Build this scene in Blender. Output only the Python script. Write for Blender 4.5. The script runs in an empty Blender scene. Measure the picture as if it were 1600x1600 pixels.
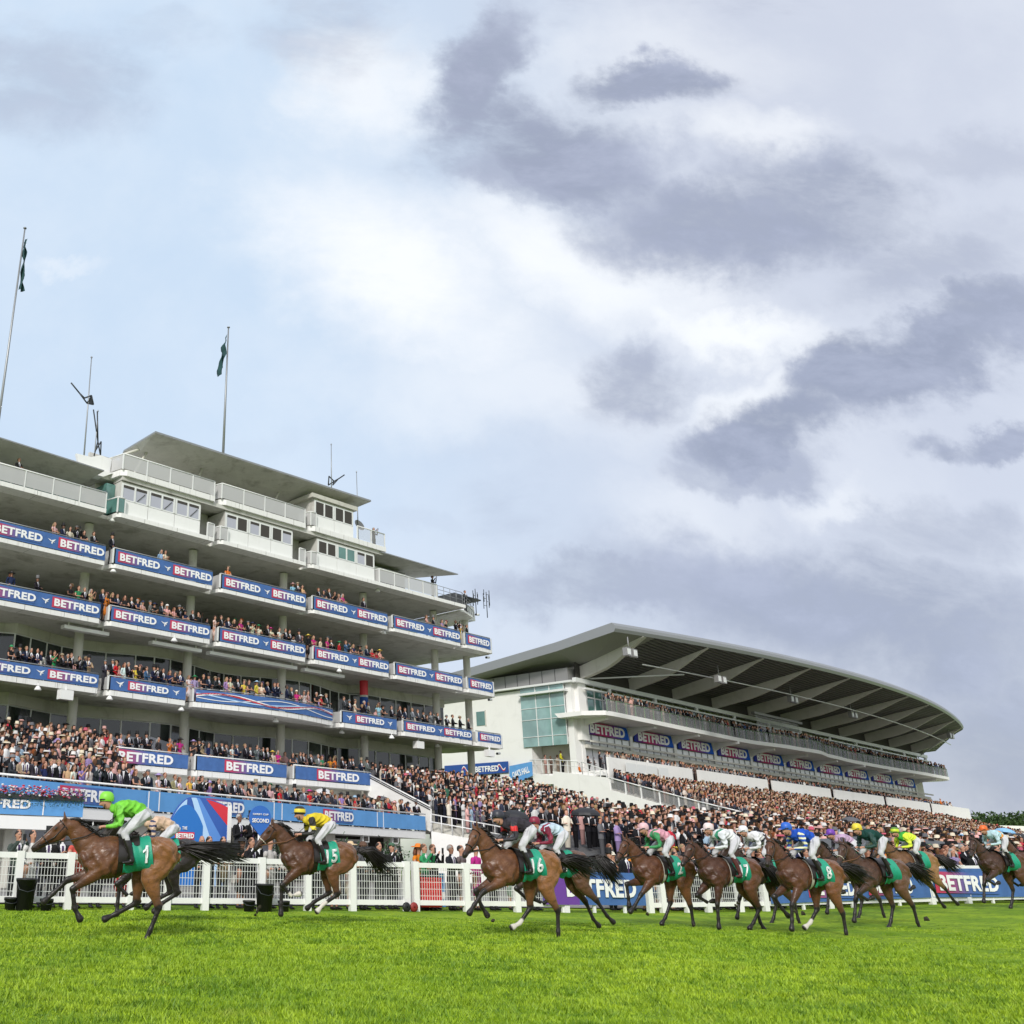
import bpy, bmesh, math, random
import numpy as np
from mathutils import Vector, Matrix
random.seed(7); RNG = np.random.default_rng(11)
PI = math.pi
scene = bpy.context.scene
C = scene.collection

# ------------------------------------------------------------------ camera
F_PX, CX, CY, EYE = 1489.05, 400.0, 800.0, 1.4
PITCH, ROLL = math.radians(19.687), math.radians(1.6523)
cam_d = bpy.data.cameras.new("camera"); cam = bpy.data.objects.new("camera", cam_d); C.objects.link(cam)
_r = Vector((1, 0, 0)); _f = Vector((0, math.cos(PITCH), math.sin(PITCH))); _u = Vector((0, -math.sin(PITCH), math.cos(PITCH)))
CR = _r*math.cos(ROLL) + _u*math.sin(ROLL); CU = -_r*math.sin(ROLL) + _u*math.cos(ROLL)
cam.matrix_world = Matrix(((CR.x, CU.x, -_f.x, 0), (CR.y, CU.y, -_f.y, 0), (CR.z, CU.z, -_f.z, EYE), (0, 0, 0, 1)))
cam_d.sensor_width = 36; cam_d.lens = F_PX/1600*36; cam_d.shift_x = 0.25
cam_d.clip_start = 0.1; cam_d.clip_end = 6000
scene.camera = cam

def ray(x, y):
    return _f*F_PX + CR*(x-CX) + CU*(CY-y)

# ------------------------------------------------------------------ light, sky
SUN_EL, SUN_AZ = math.radians(33), math.radians(196)      # azimuth clockwise from +Y: behind the camera, to the left
sun_d = bpy.data.lights.new("sun", 'SUN'); sun_d.energy = 2.1; sun_d.angle = math.radians(9); sun_d.color = (1.0, 0.965, 0.91)
sun = bpy.data.objects.new("sun", sun_d); C.objects.link(sun)
sd = Vector((math.sin(SUN_AZ)*math.cos(SUN_EL), math.cos(SUN_AZ)*math.cos(SUN_EL), math.sin(SUN_EL)))
sun.rotation_euler = sd.to_track_quat('Z', 'Y').to_euler()
V = scene.view_settings
V.view_transform = 'Standard'; V.look = 'None'; V.gamma = 1.0; V.exposure = 0.42; V.use_curve_mapping = False
scene.cycles.max_bounces = 6; scene.cycles.diffuse_bounces = 3; scene.cycles.transparent_max_bounces = 12
scene.cycles.use_denoising = True

class NT:
    def __init__(s, tree): s.t = tree; s.n = tree.nodes; s.l = tree.links
    def new(s, kind, **kw):
        n = s.n.new(kind)
        for k, v in kw.items(): setattr(n, k, v)
        return n
    def math(s, op, a, b=None, clamp=False):
        n = s.n.new('ShaderNodeMath'); n.operation = op; n.use_clamp = clamp
        for i, q in enumerate((a, b)):
            if q is None: continue
            if isinstance(q, (int, float)): n.inputs[i].default_value = q
            else: s.l.new(q, n.inputs[i])
        return n.outputs[0]
    def mix(s, fac, a, b, mode='MIX'):
        n = s.n.new('ShaderNodeMix'); n.data_type = 'RGBA'; n.blend_type = mode
        for i, q in ((0, fac), (6, a), (7, b)):
            if isinstance(q, (int, float)): n.inputs[i].default_value = q
            elif isinstance(q, (tuple, list)): n.inputs[i].default_value = (*q[:3], 1)
            else: s.l.new(q, n.inputs[i])
        return n.outputs[2]
    def noise(s, vec, scale, detail=4, rough=.5, dist=0.0):
        n = s.n.new('ShaderNodeTexNoise'); n.inputs['Scale'].default_value = scale; n.inputs['Detail'].default_value = detail
        n.inputs['Roughness'].default_value = rough; n.inputs['Distortion'].default_value = dist
        if vec is not None: s.l.new(vec, n.inputs['Vector'])
        return n
    def smooth(s, v, a, b, lo=0., hi=1.):
        n = s.n.new('ShaderNodeMapRange'); n.interpolation_type = 'SMOOTHSTEP'
        n.inputs[1].default_value = a; n.inputs[2].default_value = b; n.inputs[3].default_value = lo; n.inputs[4].default_value = hi
        s.l.new(v, n.inputs[0]); return n.outputs[0]

world = bpy.data.worlds.new("World"); scene.world = world; world.use_nodes = True
wt = NT(world.node_tree); wt.n.clear()
tc = wt.new('ShaderNodeTexCoord')
sky = wt.new('ShaderNodeTexSky', sky_type='NISHITA'); sky.sun_disc = False; sky.sun_elevation = SUN_EL; sky.sun_rotation = SUN_AZ
sky.air_density = 1.0; sky.dust_density = 1.5
sep = wt.new('ShaderNodeSeparateXYZ'); wt.l.new(tc.outputs['Generated'], sep.inputs[0])
yy = wt.math('MAXIMUM', sep.outputs[1], 0.18)
gx = wt.math('DIVIDE', sep.outputs[0], yy); gz = wt.math('DIVIDE', sep.outputs[2], yy)
comb = wt.new('ShaderNodeCombineXYZ'); wt.l.new(gx, comb.inputs[0]); wt.l.new(gz, comb.inputs[1])
nz1 = wt.noise(comb.outputs[0], 3.4, 10, .62, .15); mpn = wt.new('ShaderNodeMapping'); mpn.inputs['Scale'].default_value = (.62, 1.25, 1); mpn.inputs['Rotation'].default_value = (0, 0, math.radians(14)); wt.l.new(comb.outputs[0], mpn.inputs[0])
nz2 = wt.noise(mpn.outputs[0], 7.0, 10, .66, .25); nz4 = wt.noise(mpn.outputs[0], 2.6, 9, .62, .3)
wv = wt.new('ShaderNodeVectorMath', operation='SUBTRACT'); wt.l.new(nz1.outputs['Color'], wv.inputs[0]); wv.inputs[1].default_value = (.5, .5, .5)
ws = wt.new('ShaderNodeVectorMath', operation='MULTIPLY'); wt.l.new(wv.outputs[0], ws.inputs[0]); ws.inputs[1].default_value = (.30, .24, 0)
wa = wt.new('ShaderNodeVectorMath', operation='ADD'); wt.l.new(ws.outputs[0], wa.inputs[0]); wt.l.new(comb.outputs[0], wa.inputs[1])
nz3 = wt.noise(comb.outputs[0], 15, 6, .6)
wb_ = wt.new('ShaderNodeVectorMath', operation='SUBTRACT'); wt.l.new(nz3.outputs['Color'], wb_.inputs[0]); wb_.inputs[1].default_value = (.5, .5, .5)
wc_ = wt.new('ShaderNodeVectorMath', operation='MULTIPLY'); wt.l.new(wb_.outputs[0], wc_.inputs[0]); wc_.inputs[1].default_value = (.09, .07, 0)
wd_ = wt.new('ShaderNodeVectorMath', operation='ADD'); wt.l.new(wa.outputs[0], wd_.inputs[0]); wt.l.new(wc_.outputs[0], wd_.inputs[1])
P = wd_.outputs[0]
def gno(x, y):
    d = ray(x, y); return Vector((d.x/d.y, d.z/d.y))
def blob(x, y, rx, ry, ang, amp, inner=.25, src=None):
    c0 = gno(x, y); k = ((gno(x+10, y)-c0).length/10 + (gno(x, y+10)-c0).length/10)/2
    m = wt.new('ShaderNodeMapping', vector_type='TEXTURE')
    m.inputs['Location'].default_value = (c0.x, c0.y, 0); m.inputs['Rotation'].default_value = (0, 0, math.radians(ang-1.6))
    m.inputs['Scale'].default_value = (rx*k, ry*k, 1)
    wt.l.new(P if src is None else src, m.inputs[0])
    L = wt.new('ShaderNodeVectorMath', operation='LENGTH'); wt.l.new(m.outputs[0], L.inputs[0])
    return wt.smooth(L.outputs['Value'], 1.15, inner, 0, amp)
# grey cloud banks (centre px, radii px, tilt, density), laid on the sky by direction
DARK = [(60,120,170,120,10,.42),(510,70,110,90,0,.38),(250,40,120,40,0,.25),(745,120,75,150,-25,.8),(870,215,185,95,-15,.85),(1020,128,85,42,10,.85),
        (800,250,140,60,-10,.6),(1130,345,210,85,-5,.75),(1290,330,170,110,-12,.7),(1450,430,190,70,5,.5),(980,590,110,70,15,.62),(920,640,70,40,10,.35),
        (1230,665,160,72,22,.95),(1400,570,190,62,24,.95),(1560,520,120,70,15,.8),(1560,380,120,60,10,.3),(1130,735,110,34,8,.5),(1240,730,110,45,5,.6),(1540,690,110,32,8,.8),
        (1460,860,160,60,5,.5),(1300,950,400,100,-5,.72),(950,930,220,56,4,.6),(1560,1120,170,120,0,.65),(1480,1040,220,60,0,.45),(650,825,90,30,0,.2),(430,690,90,30,0,.16),(1500,240,200,50,5,.35)]
acc = None
for b in DARK:
    o = blob(b[0], b[1], b[2]*1.32, b[3]*1.35, b[4], b[5]); acc = o if acc is None else wt.math('MAXIMUM', acc, o)
acc2 = None
for b in DARK[::3]:
    pass
dmask = wt.math('MULTIPLY', acc, wt.smooth(nz2.outputs['Fac'], .3, .6, .55, 1.1))
extra_ = wt.math('MULTIPLY', wt.smooth(nz4.outputs['Fac'], .48, .68, 0, .5), wt.smooth(gx, -.05, .55, .12, 1.))
dmask = wt.math('MAXIMUM', dmask, extra_)
dens = wt.smooth(dmask, .05, .85, 0, 1)
# thin bright veil: brighter band across the middle, bluer to the left, greyer to the right
LITE = [(620,420,330,180,-35,1.0),(900,400,330,120,-20,.9),(560,130,130,120,0,.8),(1150,500,230,60,-12,.95),(1050,80,200,90,0,.35),(800,600,380,120,0,.5),(1180,600,120,60,25,.8),(110,410,60,22,-10,.35),(1180,200,120,60,0,.6),(1050,800,170,90,0,.35),(1330,800,120,30,5,.45)]
acl = None
for b in LITE:
    o = blob(*b, inner=.1); acl = o if acl is None else wt.math('MAXIMUM', acl, o)
right = wt.smooth(gx, -.05, .62, 0, 1)
base = wt.mix(right, (.585, .715, .875), (.61, .655, .765))
low = wt.smooth(gz, .05, .42, 0, 1)
base = wt.mix(low, wt.mix(right, (.66, .73, .85), (.47, .505, .60)), base)
light = wt.mix(wt.math('MULTIPLY', acl, wt.smooth(nz2.outputs['Fac'], .2, .6, .7, 1.05), clamp=True), base, (.93, .955, .985))
tex = wt.mix(wt.smooth(nz1.outputs['Fac'], .35, .7, 0, .22), light, (.90, .94, .985))
dark = wt.mix(wt.smooth(nz2.outputs['Fac'], .3, .7), (.27, .305, .41), (.43, .47, .60))
cloudc = wt.mix(dens, tex, dark)
# behind the viewer: even overcast
front = wt.smooth(sep.outputs[1], -.05, .25, 0, 1)
cloudc = wt.mix(front, (.76, .79, .85), cloudc)
up = wt.new('ShaderNodeVectorMath', operation='SCALE'); wt.l.new(cloudc, up.inputs[0]); up.inputs['Scale'].default_value = 6.9
full = wt.mix(.93, sky.outputs[0], up.outputs[0])
bg = wt.new('ShaderNodeBackground'); wt.l.new(full, bg.inputs[0]); bg.inputs[1].default_value = 0.12
wo = wt.new('ShaderNodeOutputWorld'); wt.l.new(bg.outputs[0], wo.inputs[0])

# ------------------------------------------------------------------ materials
MATS = {}
def mat(name, col=(.5,.5,.5), rough=.6, metal=0., spec=.5, noise=None, bump=0., bscale=30., objcol=False, trans=0., dirt=0., build=None):
    if name in MATS: return MATS[name]
    m = bpy.data.materials.new(name); m.use_nodes = True; t = NT(m.node_tree)
    b = t.n['Principled BSDF']; b.inputs['Roughness'].default_value = rough; b.inputs['Metallic'].default_value = metal
    b.inputs['Specular IOR Level'].default_value = spec
    tcn = t.new('ShaderNodeTexCoord'); vec = tcn.outputs['Object']
    if objcol:
        oi = t.new('ShaderNodeObjectInfo'); src = oi.outputs['Color']
    else:
        rgb = t.new('ShaderNodeRGB'); rgb.outputs[0].default_value = (*col, 1); src = rgb.outputs[0]
    if noise:
        sc, amt = noise; n = t.noise(vec, sc, 5, .6)
        src = t.mix(t.smooth(n.outputs['Fac'], .3, .7, 0, amt), src, (0.0, 0.0, 0.0))
    if dirt:
        n = t.noise(vec, .7, 6, .65, .4); src = t.mix(t.smooth(n.outputs['Fac'], .48, .75, 0, dirt), src, (.20, .19, .155))
        mp = t.new('ShaderNodeMapping'); mp.inputs['Scale'].default_value = (3.2, 3.2, .18); t.l.new(vec, mp.inputs[0])
        n2 = t.noise(mp.outputs[0], 1.0, 5, .6); src = t.mix(t.smooth(n2.outputs['Fac'], .55, .8, 0, dirt*.8), src, (.24, .225, .19))
    t.l.new(src, b.inputs['Base Color'])
    if trans: b.inputs['Transmission Weight'].default_value = trans
    if bump:
        n = t.noise(vec, bscale, 4, .6); bp = t.new('ShaderNodeBump'); bp.inputs['Strength'].default_value = bump; bp.inputs['Distance'].default_value = .02
        t.l.new(n.outputs['Fac'], bp.inputs['Height']); t.l.new(bp.outputs[0], b.inputs['Normal'])
    if build: build(t, b, vec)
    MATS[name] = m; return m

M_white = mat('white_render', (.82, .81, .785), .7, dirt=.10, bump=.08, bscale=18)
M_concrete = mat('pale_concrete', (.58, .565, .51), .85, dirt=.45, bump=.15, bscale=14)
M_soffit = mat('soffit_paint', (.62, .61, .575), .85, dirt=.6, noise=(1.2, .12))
M_clean = mat('white_paint', (.82, .82, .81), .45, dirt=.10)
def _slab(t, b, vec):
    s_ = t.new('ShaderNodeSeparateXYZ'); t.l.new(vec, s_.inputs[0]); fr_ = t.math('FRACT', t.math('DIVIDE', s_.outputs[0], 2.35)); ln = t.math('LESS_THAN', fr_, .008)
    mp = t.new('ShaderNodeMapping'); mp.inputs['Scale'].default_value = (5, 2, .35); t.l.new(vec, mp.inputs[0]); n = t.noise(mp.outputs[0], 1.0, 6, .65)
    c = t.mix(t.smooth(n.outputs['Fac'], .50, .78, 0, .55), (.80, .795, .78), (.30, .29, .25)); t.l.new(t.mix(ln, c, (.12, .12, .11)), b.inputs['Base Color'])
M_slab = mat('painted_slab_edge', rough=.6, build=_slab)
M_frame = mat('white_frame', (.72, .73, .72), .4)
M_steel = mat('galvanised_steel', (.30, .31, .32), .45, .6)
M_dark = mat('dark_metal', (.035, .04, .045), .5, .3)
M_black = mat('black_rubber', (.012, .012, .014), .55)
M_blue = mat('banner_blue', (.075, .165, .41), .55, spec=.15, noise=(2.5, .18))
M_blue2 = mat('fascia_blue', (.13, .35, .70), .5, spec=.15, noise=(1.2, .12))
M_navy = mat('navy_print', (.035, .09, .32), .7, spec=.1)
M_letter = mat('white_lettering', (.86, .86, .87), .5)
M_red = mat('red_print', (.62, .03, .05), .5)
M_ltblue = mat('light_blue_print', (.42, .62, .88), .5)
def _grad(t, b, vec):
    tcn = t.new('ShaderNodeTexCoord'); s = t.new('ShaderNodeSeparateXYZ'); t.l.new(tcn.outputs['Generated'], s.inputs[0])
    t.l.new(t.mix(t.smooth(s.outputs[0], .0, .62), (.55, .06, .11), (.075, .15, .39)), b.inputs['Base Color'])
M_grad = mat('red_to_blue_print', rough=.7, spec=.1, build=_grad)
def _grad2(t, b, vec):
    tcn = t.new('ShaderNodeTexCoord'); s = t.new('ShaderNodeSeparateXYZ'); t.l.new(tcn.outputs['Generated'], s.inputs[0])
    c1 = t.mix(t.smooth(s.outputs[0], .0, .45), (.03, .06, .32), (.55, .05, .10)); c1 = t.mix(t.smooth(s.outputs[0], .25, .95), c1, (.02, .11, .52))
    t.l.new(c1, b.inputs['Base Color'])
M_grad2 = mat('deep_red_blue_print', rough=.8, spec=.05, build=_grad2)
def _glass(t, b, vec):
    n = t.noise(vec, .35, 3, .5)
    t.l.new(t.mix(t.smooth(n.outputs['Fac'], .45, .62), (.012, .018, .018), (.05, .062, .06)), b.inputs['Base Color'])
M_glass = mat('window_glass', rough=.06, spec=.8, build=_glass)
M_glassw = mat('bright_window_glass', (.42, .43, .50), .12, spec=.8)
M_green = mat('green_tinted_glass', (.10, .24, .215), .05, spec=1.0, noise=(.6, .3))
def _pane(col, alpha, rough=.08):
    def f(t, b, vec):
        b.inputs['Base Color'].default_value = (*col, 1); b.inputs['Alpha'].default_value = alpha; b.inputs['Roughness'].default_value = rough
    return f
M_balu = mat('frosted_balustrade_glass', build=_pane((.50, .56, .55), .88, .15))
M_balu2 = mat('clear_balustrade_glass', spec=.15, build=_pane((.06, .20, .09), .38, .25))
M_smoke = mat('smoked_glass', build=_pane((.03, .04, .04), .9, .05))
M_grey_clad = mat('grey_cladding', (.27, .265, .265), .4, .2, dirt=.15)
M_roof = mat('roof_metal', (.27, .28, .29), .38, .3, dirt=.12)
M_rib = mat('rib_paint', (.60, .58, .53), .6, dirt=.25)
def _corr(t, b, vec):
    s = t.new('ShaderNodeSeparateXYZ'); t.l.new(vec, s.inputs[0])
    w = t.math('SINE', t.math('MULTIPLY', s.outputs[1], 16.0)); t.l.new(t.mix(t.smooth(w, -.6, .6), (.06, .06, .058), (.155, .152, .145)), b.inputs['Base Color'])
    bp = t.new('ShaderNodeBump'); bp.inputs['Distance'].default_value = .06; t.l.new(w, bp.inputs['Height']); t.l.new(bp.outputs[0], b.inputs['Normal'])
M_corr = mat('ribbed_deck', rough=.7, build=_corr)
M_dark_fill = mat('dark_opening', (.055, .05, .045), .9)  # near-black colour stands for the shade inside openings; also plain dark panels
M_flag = mat('flag_green', (.01, .055, .06), .8)

# people: the garment colour is the object's own colour
M_cloth = mat('garment', objcol=True, rough=.85, spec=.2, bump=.9, bscale=10, noise=(7, .35))
M_trouser = mat('dark_trousers', (.028, .028, .034), .85)
M_shirt = mat('white_shirt', (.74, .74, .76), .8)
M_shoe = mat('shoe_leather', (.012, .01, .01), .35)
M_eye = mat('dark_eye', (.01, .008, .007), .2)
def _skin(t, b, vec):
    oi = t.new('ShaderNodeObjectInfo'); t.l.new(t.mix(t.smooth(oi.outputs['Random'], .82, .97), t.mix(oi.outputs['Random'], (.50, .265, .18), (.40, .20, .13)), (.13, .06, .035)), b.inputs['Base Color'])
    b.inputs['Subsurface Weight'].default_value = .06; b.inputs['Subsurface Radius'].default_value = (.02, .008, .004)
M_skin = mat('skin', rough=.55, build=_skin)
M_skin2 = mat('rider_skin', (.50, .26, .18), .6)
M_hair = mat('hair', objcol=True, rough=.55, noise=(30, .5), bump=.5, bscale=60)
M_hat = mat('hat_felt', objcol=True, rough=.75)
def _crowd(t, b, vec):
    a = t.new('ShaderNodeAttribute'); a.attribute_name = 'col'; t.l.new(a.outputs['Color'], b.inputs['Base Color'])
M_crowd = mat('crowd_cloth', rough=.85, spec=.15, build=_crowd)
# horse coat: object colour = coat, attribute "pts" = black points, "wht" = white markings
def _coat(t, b, vec):
    oi = t.new('ShaderNodeObjectInfo')
    a = t.new('ShaderNodeAttribute'); a.attribute_name = 'pts'; w = t.new('ShaderNodeAttribute'); w.attribute_name = 'wht'
    n = t.noise(vec, 2.2, 5, .6, .6); n2 = t.noise(vec, 55, 3, .6)
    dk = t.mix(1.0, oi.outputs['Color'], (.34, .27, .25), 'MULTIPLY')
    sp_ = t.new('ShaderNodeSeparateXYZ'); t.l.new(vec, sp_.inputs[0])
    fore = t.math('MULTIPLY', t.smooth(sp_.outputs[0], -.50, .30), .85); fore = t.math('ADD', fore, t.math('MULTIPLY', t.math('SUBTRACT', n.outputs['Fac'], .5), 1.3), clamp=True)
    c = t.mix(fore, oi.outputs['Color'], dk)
    n7 = t.noise(vec, 11, 6, .7, .8); c = t.mix(t.smooth(n7.outputs['Fac'], .45, .72, 0, .5), c, (.035, .016, .008)); c = t.mix(t.smooth(n7.outputs['Fac'], .28, .42, .22, 0), c, (.62, .42, .26))
    c = t.mix(t.math('MULTIPLY', n2.outputs['Fac'], .25), c, (.02, .012, .008)); t.l.new(t.smooth(n7.outputs['Fac'], .3, .7, .30, .62), b.inputs['Roughness'])
    c = t.mix(a.outputs['Fac'], c, (.012, .009, .008)); c = t.mix(w.outputs['Fac'], c, (.62, .58, .52))
    t.l.new(c, b.inputs['Base Color']); b.inputs['Sheen Weight'].default_value = .08
    mp = t.new('ShaderNodeMapping'); mp.inputs['Scale'].default_value = (1, 2, 1.6); t.l.new(vec, mp.inputs[0])
    nb = t.noise(mp.outputs[0], 5.0, 2, .45, .6); bp = t.new('ShaderNodeBump'); bp.inputs['Strength'].default_value = .6; bp.inputs['Distance'].default_value = .035
    t.l.new(nb.outputs['Fac'], bp.inputs['Height']); t.l.new(bp.outputs[0], b.inputs['Normal'])
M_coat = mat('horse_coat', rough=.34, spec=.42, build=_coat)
M_mane = mat('horse_hair', objcol=True, rough=.42)
def _cloth(t, b, vec):
    n = t.noise(vec, 9, 4, .6, .5); bp = t.new('ShaderNodeBump'); bp.inputs['Strength'].default_value = .6; bp.inputs['Distance'].default_value = .02
    t.l.new(n.outputs['Fac'], bp.inputs['Height']); t.l.new(bp.outputs[0], b.inputs['Normal'])
M_gcloth = mat('green_saddle_cloth', (.012, .30, .185), .5, build=_cloth)
M_leather = mat('black_leather', (.015, .012, .011), .35)
M_tan = mat('tan_leather', (.16, .07, .03), .5)
M_girth = mat('girth_web', (.45, .43, .38), .7)

# ------------------------------------------------------------------ mesh helpers
def finish(o, label=None, cat=None, group=None, kind=None):
    if label: o['label'] = label
    if cat: o['category'] = cat
    if group: o['group'] = group
    if kind: o['kind'] = kind
    return o
def empty(name, M=None, **kw):
    o = bpy.data.objects.new(name, None); C.objects.link(o); o.empty_display_size = .3
    if M is not None: o.matrix_world = M
    return finish(o, **kw)
def link(name, me, parent=None, M=None, **kw):
    o = bpy.data.objects.new(name, me); C.objects.link(o)
    if parent is not None: o.parent = parent
    if M is not None: o.matrix_local = M
    return finish(o, **kw)

class MB:
    def __init__(s): s.v = []; s.f = []; s.m = []; s.sm = []
    def add(s, vs, fs, mi=0, smooth=False):
        k = len(s.v); s.v += [tuple(q) for q in vs]; s.f += [tuple(i+k for i in f) for f in fs]; s.m += [mi]*len(fs); s.sm += [smooth]*len(fs)
    def box(s, x0, x1, y0, y1, z0, z1, mi=0, bev=0.):
        v = [(x0,y0,z0),(x1,y0,z0),(x1,y1,z0),(x0,y1,z0),(x0,y0,z1),(x1,y0,z1),(x1,y1,z1),(x0,y1,z1)]
        s.add(v, [(0,3,2,1),(4,5,6,7),(0,1,5,4),(1,2,6,5),(2,3,7,6),(3,0,4,7)], mi)
    def prism(s, poly, z0, z1, mi=0):            # poly in (x, y), counter-clockwise
        n = len(poly); v = [(p[0], p[1], z0) for p in poly] + [(p[0], p[1], z1) for p in poly]
        s.add(v, [tuple(range(n-1, -1, -1)), tuple(range(n, 2*n))] + [(i, (i+1) % n, n+(i+1) % n, n+i) for i in range(n)], mi)
    def side(s, poly, y0, y1, mi=0):             # poly in (x, z)
        n = len(poly); v = [(p[0], y0, p[1]) for p in poly] + [(p[0], y1, p[1]) for p in poly]
        s.add(v, [tuple(range(n)), tuple(range(2*n-1, n-1, -1))] + [(i, n+i, n+(i+1) % n, (i+1) % n) for i in range(n)], mi)
    def slabx(s, poly, x0, x1, mi=0):            # poly in (y, z)
        n = len(poly); v = [(x0, p[0], p[1]) for p in poly] + [(x1, p[0], p[1]) for p in poly]
        s.add(v, [tuple(range(n)), tuple(range(2*n-1, n-1, -1))] + [(i, n+i, n+(i+1) % n, (i+1) % n) for i in range(n)], mi)
    def tube(s, pts, r, seg=6, mi=0, cap=True, smooth=True, ry=None):
        pts = [Vector(p) for p in pts]; n = len(pts); rs = r if isinstance(r, (list, tuple)) else [r]*n
        k = len(s.v)
        for i, p in enumerate(pts):
            t = (pts[min(i+1, n-1)] - pts[max(i-1, 0)]).normalized()
            a = t.cross(Vector((0, 0, 1))); a = a.normalized() if a.length > 1e-3 else Vector((1, 0, 0))
            b = t.cross(a).normalized()
            for j in range(seg):
                an = 2*PI*j/seg; s.v.append(tuple(p + a*rs[i]*math.cos(an) + b*(ry[i] if ry else rs[i])*math.sin(an)))
        fs = [(k+i*seg+j, k+i*seg+(j+1) % seg, k+(i+1)*seg+(j+1) % seg, k+(i+1)*seg+j) for i in range(n-1) for j in range(seg)]
        if cap: fs += [tuple(k+j for j in range(seg-1, -1, -1)), tuple(k+(n-1)*seg+j for j in range(seg))]
        s.f += fs; s.m += [mi]*len(fs); s.sm += [smooth]*(len(fs)-(2 if cap else 0)) + ([False]*2 if cap else [])
    def lathe(s, prof, seg=16, c=(0, 0, 0), mi=0, smooth=True, sx=1., sy=1.):
        k = len(s.v); n = len(prof)
        for (r, z) in prof:
            for j in range(seg):
                an = 2*PI*j/seg; s.v.append((c[0]+r*sx*math.cos(an), c[1]+r*sy*math.sin(an), c[2]+z))
        fs = [(k+i*seg+j, k+i*seg+(j+1) % seg, k+(i+1)*seg+(j+1) % seg, k+(i+1)*seg+j) for i in range(n-1) for j in range(seg)]
        s.f += fs; s.m += [mi]*len(fs); s.sm += [smooth]*len(fs)
    def grid(s, fn, nu, nv, mi=0, smooth=True):
        k = len(s.v)
        for i in range(nu+1):
            for j in range(nv+1): s.v.append(tuple(fn(i/nu, j/nv)))
        fs = [(k+i*(nv+1)+j, k+(i+1)*(nv+1)+j, k+(i+1)*(nv+1)+j+1, k+i*(nv+1)+j+1) for i in range(nu) for j in range(nv)]
        s.f += fs; s.m += [mi]*len(fs); s.sm += [smooth]*len(fs)
    def mesh(s, name, mats):
        me = bpy.data.meshes.new(name); me.from_pydata(s.v, [], s.f)
        for m in (mats if isinstance(mats, (list, tuple)) else [mats]): me.materials.append(m)
        me.polygons.foreach_set('material_index', s.m); me.polygons.foreach_set('use_smooth', s.sm)
        me.validate(); me.update(); return me
    def build(s, name, mats, parent=None, M=None, **kw): return link(name, s.mesh(name, mats), parent, M, **kw)

_txt = {}
def text_mesh(s, bold=.028, mat_=None, space=1.0):
    key = (s, bold, mat_.name if mat_ else '', space)
    if key in _txt: return _txt[key]
    cu = bpy.data.curves.new('lettering', 'FONT'); cu.body = s; cu.size = 1.0; cu.offset = bold; cu.extrude = .02; cu.resolution_u = 3; cu.space_character = space
    o = bpy.data.objects.new('tmp_text', cu); C.objects.link(o)
    dg = bpy.context.evaluated_depsgraph_get(); me = bpy.data.meshes.new_from_object(o.evaluated_get(dg))
    bpy.data.objects.remove(o)
    co = np.empty(len(me.vertices)*3); me.vertices.foreach_get('co', co); co = co.reshape(-1, 3)
    mn, mx = co[:, :2].min(0), co[:, :2].max(0); co[:, 0] = (co[:, 0]-mn[0])/(mx[0]-mn[0]); co[:, 1] = (co[:, 1]-mn[1])/(mx[1]-mn[1])
    co = np.stack([co[:, 0], co[:, 2]*.3, co[:, 1]], 1)      # x right, z up, y thin
    me.vertices.foreach_set('co', co.ravel()); me.update()
    # mapping (x,y,z)->(x,z,y) mirrors: flip faces
    bm = bmesh.new(); bm.from_mesh(me); bmesh.ops.reverse_faces(bm, faces=bm.faces); bm.to_mesh(me); bm.free()
    me.materials.clear(); me.materials.append(mat_ or M_letter); me.name = 'lettering'
    _txt[key] = me; return me
def one_mesh():
    mb = MB(); mb.side([(0, .70), (.30, .80), (.42, 1.0), (.80, 1.0), (.80, .0), (.42, .0), (.42, .70), (.05, .58)], -.05, .05); return mb.mesh('number', [M_letter])
def put_text(s, x, y, z, w, h, parent, bold=.028, mat_=None, space=1.0, rx=0., rz=0.):
    return link('lettering', text_mesh(s, bold, mat_, space), parent, Matrix.Translation((x, y, z)) @ Matrix.Rotation(rz, 4, 'Z') @ Matrix.Rotation(rx, 4, 'X') @ Matrix.Diagonal((w, 1, h, 1)))

# ------------------------------------------------------------------ ground
def smoothstep(x, a, b):
    t = min(1, max(0, (x-a)/(b-a))); return t*t*(3-2*t)
RAIL = [Vector((-30, 13.4)), Vector((-6.2, 24.0)), Vector((4.75, 28.6)), Vector((13, 31.6)), Vector((26, 35.4)), Vector((40, 39.5)), Vector((75, 50))]
def gz_(x, y): return .5*smoothstep(x, 12, 28)
M_grass = None
def _grass(t, b, vec):
    n1 = t.noise(vec, .45, 5, .6, .3); n2 = t.noise(vec, 5.0, 6, .7, .5); n3 = t.noise(vec, 60, 4, .7)
    c = t.mix(t.smooth(n1.outputs['Fac'], .38, .62), (.175, .305, .012), (.305, .440, .020))
    c = t.mix(t.smooth(n2.outputs['Fac'], .50, .62, 0, .9), c, (.085, .175, .012))
    c = t.mix(t.smooth(n3.outputs['Fac'], .4, .75, 0, .6), c, (.10, .19, .012))
    t.l.new(c, b.inputs['Base Color'])
    bp = t.new('ShaderNodeBump'); bp.inputs['Distance'].default_value = .05; bp.inputs['Strength'].default_value = .8
    t.l.new(t.math('ADD', n2.outputs['Fac'], t.math('MULTIPLY', n3.outputs['Fac'], .6)), bp.inputs['Height']); t.l.new(bp.outputs[0], b.inputs['Normal'])
M_ground = mat('turf', rough=.85, spec=.2, build=_grass)
g = MB(); xs = [-900, -300, -100, -40] + list(np.arange(-20, 60, 4.)) + [80, 120, 250, 500, 1200]; ys = [-200, -40, 0] + list(np.arange(4, 60, 4.)) + [80, 120, 250, 500, 1200, 2500]
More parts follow.
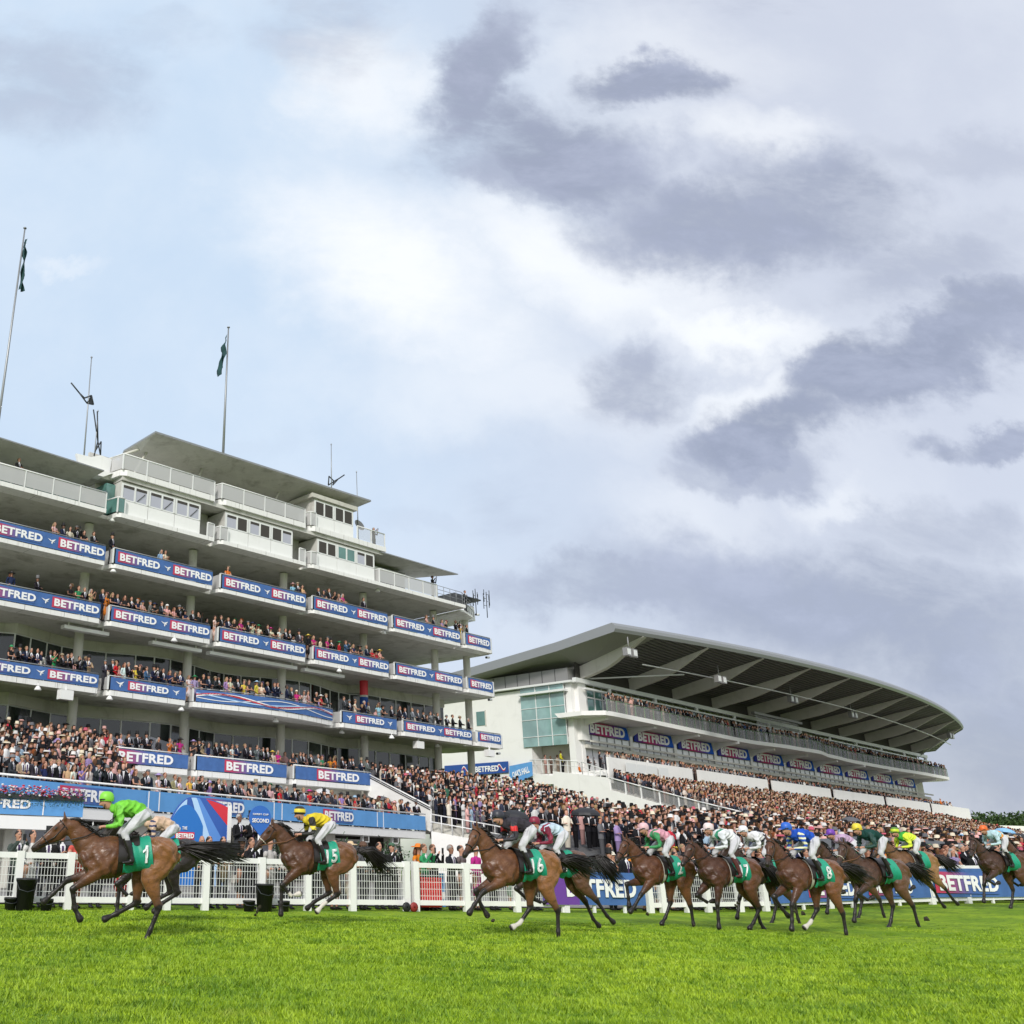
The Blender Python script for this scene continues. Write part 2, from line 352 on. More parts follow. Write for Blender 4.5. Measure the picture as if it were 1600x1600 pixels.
for y in ys:
    for x in xs: g.v.append((x, y, gz_(x, y)))
nx = len(xs)
for j in range(len(ys)-1):
    for i in range(nx-1): g.f.append((j*nx+i, j*nx+i+1, (j+1)*nx+i+1, (j+1)*nx+i)); g.m.append(0); g.sm.append(True)
g.build('ground', M_ground, kind='structure')

def grass_blades(N=520000):
    # density falls with distance from where the race is watched
    X = RNG.random(N); Y0, Y1 = 6.6, 26.0
    Y = Y0 + (Y1-Y0)*RNG.random(N)**1.7
    xl = -.33*Y-1.2; xr = .86*Y+1.5; X = xl + (xr-xl)*X
    s = RNG.random(N)
    clump = np.sin(X*2.1+3*np.sin(Y*1.3))*np.sin(Y*2.7+2*np.sin(X*.9)) + .6*np.sin(X*6.3+Y*4.1)*np.sin(Y*7.7-X*2.2)
    h = (.016+.020*s)*(1+.45*clump)*(1+.02*(Y-6)); h = np.clip(h, .006, .10)*np.clip((26.5-Y)/6, .15, 1)
    nt = int(N*.20); K = 3600; cy = Y0+(Y1-Y0)*RNG.random(K)**1.5; cx_ = -.33*cy-1.2+(1.19*cy+2.7)*RNG.random(K); ci = RNG.integers(0, K, nt)
    X[:nt] = cx_[ci]+RNG.normal(0, .11, nt); Y[:nt] = cy[ci]+RNG.normal(0, .055, nt); tuft = np.zeros(N); tuft[:nt] = 1
    h[:nt] = h[:nt]*.5+(.030+.035*RNG.random(nt))*np.clip((26.5-Y[:nt])/6, .15, 1)
    wd = (.0035+.003*RNG.random(N))*(1+.11*(Y-6))
    a = RNG.random(N)*2*PI; lean = .3+.9*RNG.random(N); b = RNG.random(N)*2*PI
    z = np.array(.5*np.clip((X-12)/16, 0, 1)**2*(3-2*np.clip((X-12)/16, 0, 1)))
    v = np.empty((N, 3, 3)); dx, dy = np.cos(a)*wd, np.sin(a)*wd
    v[:, 0] = np.stack([X-dx, Y-dy, z-.004], 1); v[:, 1] = np.stack([X+dx, Y+dy, z-.004], 1)
    v[:, 2] = np.stack([X+np.cos(b)*h*lean, Y+np.sin(b)*h*lean, z+h], 1)
    me = bpy.data.meshes.new('grass'); me.vertices.add(N*3); me.vertices.foreach_set('co', v.ravel())
    me.loops.add(N*3); me.loops.foreach_set('vertex_index', np.arange(N*3, dtype=np.int32))
    me.polygons.add(N); me.polygons.foreach_set('loop_start', np.arange(0, N*3, 3, dtype=np.int32)); me.polygons.foreach_set('loop_total', np.full(N, 3, dtype=np.int32))
    me.update(); me.validate()
    at = me.attributes.new('tint', 'FLOAT', 'POINT'); at.data.foreach_set('value', np.repeat(np.clip(RNG.random(N)*.7+.18*clump+.22-.42*tuft, 0, 1), 3).astype(np.float32))
    def f(t, bb, vec):
        q = t.new('ShaderNodeAttribute'); q.attribute_name = 'tint'
        n1 = t.noise(vec, .5, 4, .6, .3)
        c = t.mix(q.outputs['Fac'], (.100, .205, .010), (.35, .50, .022)); c = t.mix(t.smooth(n1.outputs['Fac'], .38, .62, 0, .6), c, (.39, .52, .026)); n4 = t.noise(vec, 4.2, 6, .72, .6); c = t.mix(t.smooth(n4.outputs['Fac'], .50, .60, 0, .8), c, (.075, .165, .010)); n6 = t.noise(vec, 1.6, 5, .7, .5); c = t.mix(t.smooth(n6.outputs['Fac'], .58, .68, 0, .6), c, (.40, .47, .06)); n5 = t.noise(vec, .12, 3, .5); c = t.mix(t.smooth(n5.outputs['Fac'], .45, .6, 0, .35), c, (.17, .30, .012))
        t.l.new(c, bb.inputs['Base Color'])
        bb.inputs['Subsurface Weight'].default_value = 0
    me.materials.append(mat('grass_blade', rough=.5, spec=.3, build=f))
    link('grass', me, label='short bright green race turf in the foreground', cat='grass', kind='stuff')
grass_blades()

# ------------------------------------------------------------------ stand frames
TH = math.radians(38.2)
def frame(ox, oy): return Matrix.Translation((ox, oy, 0)) @ Matrix.Rotation(TH, 4, 'Z')
FL = frame(-8.5, 52.6); FLi = FL.inverted()
D3 = Vector((math.cos(TH), math.sin(TH), 0)); W3 = Vector((-math.sin(TH), math.cos(TH), 0))
O2 = D3*80.7 + W3*51.8; FR = frame(O2.x, O2.y); FRi = FR.inverted()
def hit(Fi, x, y, axis, val):
    """point of the sight line through photo pixel x,y on the local plane axis=val of a stand's frame"""
    o = Fi @ Vector((0, 0, EYE)); d = Fi.to_3x3() @ ray(x, y); return o + d*((val-o[axis])/d[axis])
# ------------------------------------------------------------------ left grandstand
LS = empty('grandstand', FL, label='white five storey grandstand on the left with curved balconies and a tilted top roof', cat='grandstand')
def railbar(mb, pts, r=.035, mi=0): mb.tube(pts, r, 6, mi)
ROWS = {   # level: (bays, banner bottom, banner top, slab bottom)
 'R1': ([(-15.2,-7.9),(-7.35,-.14),(.40,7.5),(8.12,15.25),(15.84,23.07),(23.59,31.04),(31.56,34.66)], 16.95, 17.80, 16.68),
 'R2': ([(-15.2,-7.9),(-7.35,-.16),(.42,7.5),(8.12,15.25),(15.95,23.1),(23.7,31.04),(31.6,34.66)], 13.58, 14.38, 13.28),
 'R3': ([(-15.0,-7.9),(-7.3,.09),(.73,5.94),(6.5,17.68),(18.48,23.78),(24.4,31.85),(32.4,35.3)], 9.72, 10.42, 9.40),
 'R4': ([(1.3,6.35),(6.85,13.8),(14.4,21.2)], 5.84, 6.60, 5.50),
}
ROWNAME = {'R1': 'uppermost', 'R2': 'second', 'R3': 'third', 'R4': 'lowest'}
def wave_y(u, amp=.9): return -amp*math.sin(PI*(u-6.5)/11.18)
def slab(level, bays, zb, zt, back=9.5, ends=True, wave=None):
    mb = MB()
    for (a, b) in bays:
        if wave and abs(a-wave) < .1:
            n = 16; front = [(a+(b-a)*i/n, wave_y(a+(b-a)*i/n)) for i in range(n+1)]
            mb.prism(front+[(b, 1.0), (a, 1.0)], zb, zt)
        else: mb.prism([(a, .16), (a+.22, 0), (b, 0), (b, 1.0), (a-.12, 1.0)], zb, zt)
    a, b = bays[0][0]-.1, bays[-1][1]
    mb.box(a, b, 1.0, back, zb+.004, zt-.003, 1)
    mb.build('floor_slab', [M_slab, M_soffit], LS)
for lv, (bays, b0, b1, sb) in ROWS.items():
    slab(lv, bays, sb, b0-.03, back=9.5 if lv != 'R4' else 4.2, wave=6.5 if lv == 'R3' else None)
    mb = MB()
    for (a, b) in bays:
        wv_ = lv == 'R3' and abs(a-6.5) < .1
        fy = (lambda u: wave_y(u)-.03) if wv_ else (lambda u: 0.02)
        n = 14 if wv_ else 1
        for k in range(n): railbar(mb, [(a+(b-a)*k/n, fy(a+(b-a)*k/n), b1+.07), (a+(b-a)*(k+1)/n, fy(a+(b-a)*(k+1)/n), b1+.07)], .04)
        for u in np.arange(a+.6, b, 1.55): railbar(mb, [(u, fy(u)+.05, b0), (u, fy(u)+.05, b1+.07)], .02)
    mb.build('handrail', M_steel if lv != 'R4' else M_clean, LS)
    for (a, b) in bays:
        mb = MB(); mb.box(a-.03, a, .05, 1.05, b0, b1, 0); mb.box(a-.42, a-.03, .98, 1.02, b0, b1, 0); mb.box(a-.05, a+.05, -.01, .05, b0, b1+.05, 1)
        mb.build('return_panel', [M_smoke, M_frame], LS)
# columns
for u in (-.07, 7.57, 15.26, 22.98, 30.75, 34.58):
    mb = MB()
    segs = [(19.75, 16.93), (16.68, 13.56), (13.28, 9.68), (9.40, 5.82 if 0 < u < 22 else 4.6)]
    if 0 < u < 22: segs.append((5.5, 3.2))
    for i, (zt, zb) in enumerate(segs):
        if abs(u-22.98) < .1 and i == 2:
            mb.lathe([(.30, zb), (.30, 12.45)], 18, (u, 2.35, 0), 1); mb.lathe([(.305, 12.2), (.305, zt)], 18, (u, 2.35, 0), 2); mb.lathe([(.308, 12.1), (.308, 12.24)], 18, (u, 2.35, 0), 0)
        else: mb.lathe([(.28, zb), (.28, zt)], 18, (u, 2.35, 0), 0)
    mb.build('column', [M_concrete, M_navy, M_red], LS)
# glazed back walls of the two lower galleries
def back_wall(z0, ztop, zwin, ya, u0, u1, bright, flat=False):
    hdr = MB(); W = lambda u: (ya + .75*math.cos(2*PI*(u-1)/11.2)) if (not flat and -4 < u < 24) else ya
    n = int((u1-u0)/.5); us = [u0+(u1-u0)*i/n for i in range(n+1)]
    for a, b in zip(us[:-1], us[1:]):
        v = [(a, W(a), zwin), (b, W(b), zwin), (b, W(b), ztop), (a, W(a), ztop), (a, W(a)+.3, zwin), (b, W(b)+.3, zwin)]
        hdr.add(v, [(0, 1, 2, 3), (0, 4, 5, 1)], 0)
    hdr.build('header_wall', M_concrete, LS)
    u = u0
    while u < u1-.4:
        w = random.choice([1.15, 1.3, 1.5, 1.7]); e = min(u+w, u1); mb = MB(); ya_, yb_ = W(u)+.12, W(e)+.12
        mi = 1
        if bright and bright[0] < u < bright[1] and random.random() < .6: mi = 2
        mb.add([(u, ya_, z0), (e, yb_, z0), (e, yb_, zwin), (u, ya_, zwin)], [(0, 1, 2, 3)], 1)
        if mi == 2: mb.add([(u+.05, ya_-.02, z0), (e-.05, yb_-.02, z0), (e-.05, yb_-.02, z0+(zwin-z0)*.62), (u+.05, ya_-.02, z0+(zwin-z0)*.70)], [(0, 1, 2, 3)], 2)
        mb.box(u-.035, u+.035, ya_-.06, ya_+.05, z0, zwin, 0); mb.tube([(u, ya_-.03, zwin-.03), (e, yb_-.03, zwin-.03)], .04, 4, 0, smooth=False)
        mb.build('window', [M_frame, M_glass, M_glassw], LS); u = e
back_wall(9.7, 13.28, 12.72, 3.9, -13, 33.5, (2, 16))
back_wall(5.83, 9.40, 8.75, 4.0, -13, 33.0, (1, 12))
mb = MB()
for z0, z1 in ((16.95, 19.9), (13.58, 16.68)): mb.box(-15, 34.2, 8.4, 8.6, z0, z1)
mb.build('rear_wall', M_glass, LS)
mb = MB()
mb.box(-15, 30, 9.5, 24, -.5, 19.9); mb.build('main_block', M_concrete, LS)
# louvre battens under the second row soffit
for (x0, y0, x1, y1) in [(237, 1000, 314, 1013), (327, 1017, 463, 1043), (475, 1043, 537, 1056), (100, 974, 170, 985)]:
    a = hit(FLi, x0, y0, 1, .9); b = hit(FLi, x1, y1, 1, .9); zz = 12.98
    mb = MB(); mb.box(a.x, b.x, .8, 1.25, zz-.10, zz+.10); mb.box(a.x+.3, a.x+.36, .95, 1.0, zz+.1, 13.28); mb.box(b.x-.36, b.x-.3, .95, 1.0, zz+.1, 13.28)
    mb.build('rolled_awning', M_clean, LS)
# rounded white returns at the far end of the balconies
for z0, z1, e in ((16.72, 17.85, 34.7), (13.3, 14.45, 34.7), (9.45, 10.45, 35.35)):
    mb = MB(); n = 6; pts = [(e + .5*math.sin(PI/2*i/n), .5-.5*math.cos(PI/2*i/n)) for i in range(n+1)] + [(e+.5, 5.5), (e+.35, 5.5), (e+.3, .6), (e, .15)]
    mb.prism(pts, z0, z1); mb.build('end_parapet', M_clean, LS)
    mb = MB(); mb.prism([(e, .1), (e+.5, .6), (e+.5, 5.5), (e-1.5, 9.4), (e, 1.)], z0-.02, z0+.2); mb.build('end_slab', M_soffit, LS)
# ---- level 0 balcony, press cabins and roofs
mb = MB()
L0B = [(-15., -.3), (.47, 7.53), (8.0, 15.25), (15.7, 31.9)]
for a, b in L0B: mb.prism([(a, .16), (a+.25, 0), (b, 0), (b, 1.0), (a-.1, 1.0)], 19.82, 20.08)
mb.prism([(31.9, .55), (32.4, .5), (34.2, 1.2), (35.3, 3.2), (35.3, 9.2), (31.9, 9.2)], 19.64, 19.80, 0)
mb.box(-15.1, 31.9, 1.0, 9.5, 19.83, 20.07, 1); mb.build('floor_slab', [M_slab, M_soffit], LS)
def glass_rail(a, b, z, h=1.0, y=0.04, step=1.75, yb=None, mat_=M_balu, left=True):
    yb = y if yb is None else yb
    mb = MB(); L = b-a; n = max(1, round(L/step))
    for k in range(n):
        u0, u1 = a+L*k/n+.05, a+L*(k+1)/n-.05; v0, v1 = y+(yb-y)*k/n, y+(yb-y)*(k+1)/n
        mb.add([(u0, v0, z+.06), (u1, v1, z+.06), (u1, v1, z+h-.05), (u0, v0, z+h-.05)], [(0, 1, 2, 3)], 0)
    for k in range(n+1): u = a+L*k/n; v = y+(yb-y)*k/n; mb.box(u-.035, u+.035, v-.03, v+.05, z, z+h, 1)
    mb.tube([(a, y, z+h), (b, yb, z+h)], .045, 6, 1)
    if left:
        mb.add([(a-.02, y+.05, z+.06), (a-.22, y+1, z+.06), (a-.22, y+1, z+h-.05), (a-.02, y+.05, z+h-.05)], [(0, 1, 2, 3)], 0); mb.tube([(a, y, z+h), (a-.22, y+1, z+h)], .04, 6, 1)
    mb.build('glass_balustrade', [mat_, M_frame], LS)
glass_rail(-15., -7.4, 20.08); glass_rail(-7.2, -.35, 20.08, mat_=M_balu)
glass_rail(.45, .95, 20.08, .95, mat_=M_green, step=.5); glass_rail(7.0, 7.5, 20.08, .9, step=.5, left=False); glass_rail(8.0, 8.6, 20.08, .9, step=.6); glass_rail(14.7, 15.2, 20.08, .9, step=.5, left=False); glass_rail(15.75, 16.3, 20.08, .9, step=.5)
glass_rail(22.4, 28.6, 20.08, 1.0)
mb = MB(); mb.box(-13, .6, 3.2, 3.4, 20.08, 22.3, 1)
for u in np.arange(-12.5, .6, 1.5): mb.box(u-.04, u+.04, 3.1, 3.2, 20.08, 22.0, 0)
mb.box(-13, .6, 3.08, 3.2, 21.9, 22.2, 0); mb.build('cabin_window', [M_frame, M_green], LS)
def cabin(a, b, z0, zs, z1, y=.25, n=3, wins=(), roofed=True):
    body = MB(); body.box(a, b, y+.06, 6.5, z0, z1, 1); body.box(a, b, y+.055, y+.062, z0, z1, 1)
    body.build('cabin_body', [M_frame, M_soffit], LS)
    L = (b-a)/n
    for k in range(n):
        u0, u1 = a+L*k, a+L*(k+1); pb = MB()
        pb.box(u0+.02, u1-.02, y-.02, y+.05, z0+.04, zs-.06, 0); pb.build('cabin_panel', M_clean, LS)
        w = MB(); kind = wins[k] if k < len(wins) else 'pale'
        zt = z1-.22; w.box(u0+.02, u1-.02, y-.01, y+.05, zs-.03, zs+.05, 0); w.box(u0+.02, u1-.02, y-.01, y+.05, zt, zt+.1, 0)
        for q in (u0+.08, (u0+u1)/2, u1-.08): w.box(q-.06, q+.06, y-.03, y+.05, zs, zt, 0)
        m_ = (u0+u1)/2
        for (q0, q1, s_) in ((u0+.14, m_-.06, 0), (m_+.06, u1-.14, 1)):
            gl = {'pale': 2, 'open': 1 if s_ else 2, 'dark': 1, 'green': 3, 'half': 2 if s_ else 1}[kind]
            w.box(q0, q1, y, y+.03, zs+.05, zt, gl)
            if gl == 2: w.box(q0, q1, y-.012, y+.0, zt-.17, zt, 1)
            if kind == 'pale' and s_: w.tube([(q0+.12, y-.03, zs+.1), (q1-.12, y-.03, zt-.25)], .02, 4, 1)
        w.build('window', [M_frame, M_dark_fill, M_glassw, M_green], LS)
cabin(.72, 6.55, 20.1, 21.05, 22.2, wins=('pale', 'pale', 'pale'))
cabin(8.5, 14.25, 20.1, 21.1, 22.2, wins=('open', 'open', 'half'))
cabin(16.5, 22.1, 20.1, 21.1, 22.2, wins=('dark', 'green', 'open'))
mb = MB()
for a, b in ((.0, .72), (6.55, 8.5), (14.25, 16.5)): mb.box(a, b, 2.2, 6.3, 20.1, 22.4, 0)
mb.box(.1, .7, .95, 2.25, 20.2, 22.1, 1); mb.build('recessed_wall', [M_soffit, M_green], LS)
# upper deck above the cabins
mb = MB()
for a, b in ((.55, 7.45), (8.0, 15.2), (15.7, 23.1)): mb.prism([(a, .25), (a+.35, 0), (b, 0), (b, 1.2), (a-.15, 1.2)], 22.5, 22.86)
mb.box(-.9, 23.1, 1.2, 7.5, 22.42, 22.85, 1); mb.box(.7, 22.9, .18, 1.2, 22.25, 22.5, 1); mb.build('floor_slab', [M_slab, M_soffit], LS)
mb = MB(); mb.side([(-1.6, 22.7), (.4, 22.75), (.5, 23.85), (-.3, 23.9), (-.9, 23.6), (-1.9, 23.55)], 1.3, 1.5); mb.side([(-1.6, 22.4), (-.2, 22.4), (.45, 22.8), (-1.6, 22.7)], .9, 1.6); mb.build('parapet', M_clean, LS)
glass_rail(.6, 7.4, 22.86, 1.0); glass_rail(8.0, 15.15, 22.86, 1.05); glass_rail(15.7, 16.2, 22.86, 1.0, step=.5); glass_rail(20.2, 23.0, 22.86, 1.0, mat_=M_balu2, left=False)
cabin(16.2, 20.0, 22.9, 23.85, 25.05, n=2, wins=('dark', 'dark'))
mb = MB(); mb.box(15.9, 20.3, .1, 4, 25.05, 25.35); mb.build('cabin_cornice', M_concrete, LS)
# rear wall of the open upper deck
mb = MB(); mb.box(1.5, 16.0, 6.2, 6.4, 22.86, 26.2); mb.build('deck_rear_wall', M_soffit, LS)
def roof(name, pts, th, mats=(M_soffit, M_roof), trim=None):
    mb = MB(); n = len(pts); v = [tuple(p) for p in pts] + [(p[0], p[1], p[2]+th) for p in pts]
    mb.add(v, [tuple(range(n-1, -1, -1))], 0); mb.add(v, [tuple(range(n, 2*n))] + [(i, (i+1) % n, n+(i+1) % n, n+i) for i in range(n)], 1)
    return mb.build(name, list(mats), LS)
rF = hit(FLi, 243, 673, 1, -.2); rG = hit(FLi, 580, 781, 1, -.2); rB = hit(FLi, 193, 706, 1, 3.6)
roof('canopy_roof', [(rF.x, -.2, rF.z-.14), (rG.x, -.2, rG.z-.14), (rG.x-1.2, 4.8, rG.z-1.0), (rG.x-2, 8.0, rG.z-1.4), (rB.x+1.5, 8.0, rG.z-1.4), (rB.x, 3.6, rB.z)], .12)
mb = MB()
mb.tube([(2.4, 2.6, 22.9), (3.6, 2.2, 25.75)], .09, 8); mb.tube([(.6, 4.6, 24.4), (3.4, 1.8, 25.75)], .10, 8); mb.tube([(7.0, 2.4, 22.9), (7.8, 2.0, 25.7)], .08, 8); mb.tube([(13.4, 2.4, 22.9), (14.4, 2.0, 25.5)], .08, 8)
mb.tube([(3.4, 1.8, 25.72), (4.2, .8, 25.8)], .09, 8); mb.tube([(6.2, 4.5, 25.0), (8.3, 1.6, 25.75)], .12, 8); mb.build('roof_strut', M_concrete, LS)
a = hit(FLi, 0, 683, 1, -.1); b = hit(FLi, 163, 735, 1, -.1)
roof('side_roof', [(-15, -.1, a.z+.1), (b.x, -.1, b.z-.05), (b.x-.2, 3.6, b.z-.25), (-15, 3.6, a.z-.1)], .07)
a = hit(FLi, 596, 863, 1, .0); b = hit(FLi, 716, 897, 1, .0)
roof('side_roof', [(a.x, .0, a.z), (b.x, .0, b.z-.05), (b.x-3.0, 4.2, b.z-.2), (a.x-.5, 4.2, a.z-.2)], .07)
mb = MB(); mb.box(22.2, 27.0, 1.8, 4.0, 20.1, 22.0, 1); mb.box(22.2, 27.0, 1.7, 1.8, 21.6, 21.9, 0); mb.build('cabin_window', [M_clean, M_glass], LS)
mb = MB()    # metal rails and camera platform towards the far end
for z in (.35, .65, .95): mb.tube([(28.7, .05, 20.1+z), (31.6, .1, 20.1+z)], .022, 5); mb.tube([(31.6, .1, 20.1+z), (34.4, 1.3, 19.9+z)], .022, 5)
for u in np.arange(28.7, 31.7, .72): mb.tube([(u, .05, 20.08), (u, .05, 21.05)], .022, 5)
for u in np.arange(31.7, 34.5, .55): mb.tube([(u, .1+(u-31.6)*.43, 19.8), (u, .1+(u-31.6)*.43, 20.85)], .02, 5)
mb.build('steel_railing', M_steel, LS)
mb = MB(); mb.box(31.3, 34.6, .6, 2.4, 21.0, 21.08); mb.build('shelf', M_dark, LS)
mb = MB(); mb.side([(34.3, 19.7), (35.4, 19.7), (35.3, 20.85), (34.3, 20.9)], 1.9, 2.0); mb.slabx([(2.0, 19.7), (6, 19.7), (6, 20.9), (2, 20.9)], 35.3, 35.4); mb.build('end_parapet', M_frame, LS)
def raked(a, b, mats, name): pass

# ---- lower front terrace: fascia line runs out towards the track
def fy5(u): return -(5.2+(20.6-u)*6.2/28.4)          # local y of the fascia
def fpt(u, off=0.): return (u, fy5(u)-off)
UE = 20.6
mb = MB(); mb.prism([(-14, fy5(-14)), (UE, fy5(UE)), (UE, .9), (-14, .9)], 2.50, 2.92, 0); mb.build('terrace_deck', M_clean, LS)
mb = MB(); mb.tube([(-14, fy5(-14)-.02, 3.92), (UE, fy5(UE)-.02, 3.92)], .045, 6)
for u in np.arange(-13, UE, 1.5): mb.tube([(u, fy5(u)+.04, 2.92), (u, fy5(u)+.04, 3.92)], .022, 5)
mb.build('handrail', M_clean, LS)
mb = MB(); mb.box(1.2, 21.2, .9, 1.1, 2.92, 5.5); mb.build('gallery_wall', M_concrete, LS)
# undercroft: beam, piers and a wall coloured dark for the unlit rooms behind
mb = MB()
for u in (-9, -2.5, 4.5, 11.5, 18.2):
    mb = MB(); mb.box(u-.35, u+.35, fy5(u)+.7, fy5(u)+1.4, -.2, 2.50); mb.build('pier', M_concrete, LS)
mb = MB(); mb.add([(-14, fy5(-14)+2.6, -.3), (20, fy5(20)+2.6, -.3), (20, fy5(20)+2.6, 2.50), (-14, fy5(-14)+2.6, 2.50)], [(0, 1, 2, 3)]); mb.build('undercroft_wall', M_dark_fill, LS)
for u in (-7.2, -4.8, .6, 7.2, 13.6, 16.0): 
    mb = MB(); y = fy5(u)+2.5; mb.box(u-.9, u+.9, y-.12, y-.05, .0, 2.2, 1); mb.box(u-1, u-.9, y-.16, y-.03, 0, 2.3, 0); mb.box(u+.9, u+1., y-.16, y-.03, 0, 2.3, 0); mb.box(u-1, u+1, y-.16, y-.03, 2.2, 2.32, 0); mb.build('window', [M_frame, M_glassw], LS)
for u in (7.3, 14.2, 17.3):
    mb = MB(); mb.box(u-.25, u+.25, fy5(u)+.1, fy5(u)+.3, 2.14, 2.5, 0); mb.box(u-.18, u+.18, fy5(u)+.08, fy5(u)+.12, 2.2, 2.44, 1); mb.build('wall_light', [M_frame, M_dark_fill], LS)
# soft-edged floodlights and speakers slung under the soffits
for (x, y, zc) in [(175, 813, 19.7), (177, 892, 16.55), (237, 690+0, 0), (59, 1076, 9.2), (171, 1091, 9.2), (283, 1108, 9.2), (431, 1126, 9.2), (534, 1144, 9.2), (683, 1165, 9.2), (272, 1000, 12.9), (530, 1048, 13.1), (590, 923, 19.7), (600, 989, 16.55), (612, 1152, 9.1)]:
    if not zc: continue
    p = hit(FLi, x, y, 2, zc); mb = MB(); mb.lathe([(.02, .14), (.09, .12), (.2, -.06), (.17, -.1), (.01, -.08)], 10, (p.x, p.y, p.z)); mb.tube([(p.x, p.y, p.z+.1), (p.x, p.y, p.z+.28)], .03, 5)
    mb.build('floodlight', M_clean, LS)
for (x, y, zc) in [(102, 1086, 8.95), (654, 1164, 8.95), (765, 1177, 8.95)]:
    p = hit(FLi, x, y, 2, zc); mb = MB(); mb.box(p.x-.38, p.x+.38, p.y-.2, p.y+.2, p.z-.25, p.z+.25); mb.box(p.x-.04, p.x+.04, p.y-.04, p.y+.04, p.z+.25, 9.42); mb.build('loudspeaker', M_clean, LS)
for (x, y, zc) in [(747, 961, 19.3), (763, 1028, 13.0), (767, 1094, 13.0), (780, 1178, 9.1)]:
    p = hit(FLi, x, y, 1, 1.2); mb = MB(); mb.tube([(p.x-.25, p.y, p.z), (p.x+.1, p.y, p.z+.05)], .09, 8, 0); mb.tube([(p.x-.28, p.y, p.z), (p.x-.25, p.y, p.z)], .1, 8, 1); mb.build('security_camera', [M_clean, M_black], LS)

# ---- banners (things of their own)
def bird(x, y, z, w, parent):
    mb = MB(); s = w
    for tri in ([(0,.78),(.42,.62),(.62,.42),(.36,.46)], [(.36,.56),(1.0,.86),(.78,.52),(.60,.40)], [(.52,.48),(.66,.42),(.58,.0),(.46,.18)], [(.62,.5),(.9,.36),(.72,.34)]):
        mb.side([(x+p[0]*s, z+p[1]*s*.75) for p in tri], y-.006, y)
    mb.build('bird_emblem', M_letter, parent)
def word(a, w, z, h, y, parent, box=True):
    if box:
        mb = MB(); mb.box(a-.12, a+w*.98, y-.012, y-.006, z-.10*h/.5, z+h+.10*h/.5); mb.build('colour_panel', M_grad, parent)
    put_text('BETFRED', a, y-.03, z, w, h, parent, bold=.038, space=1.06)
ORD = ['first', 'second', 'third', 'fourth', 'fifth', 'sixth', 'seventh', 'eighth', 'ninth', 'tenth']
def ordn(i):
    if i < 10: return ORD[i]
    n = i+1; return '%d%s' % (n, 'th' if 10 <= n % 100 <= 20 else {1: 'st', 2: 'nd', 3: 'rd'}.get(n % 10, 'th'))
def ribbon(B, a, b, z0, z1, yf):
    L = b-a; h = z1-z0
    for (ph, amp, mi, th, fr) in ((2.2, .26, M_ltblue, .05, 1.0), (3.6, .30, M_letter, .03, 1.1), (0., .30, M_letter, .07, 1.3), (.30, .30, M_red, .07, 1.3)):
        mb = MB(); n = 60
        f = lambda t: z0 + h*(.5+amp*math.sin(fr*2.2*PI*t+ph))
        for k in range(n):
            t0, t1 = k/n, (k+1)/n; x0, x1 = a+L*t0, a+L*t1
            mb.add([(x0, yf(x0)-.02, max(z0, f(t0)-h*th)), (x1, yf(x1)-.02, max(z0, f(t1)-h*th)), (x1, yf(x1)-.02, min(z1, f(t1)+h*th)), (x0, yf(x0)-.02, min(z1, f(t0)+h*th))], [(0, 1, 2, 3)])
        mb.build('wave_stripe', mi, B)
for lv, (bays, z0, z1, sb) in ROWS.items():
    vis = [q for q in bays if q[1] > -7.6]
    for i, (a, b) in enumerate(vis):
        kind = 'two'
        if lv == 'R3': kind = {0: 'two', 1: 'one', 2: 'wave', 3: 'one', 4: 'two', 5: 'end'}[i]
        elif lv == 'R4': kind = 'big'
        elif i == 5: kind = 'end'
        desc = {'two': 'two-word', 'one': 'one-word, two-bird', 'wave': 'curved ribbon-printed', 'end': 'short one-word', 'big': 'large one-word'}[kind]
        B = empty('banner', FL, label='blue %s banner, %s from the left in the %s balcony row' % (desc, ordn(i), ROWNAME[lv]), cat='banner', group='advertising banners along the balconies')
        a1 = a+.14; y = -.02
        if kind == 'wave':
            mb = MB(); mb.grid(lambda s, t: (a1+(b-a1)*s, wave_y(a1+(b-a1)*s)-.05, z0+(z1-z0)*t), 24, 1); mb.build('sheet', M_blue, B); ribbon(B, a1, b-.05, z0+.02, z1-.02, lambda u: wave_y(u)-.06); continue
        mb = MB(); mb.grid(lambda s, t: (a1+(b-a1)*s, y-.012+.010*math.sin(s*33+t*5)*math.sin(PI*t), z0+(z1-z0)*t), 16, 3); o = mb.build('sheet', M_blue2 if lv == 'R4' and False else M_blue, B)
        h = (z1-z0)*.52; zz = z0+(z1-z0)*.25; yy_ = y-.025
        if kind == 'two':
            sc = (b-a)/7.1; word(a1+.28*sc, 2.75*sc, zz, h, yy_, B); bird(a1+3.35*sc, yy_-.01, z0+(z1-z0)*.28, .5, B); word(a1+4.12*sc, 2.75*sc, zz, h, yy_, B)
        elif kind == 'one': bird(a1+.3, yy_-.01, zz, .55, B); word(a1+(b-a1)*.5-1.3, 2.6, zz, h, yy_, B); bird(b-.95, yy_-.01, zz, .5, B)
        elif kind == 'end': word(a1+.35, (b-a1)*.82, zz, h, yy_, B)
        elif kind == 'big':
            hh = (z1-z0)*.66; zc = z0+(z1-z0)*.17; u = {0: a1+.0, 1: a1+3.0-.9, 2: a1+1.9}[i]; word(max(u, a1+.25), 3.6, zc, hh, yy_, B)
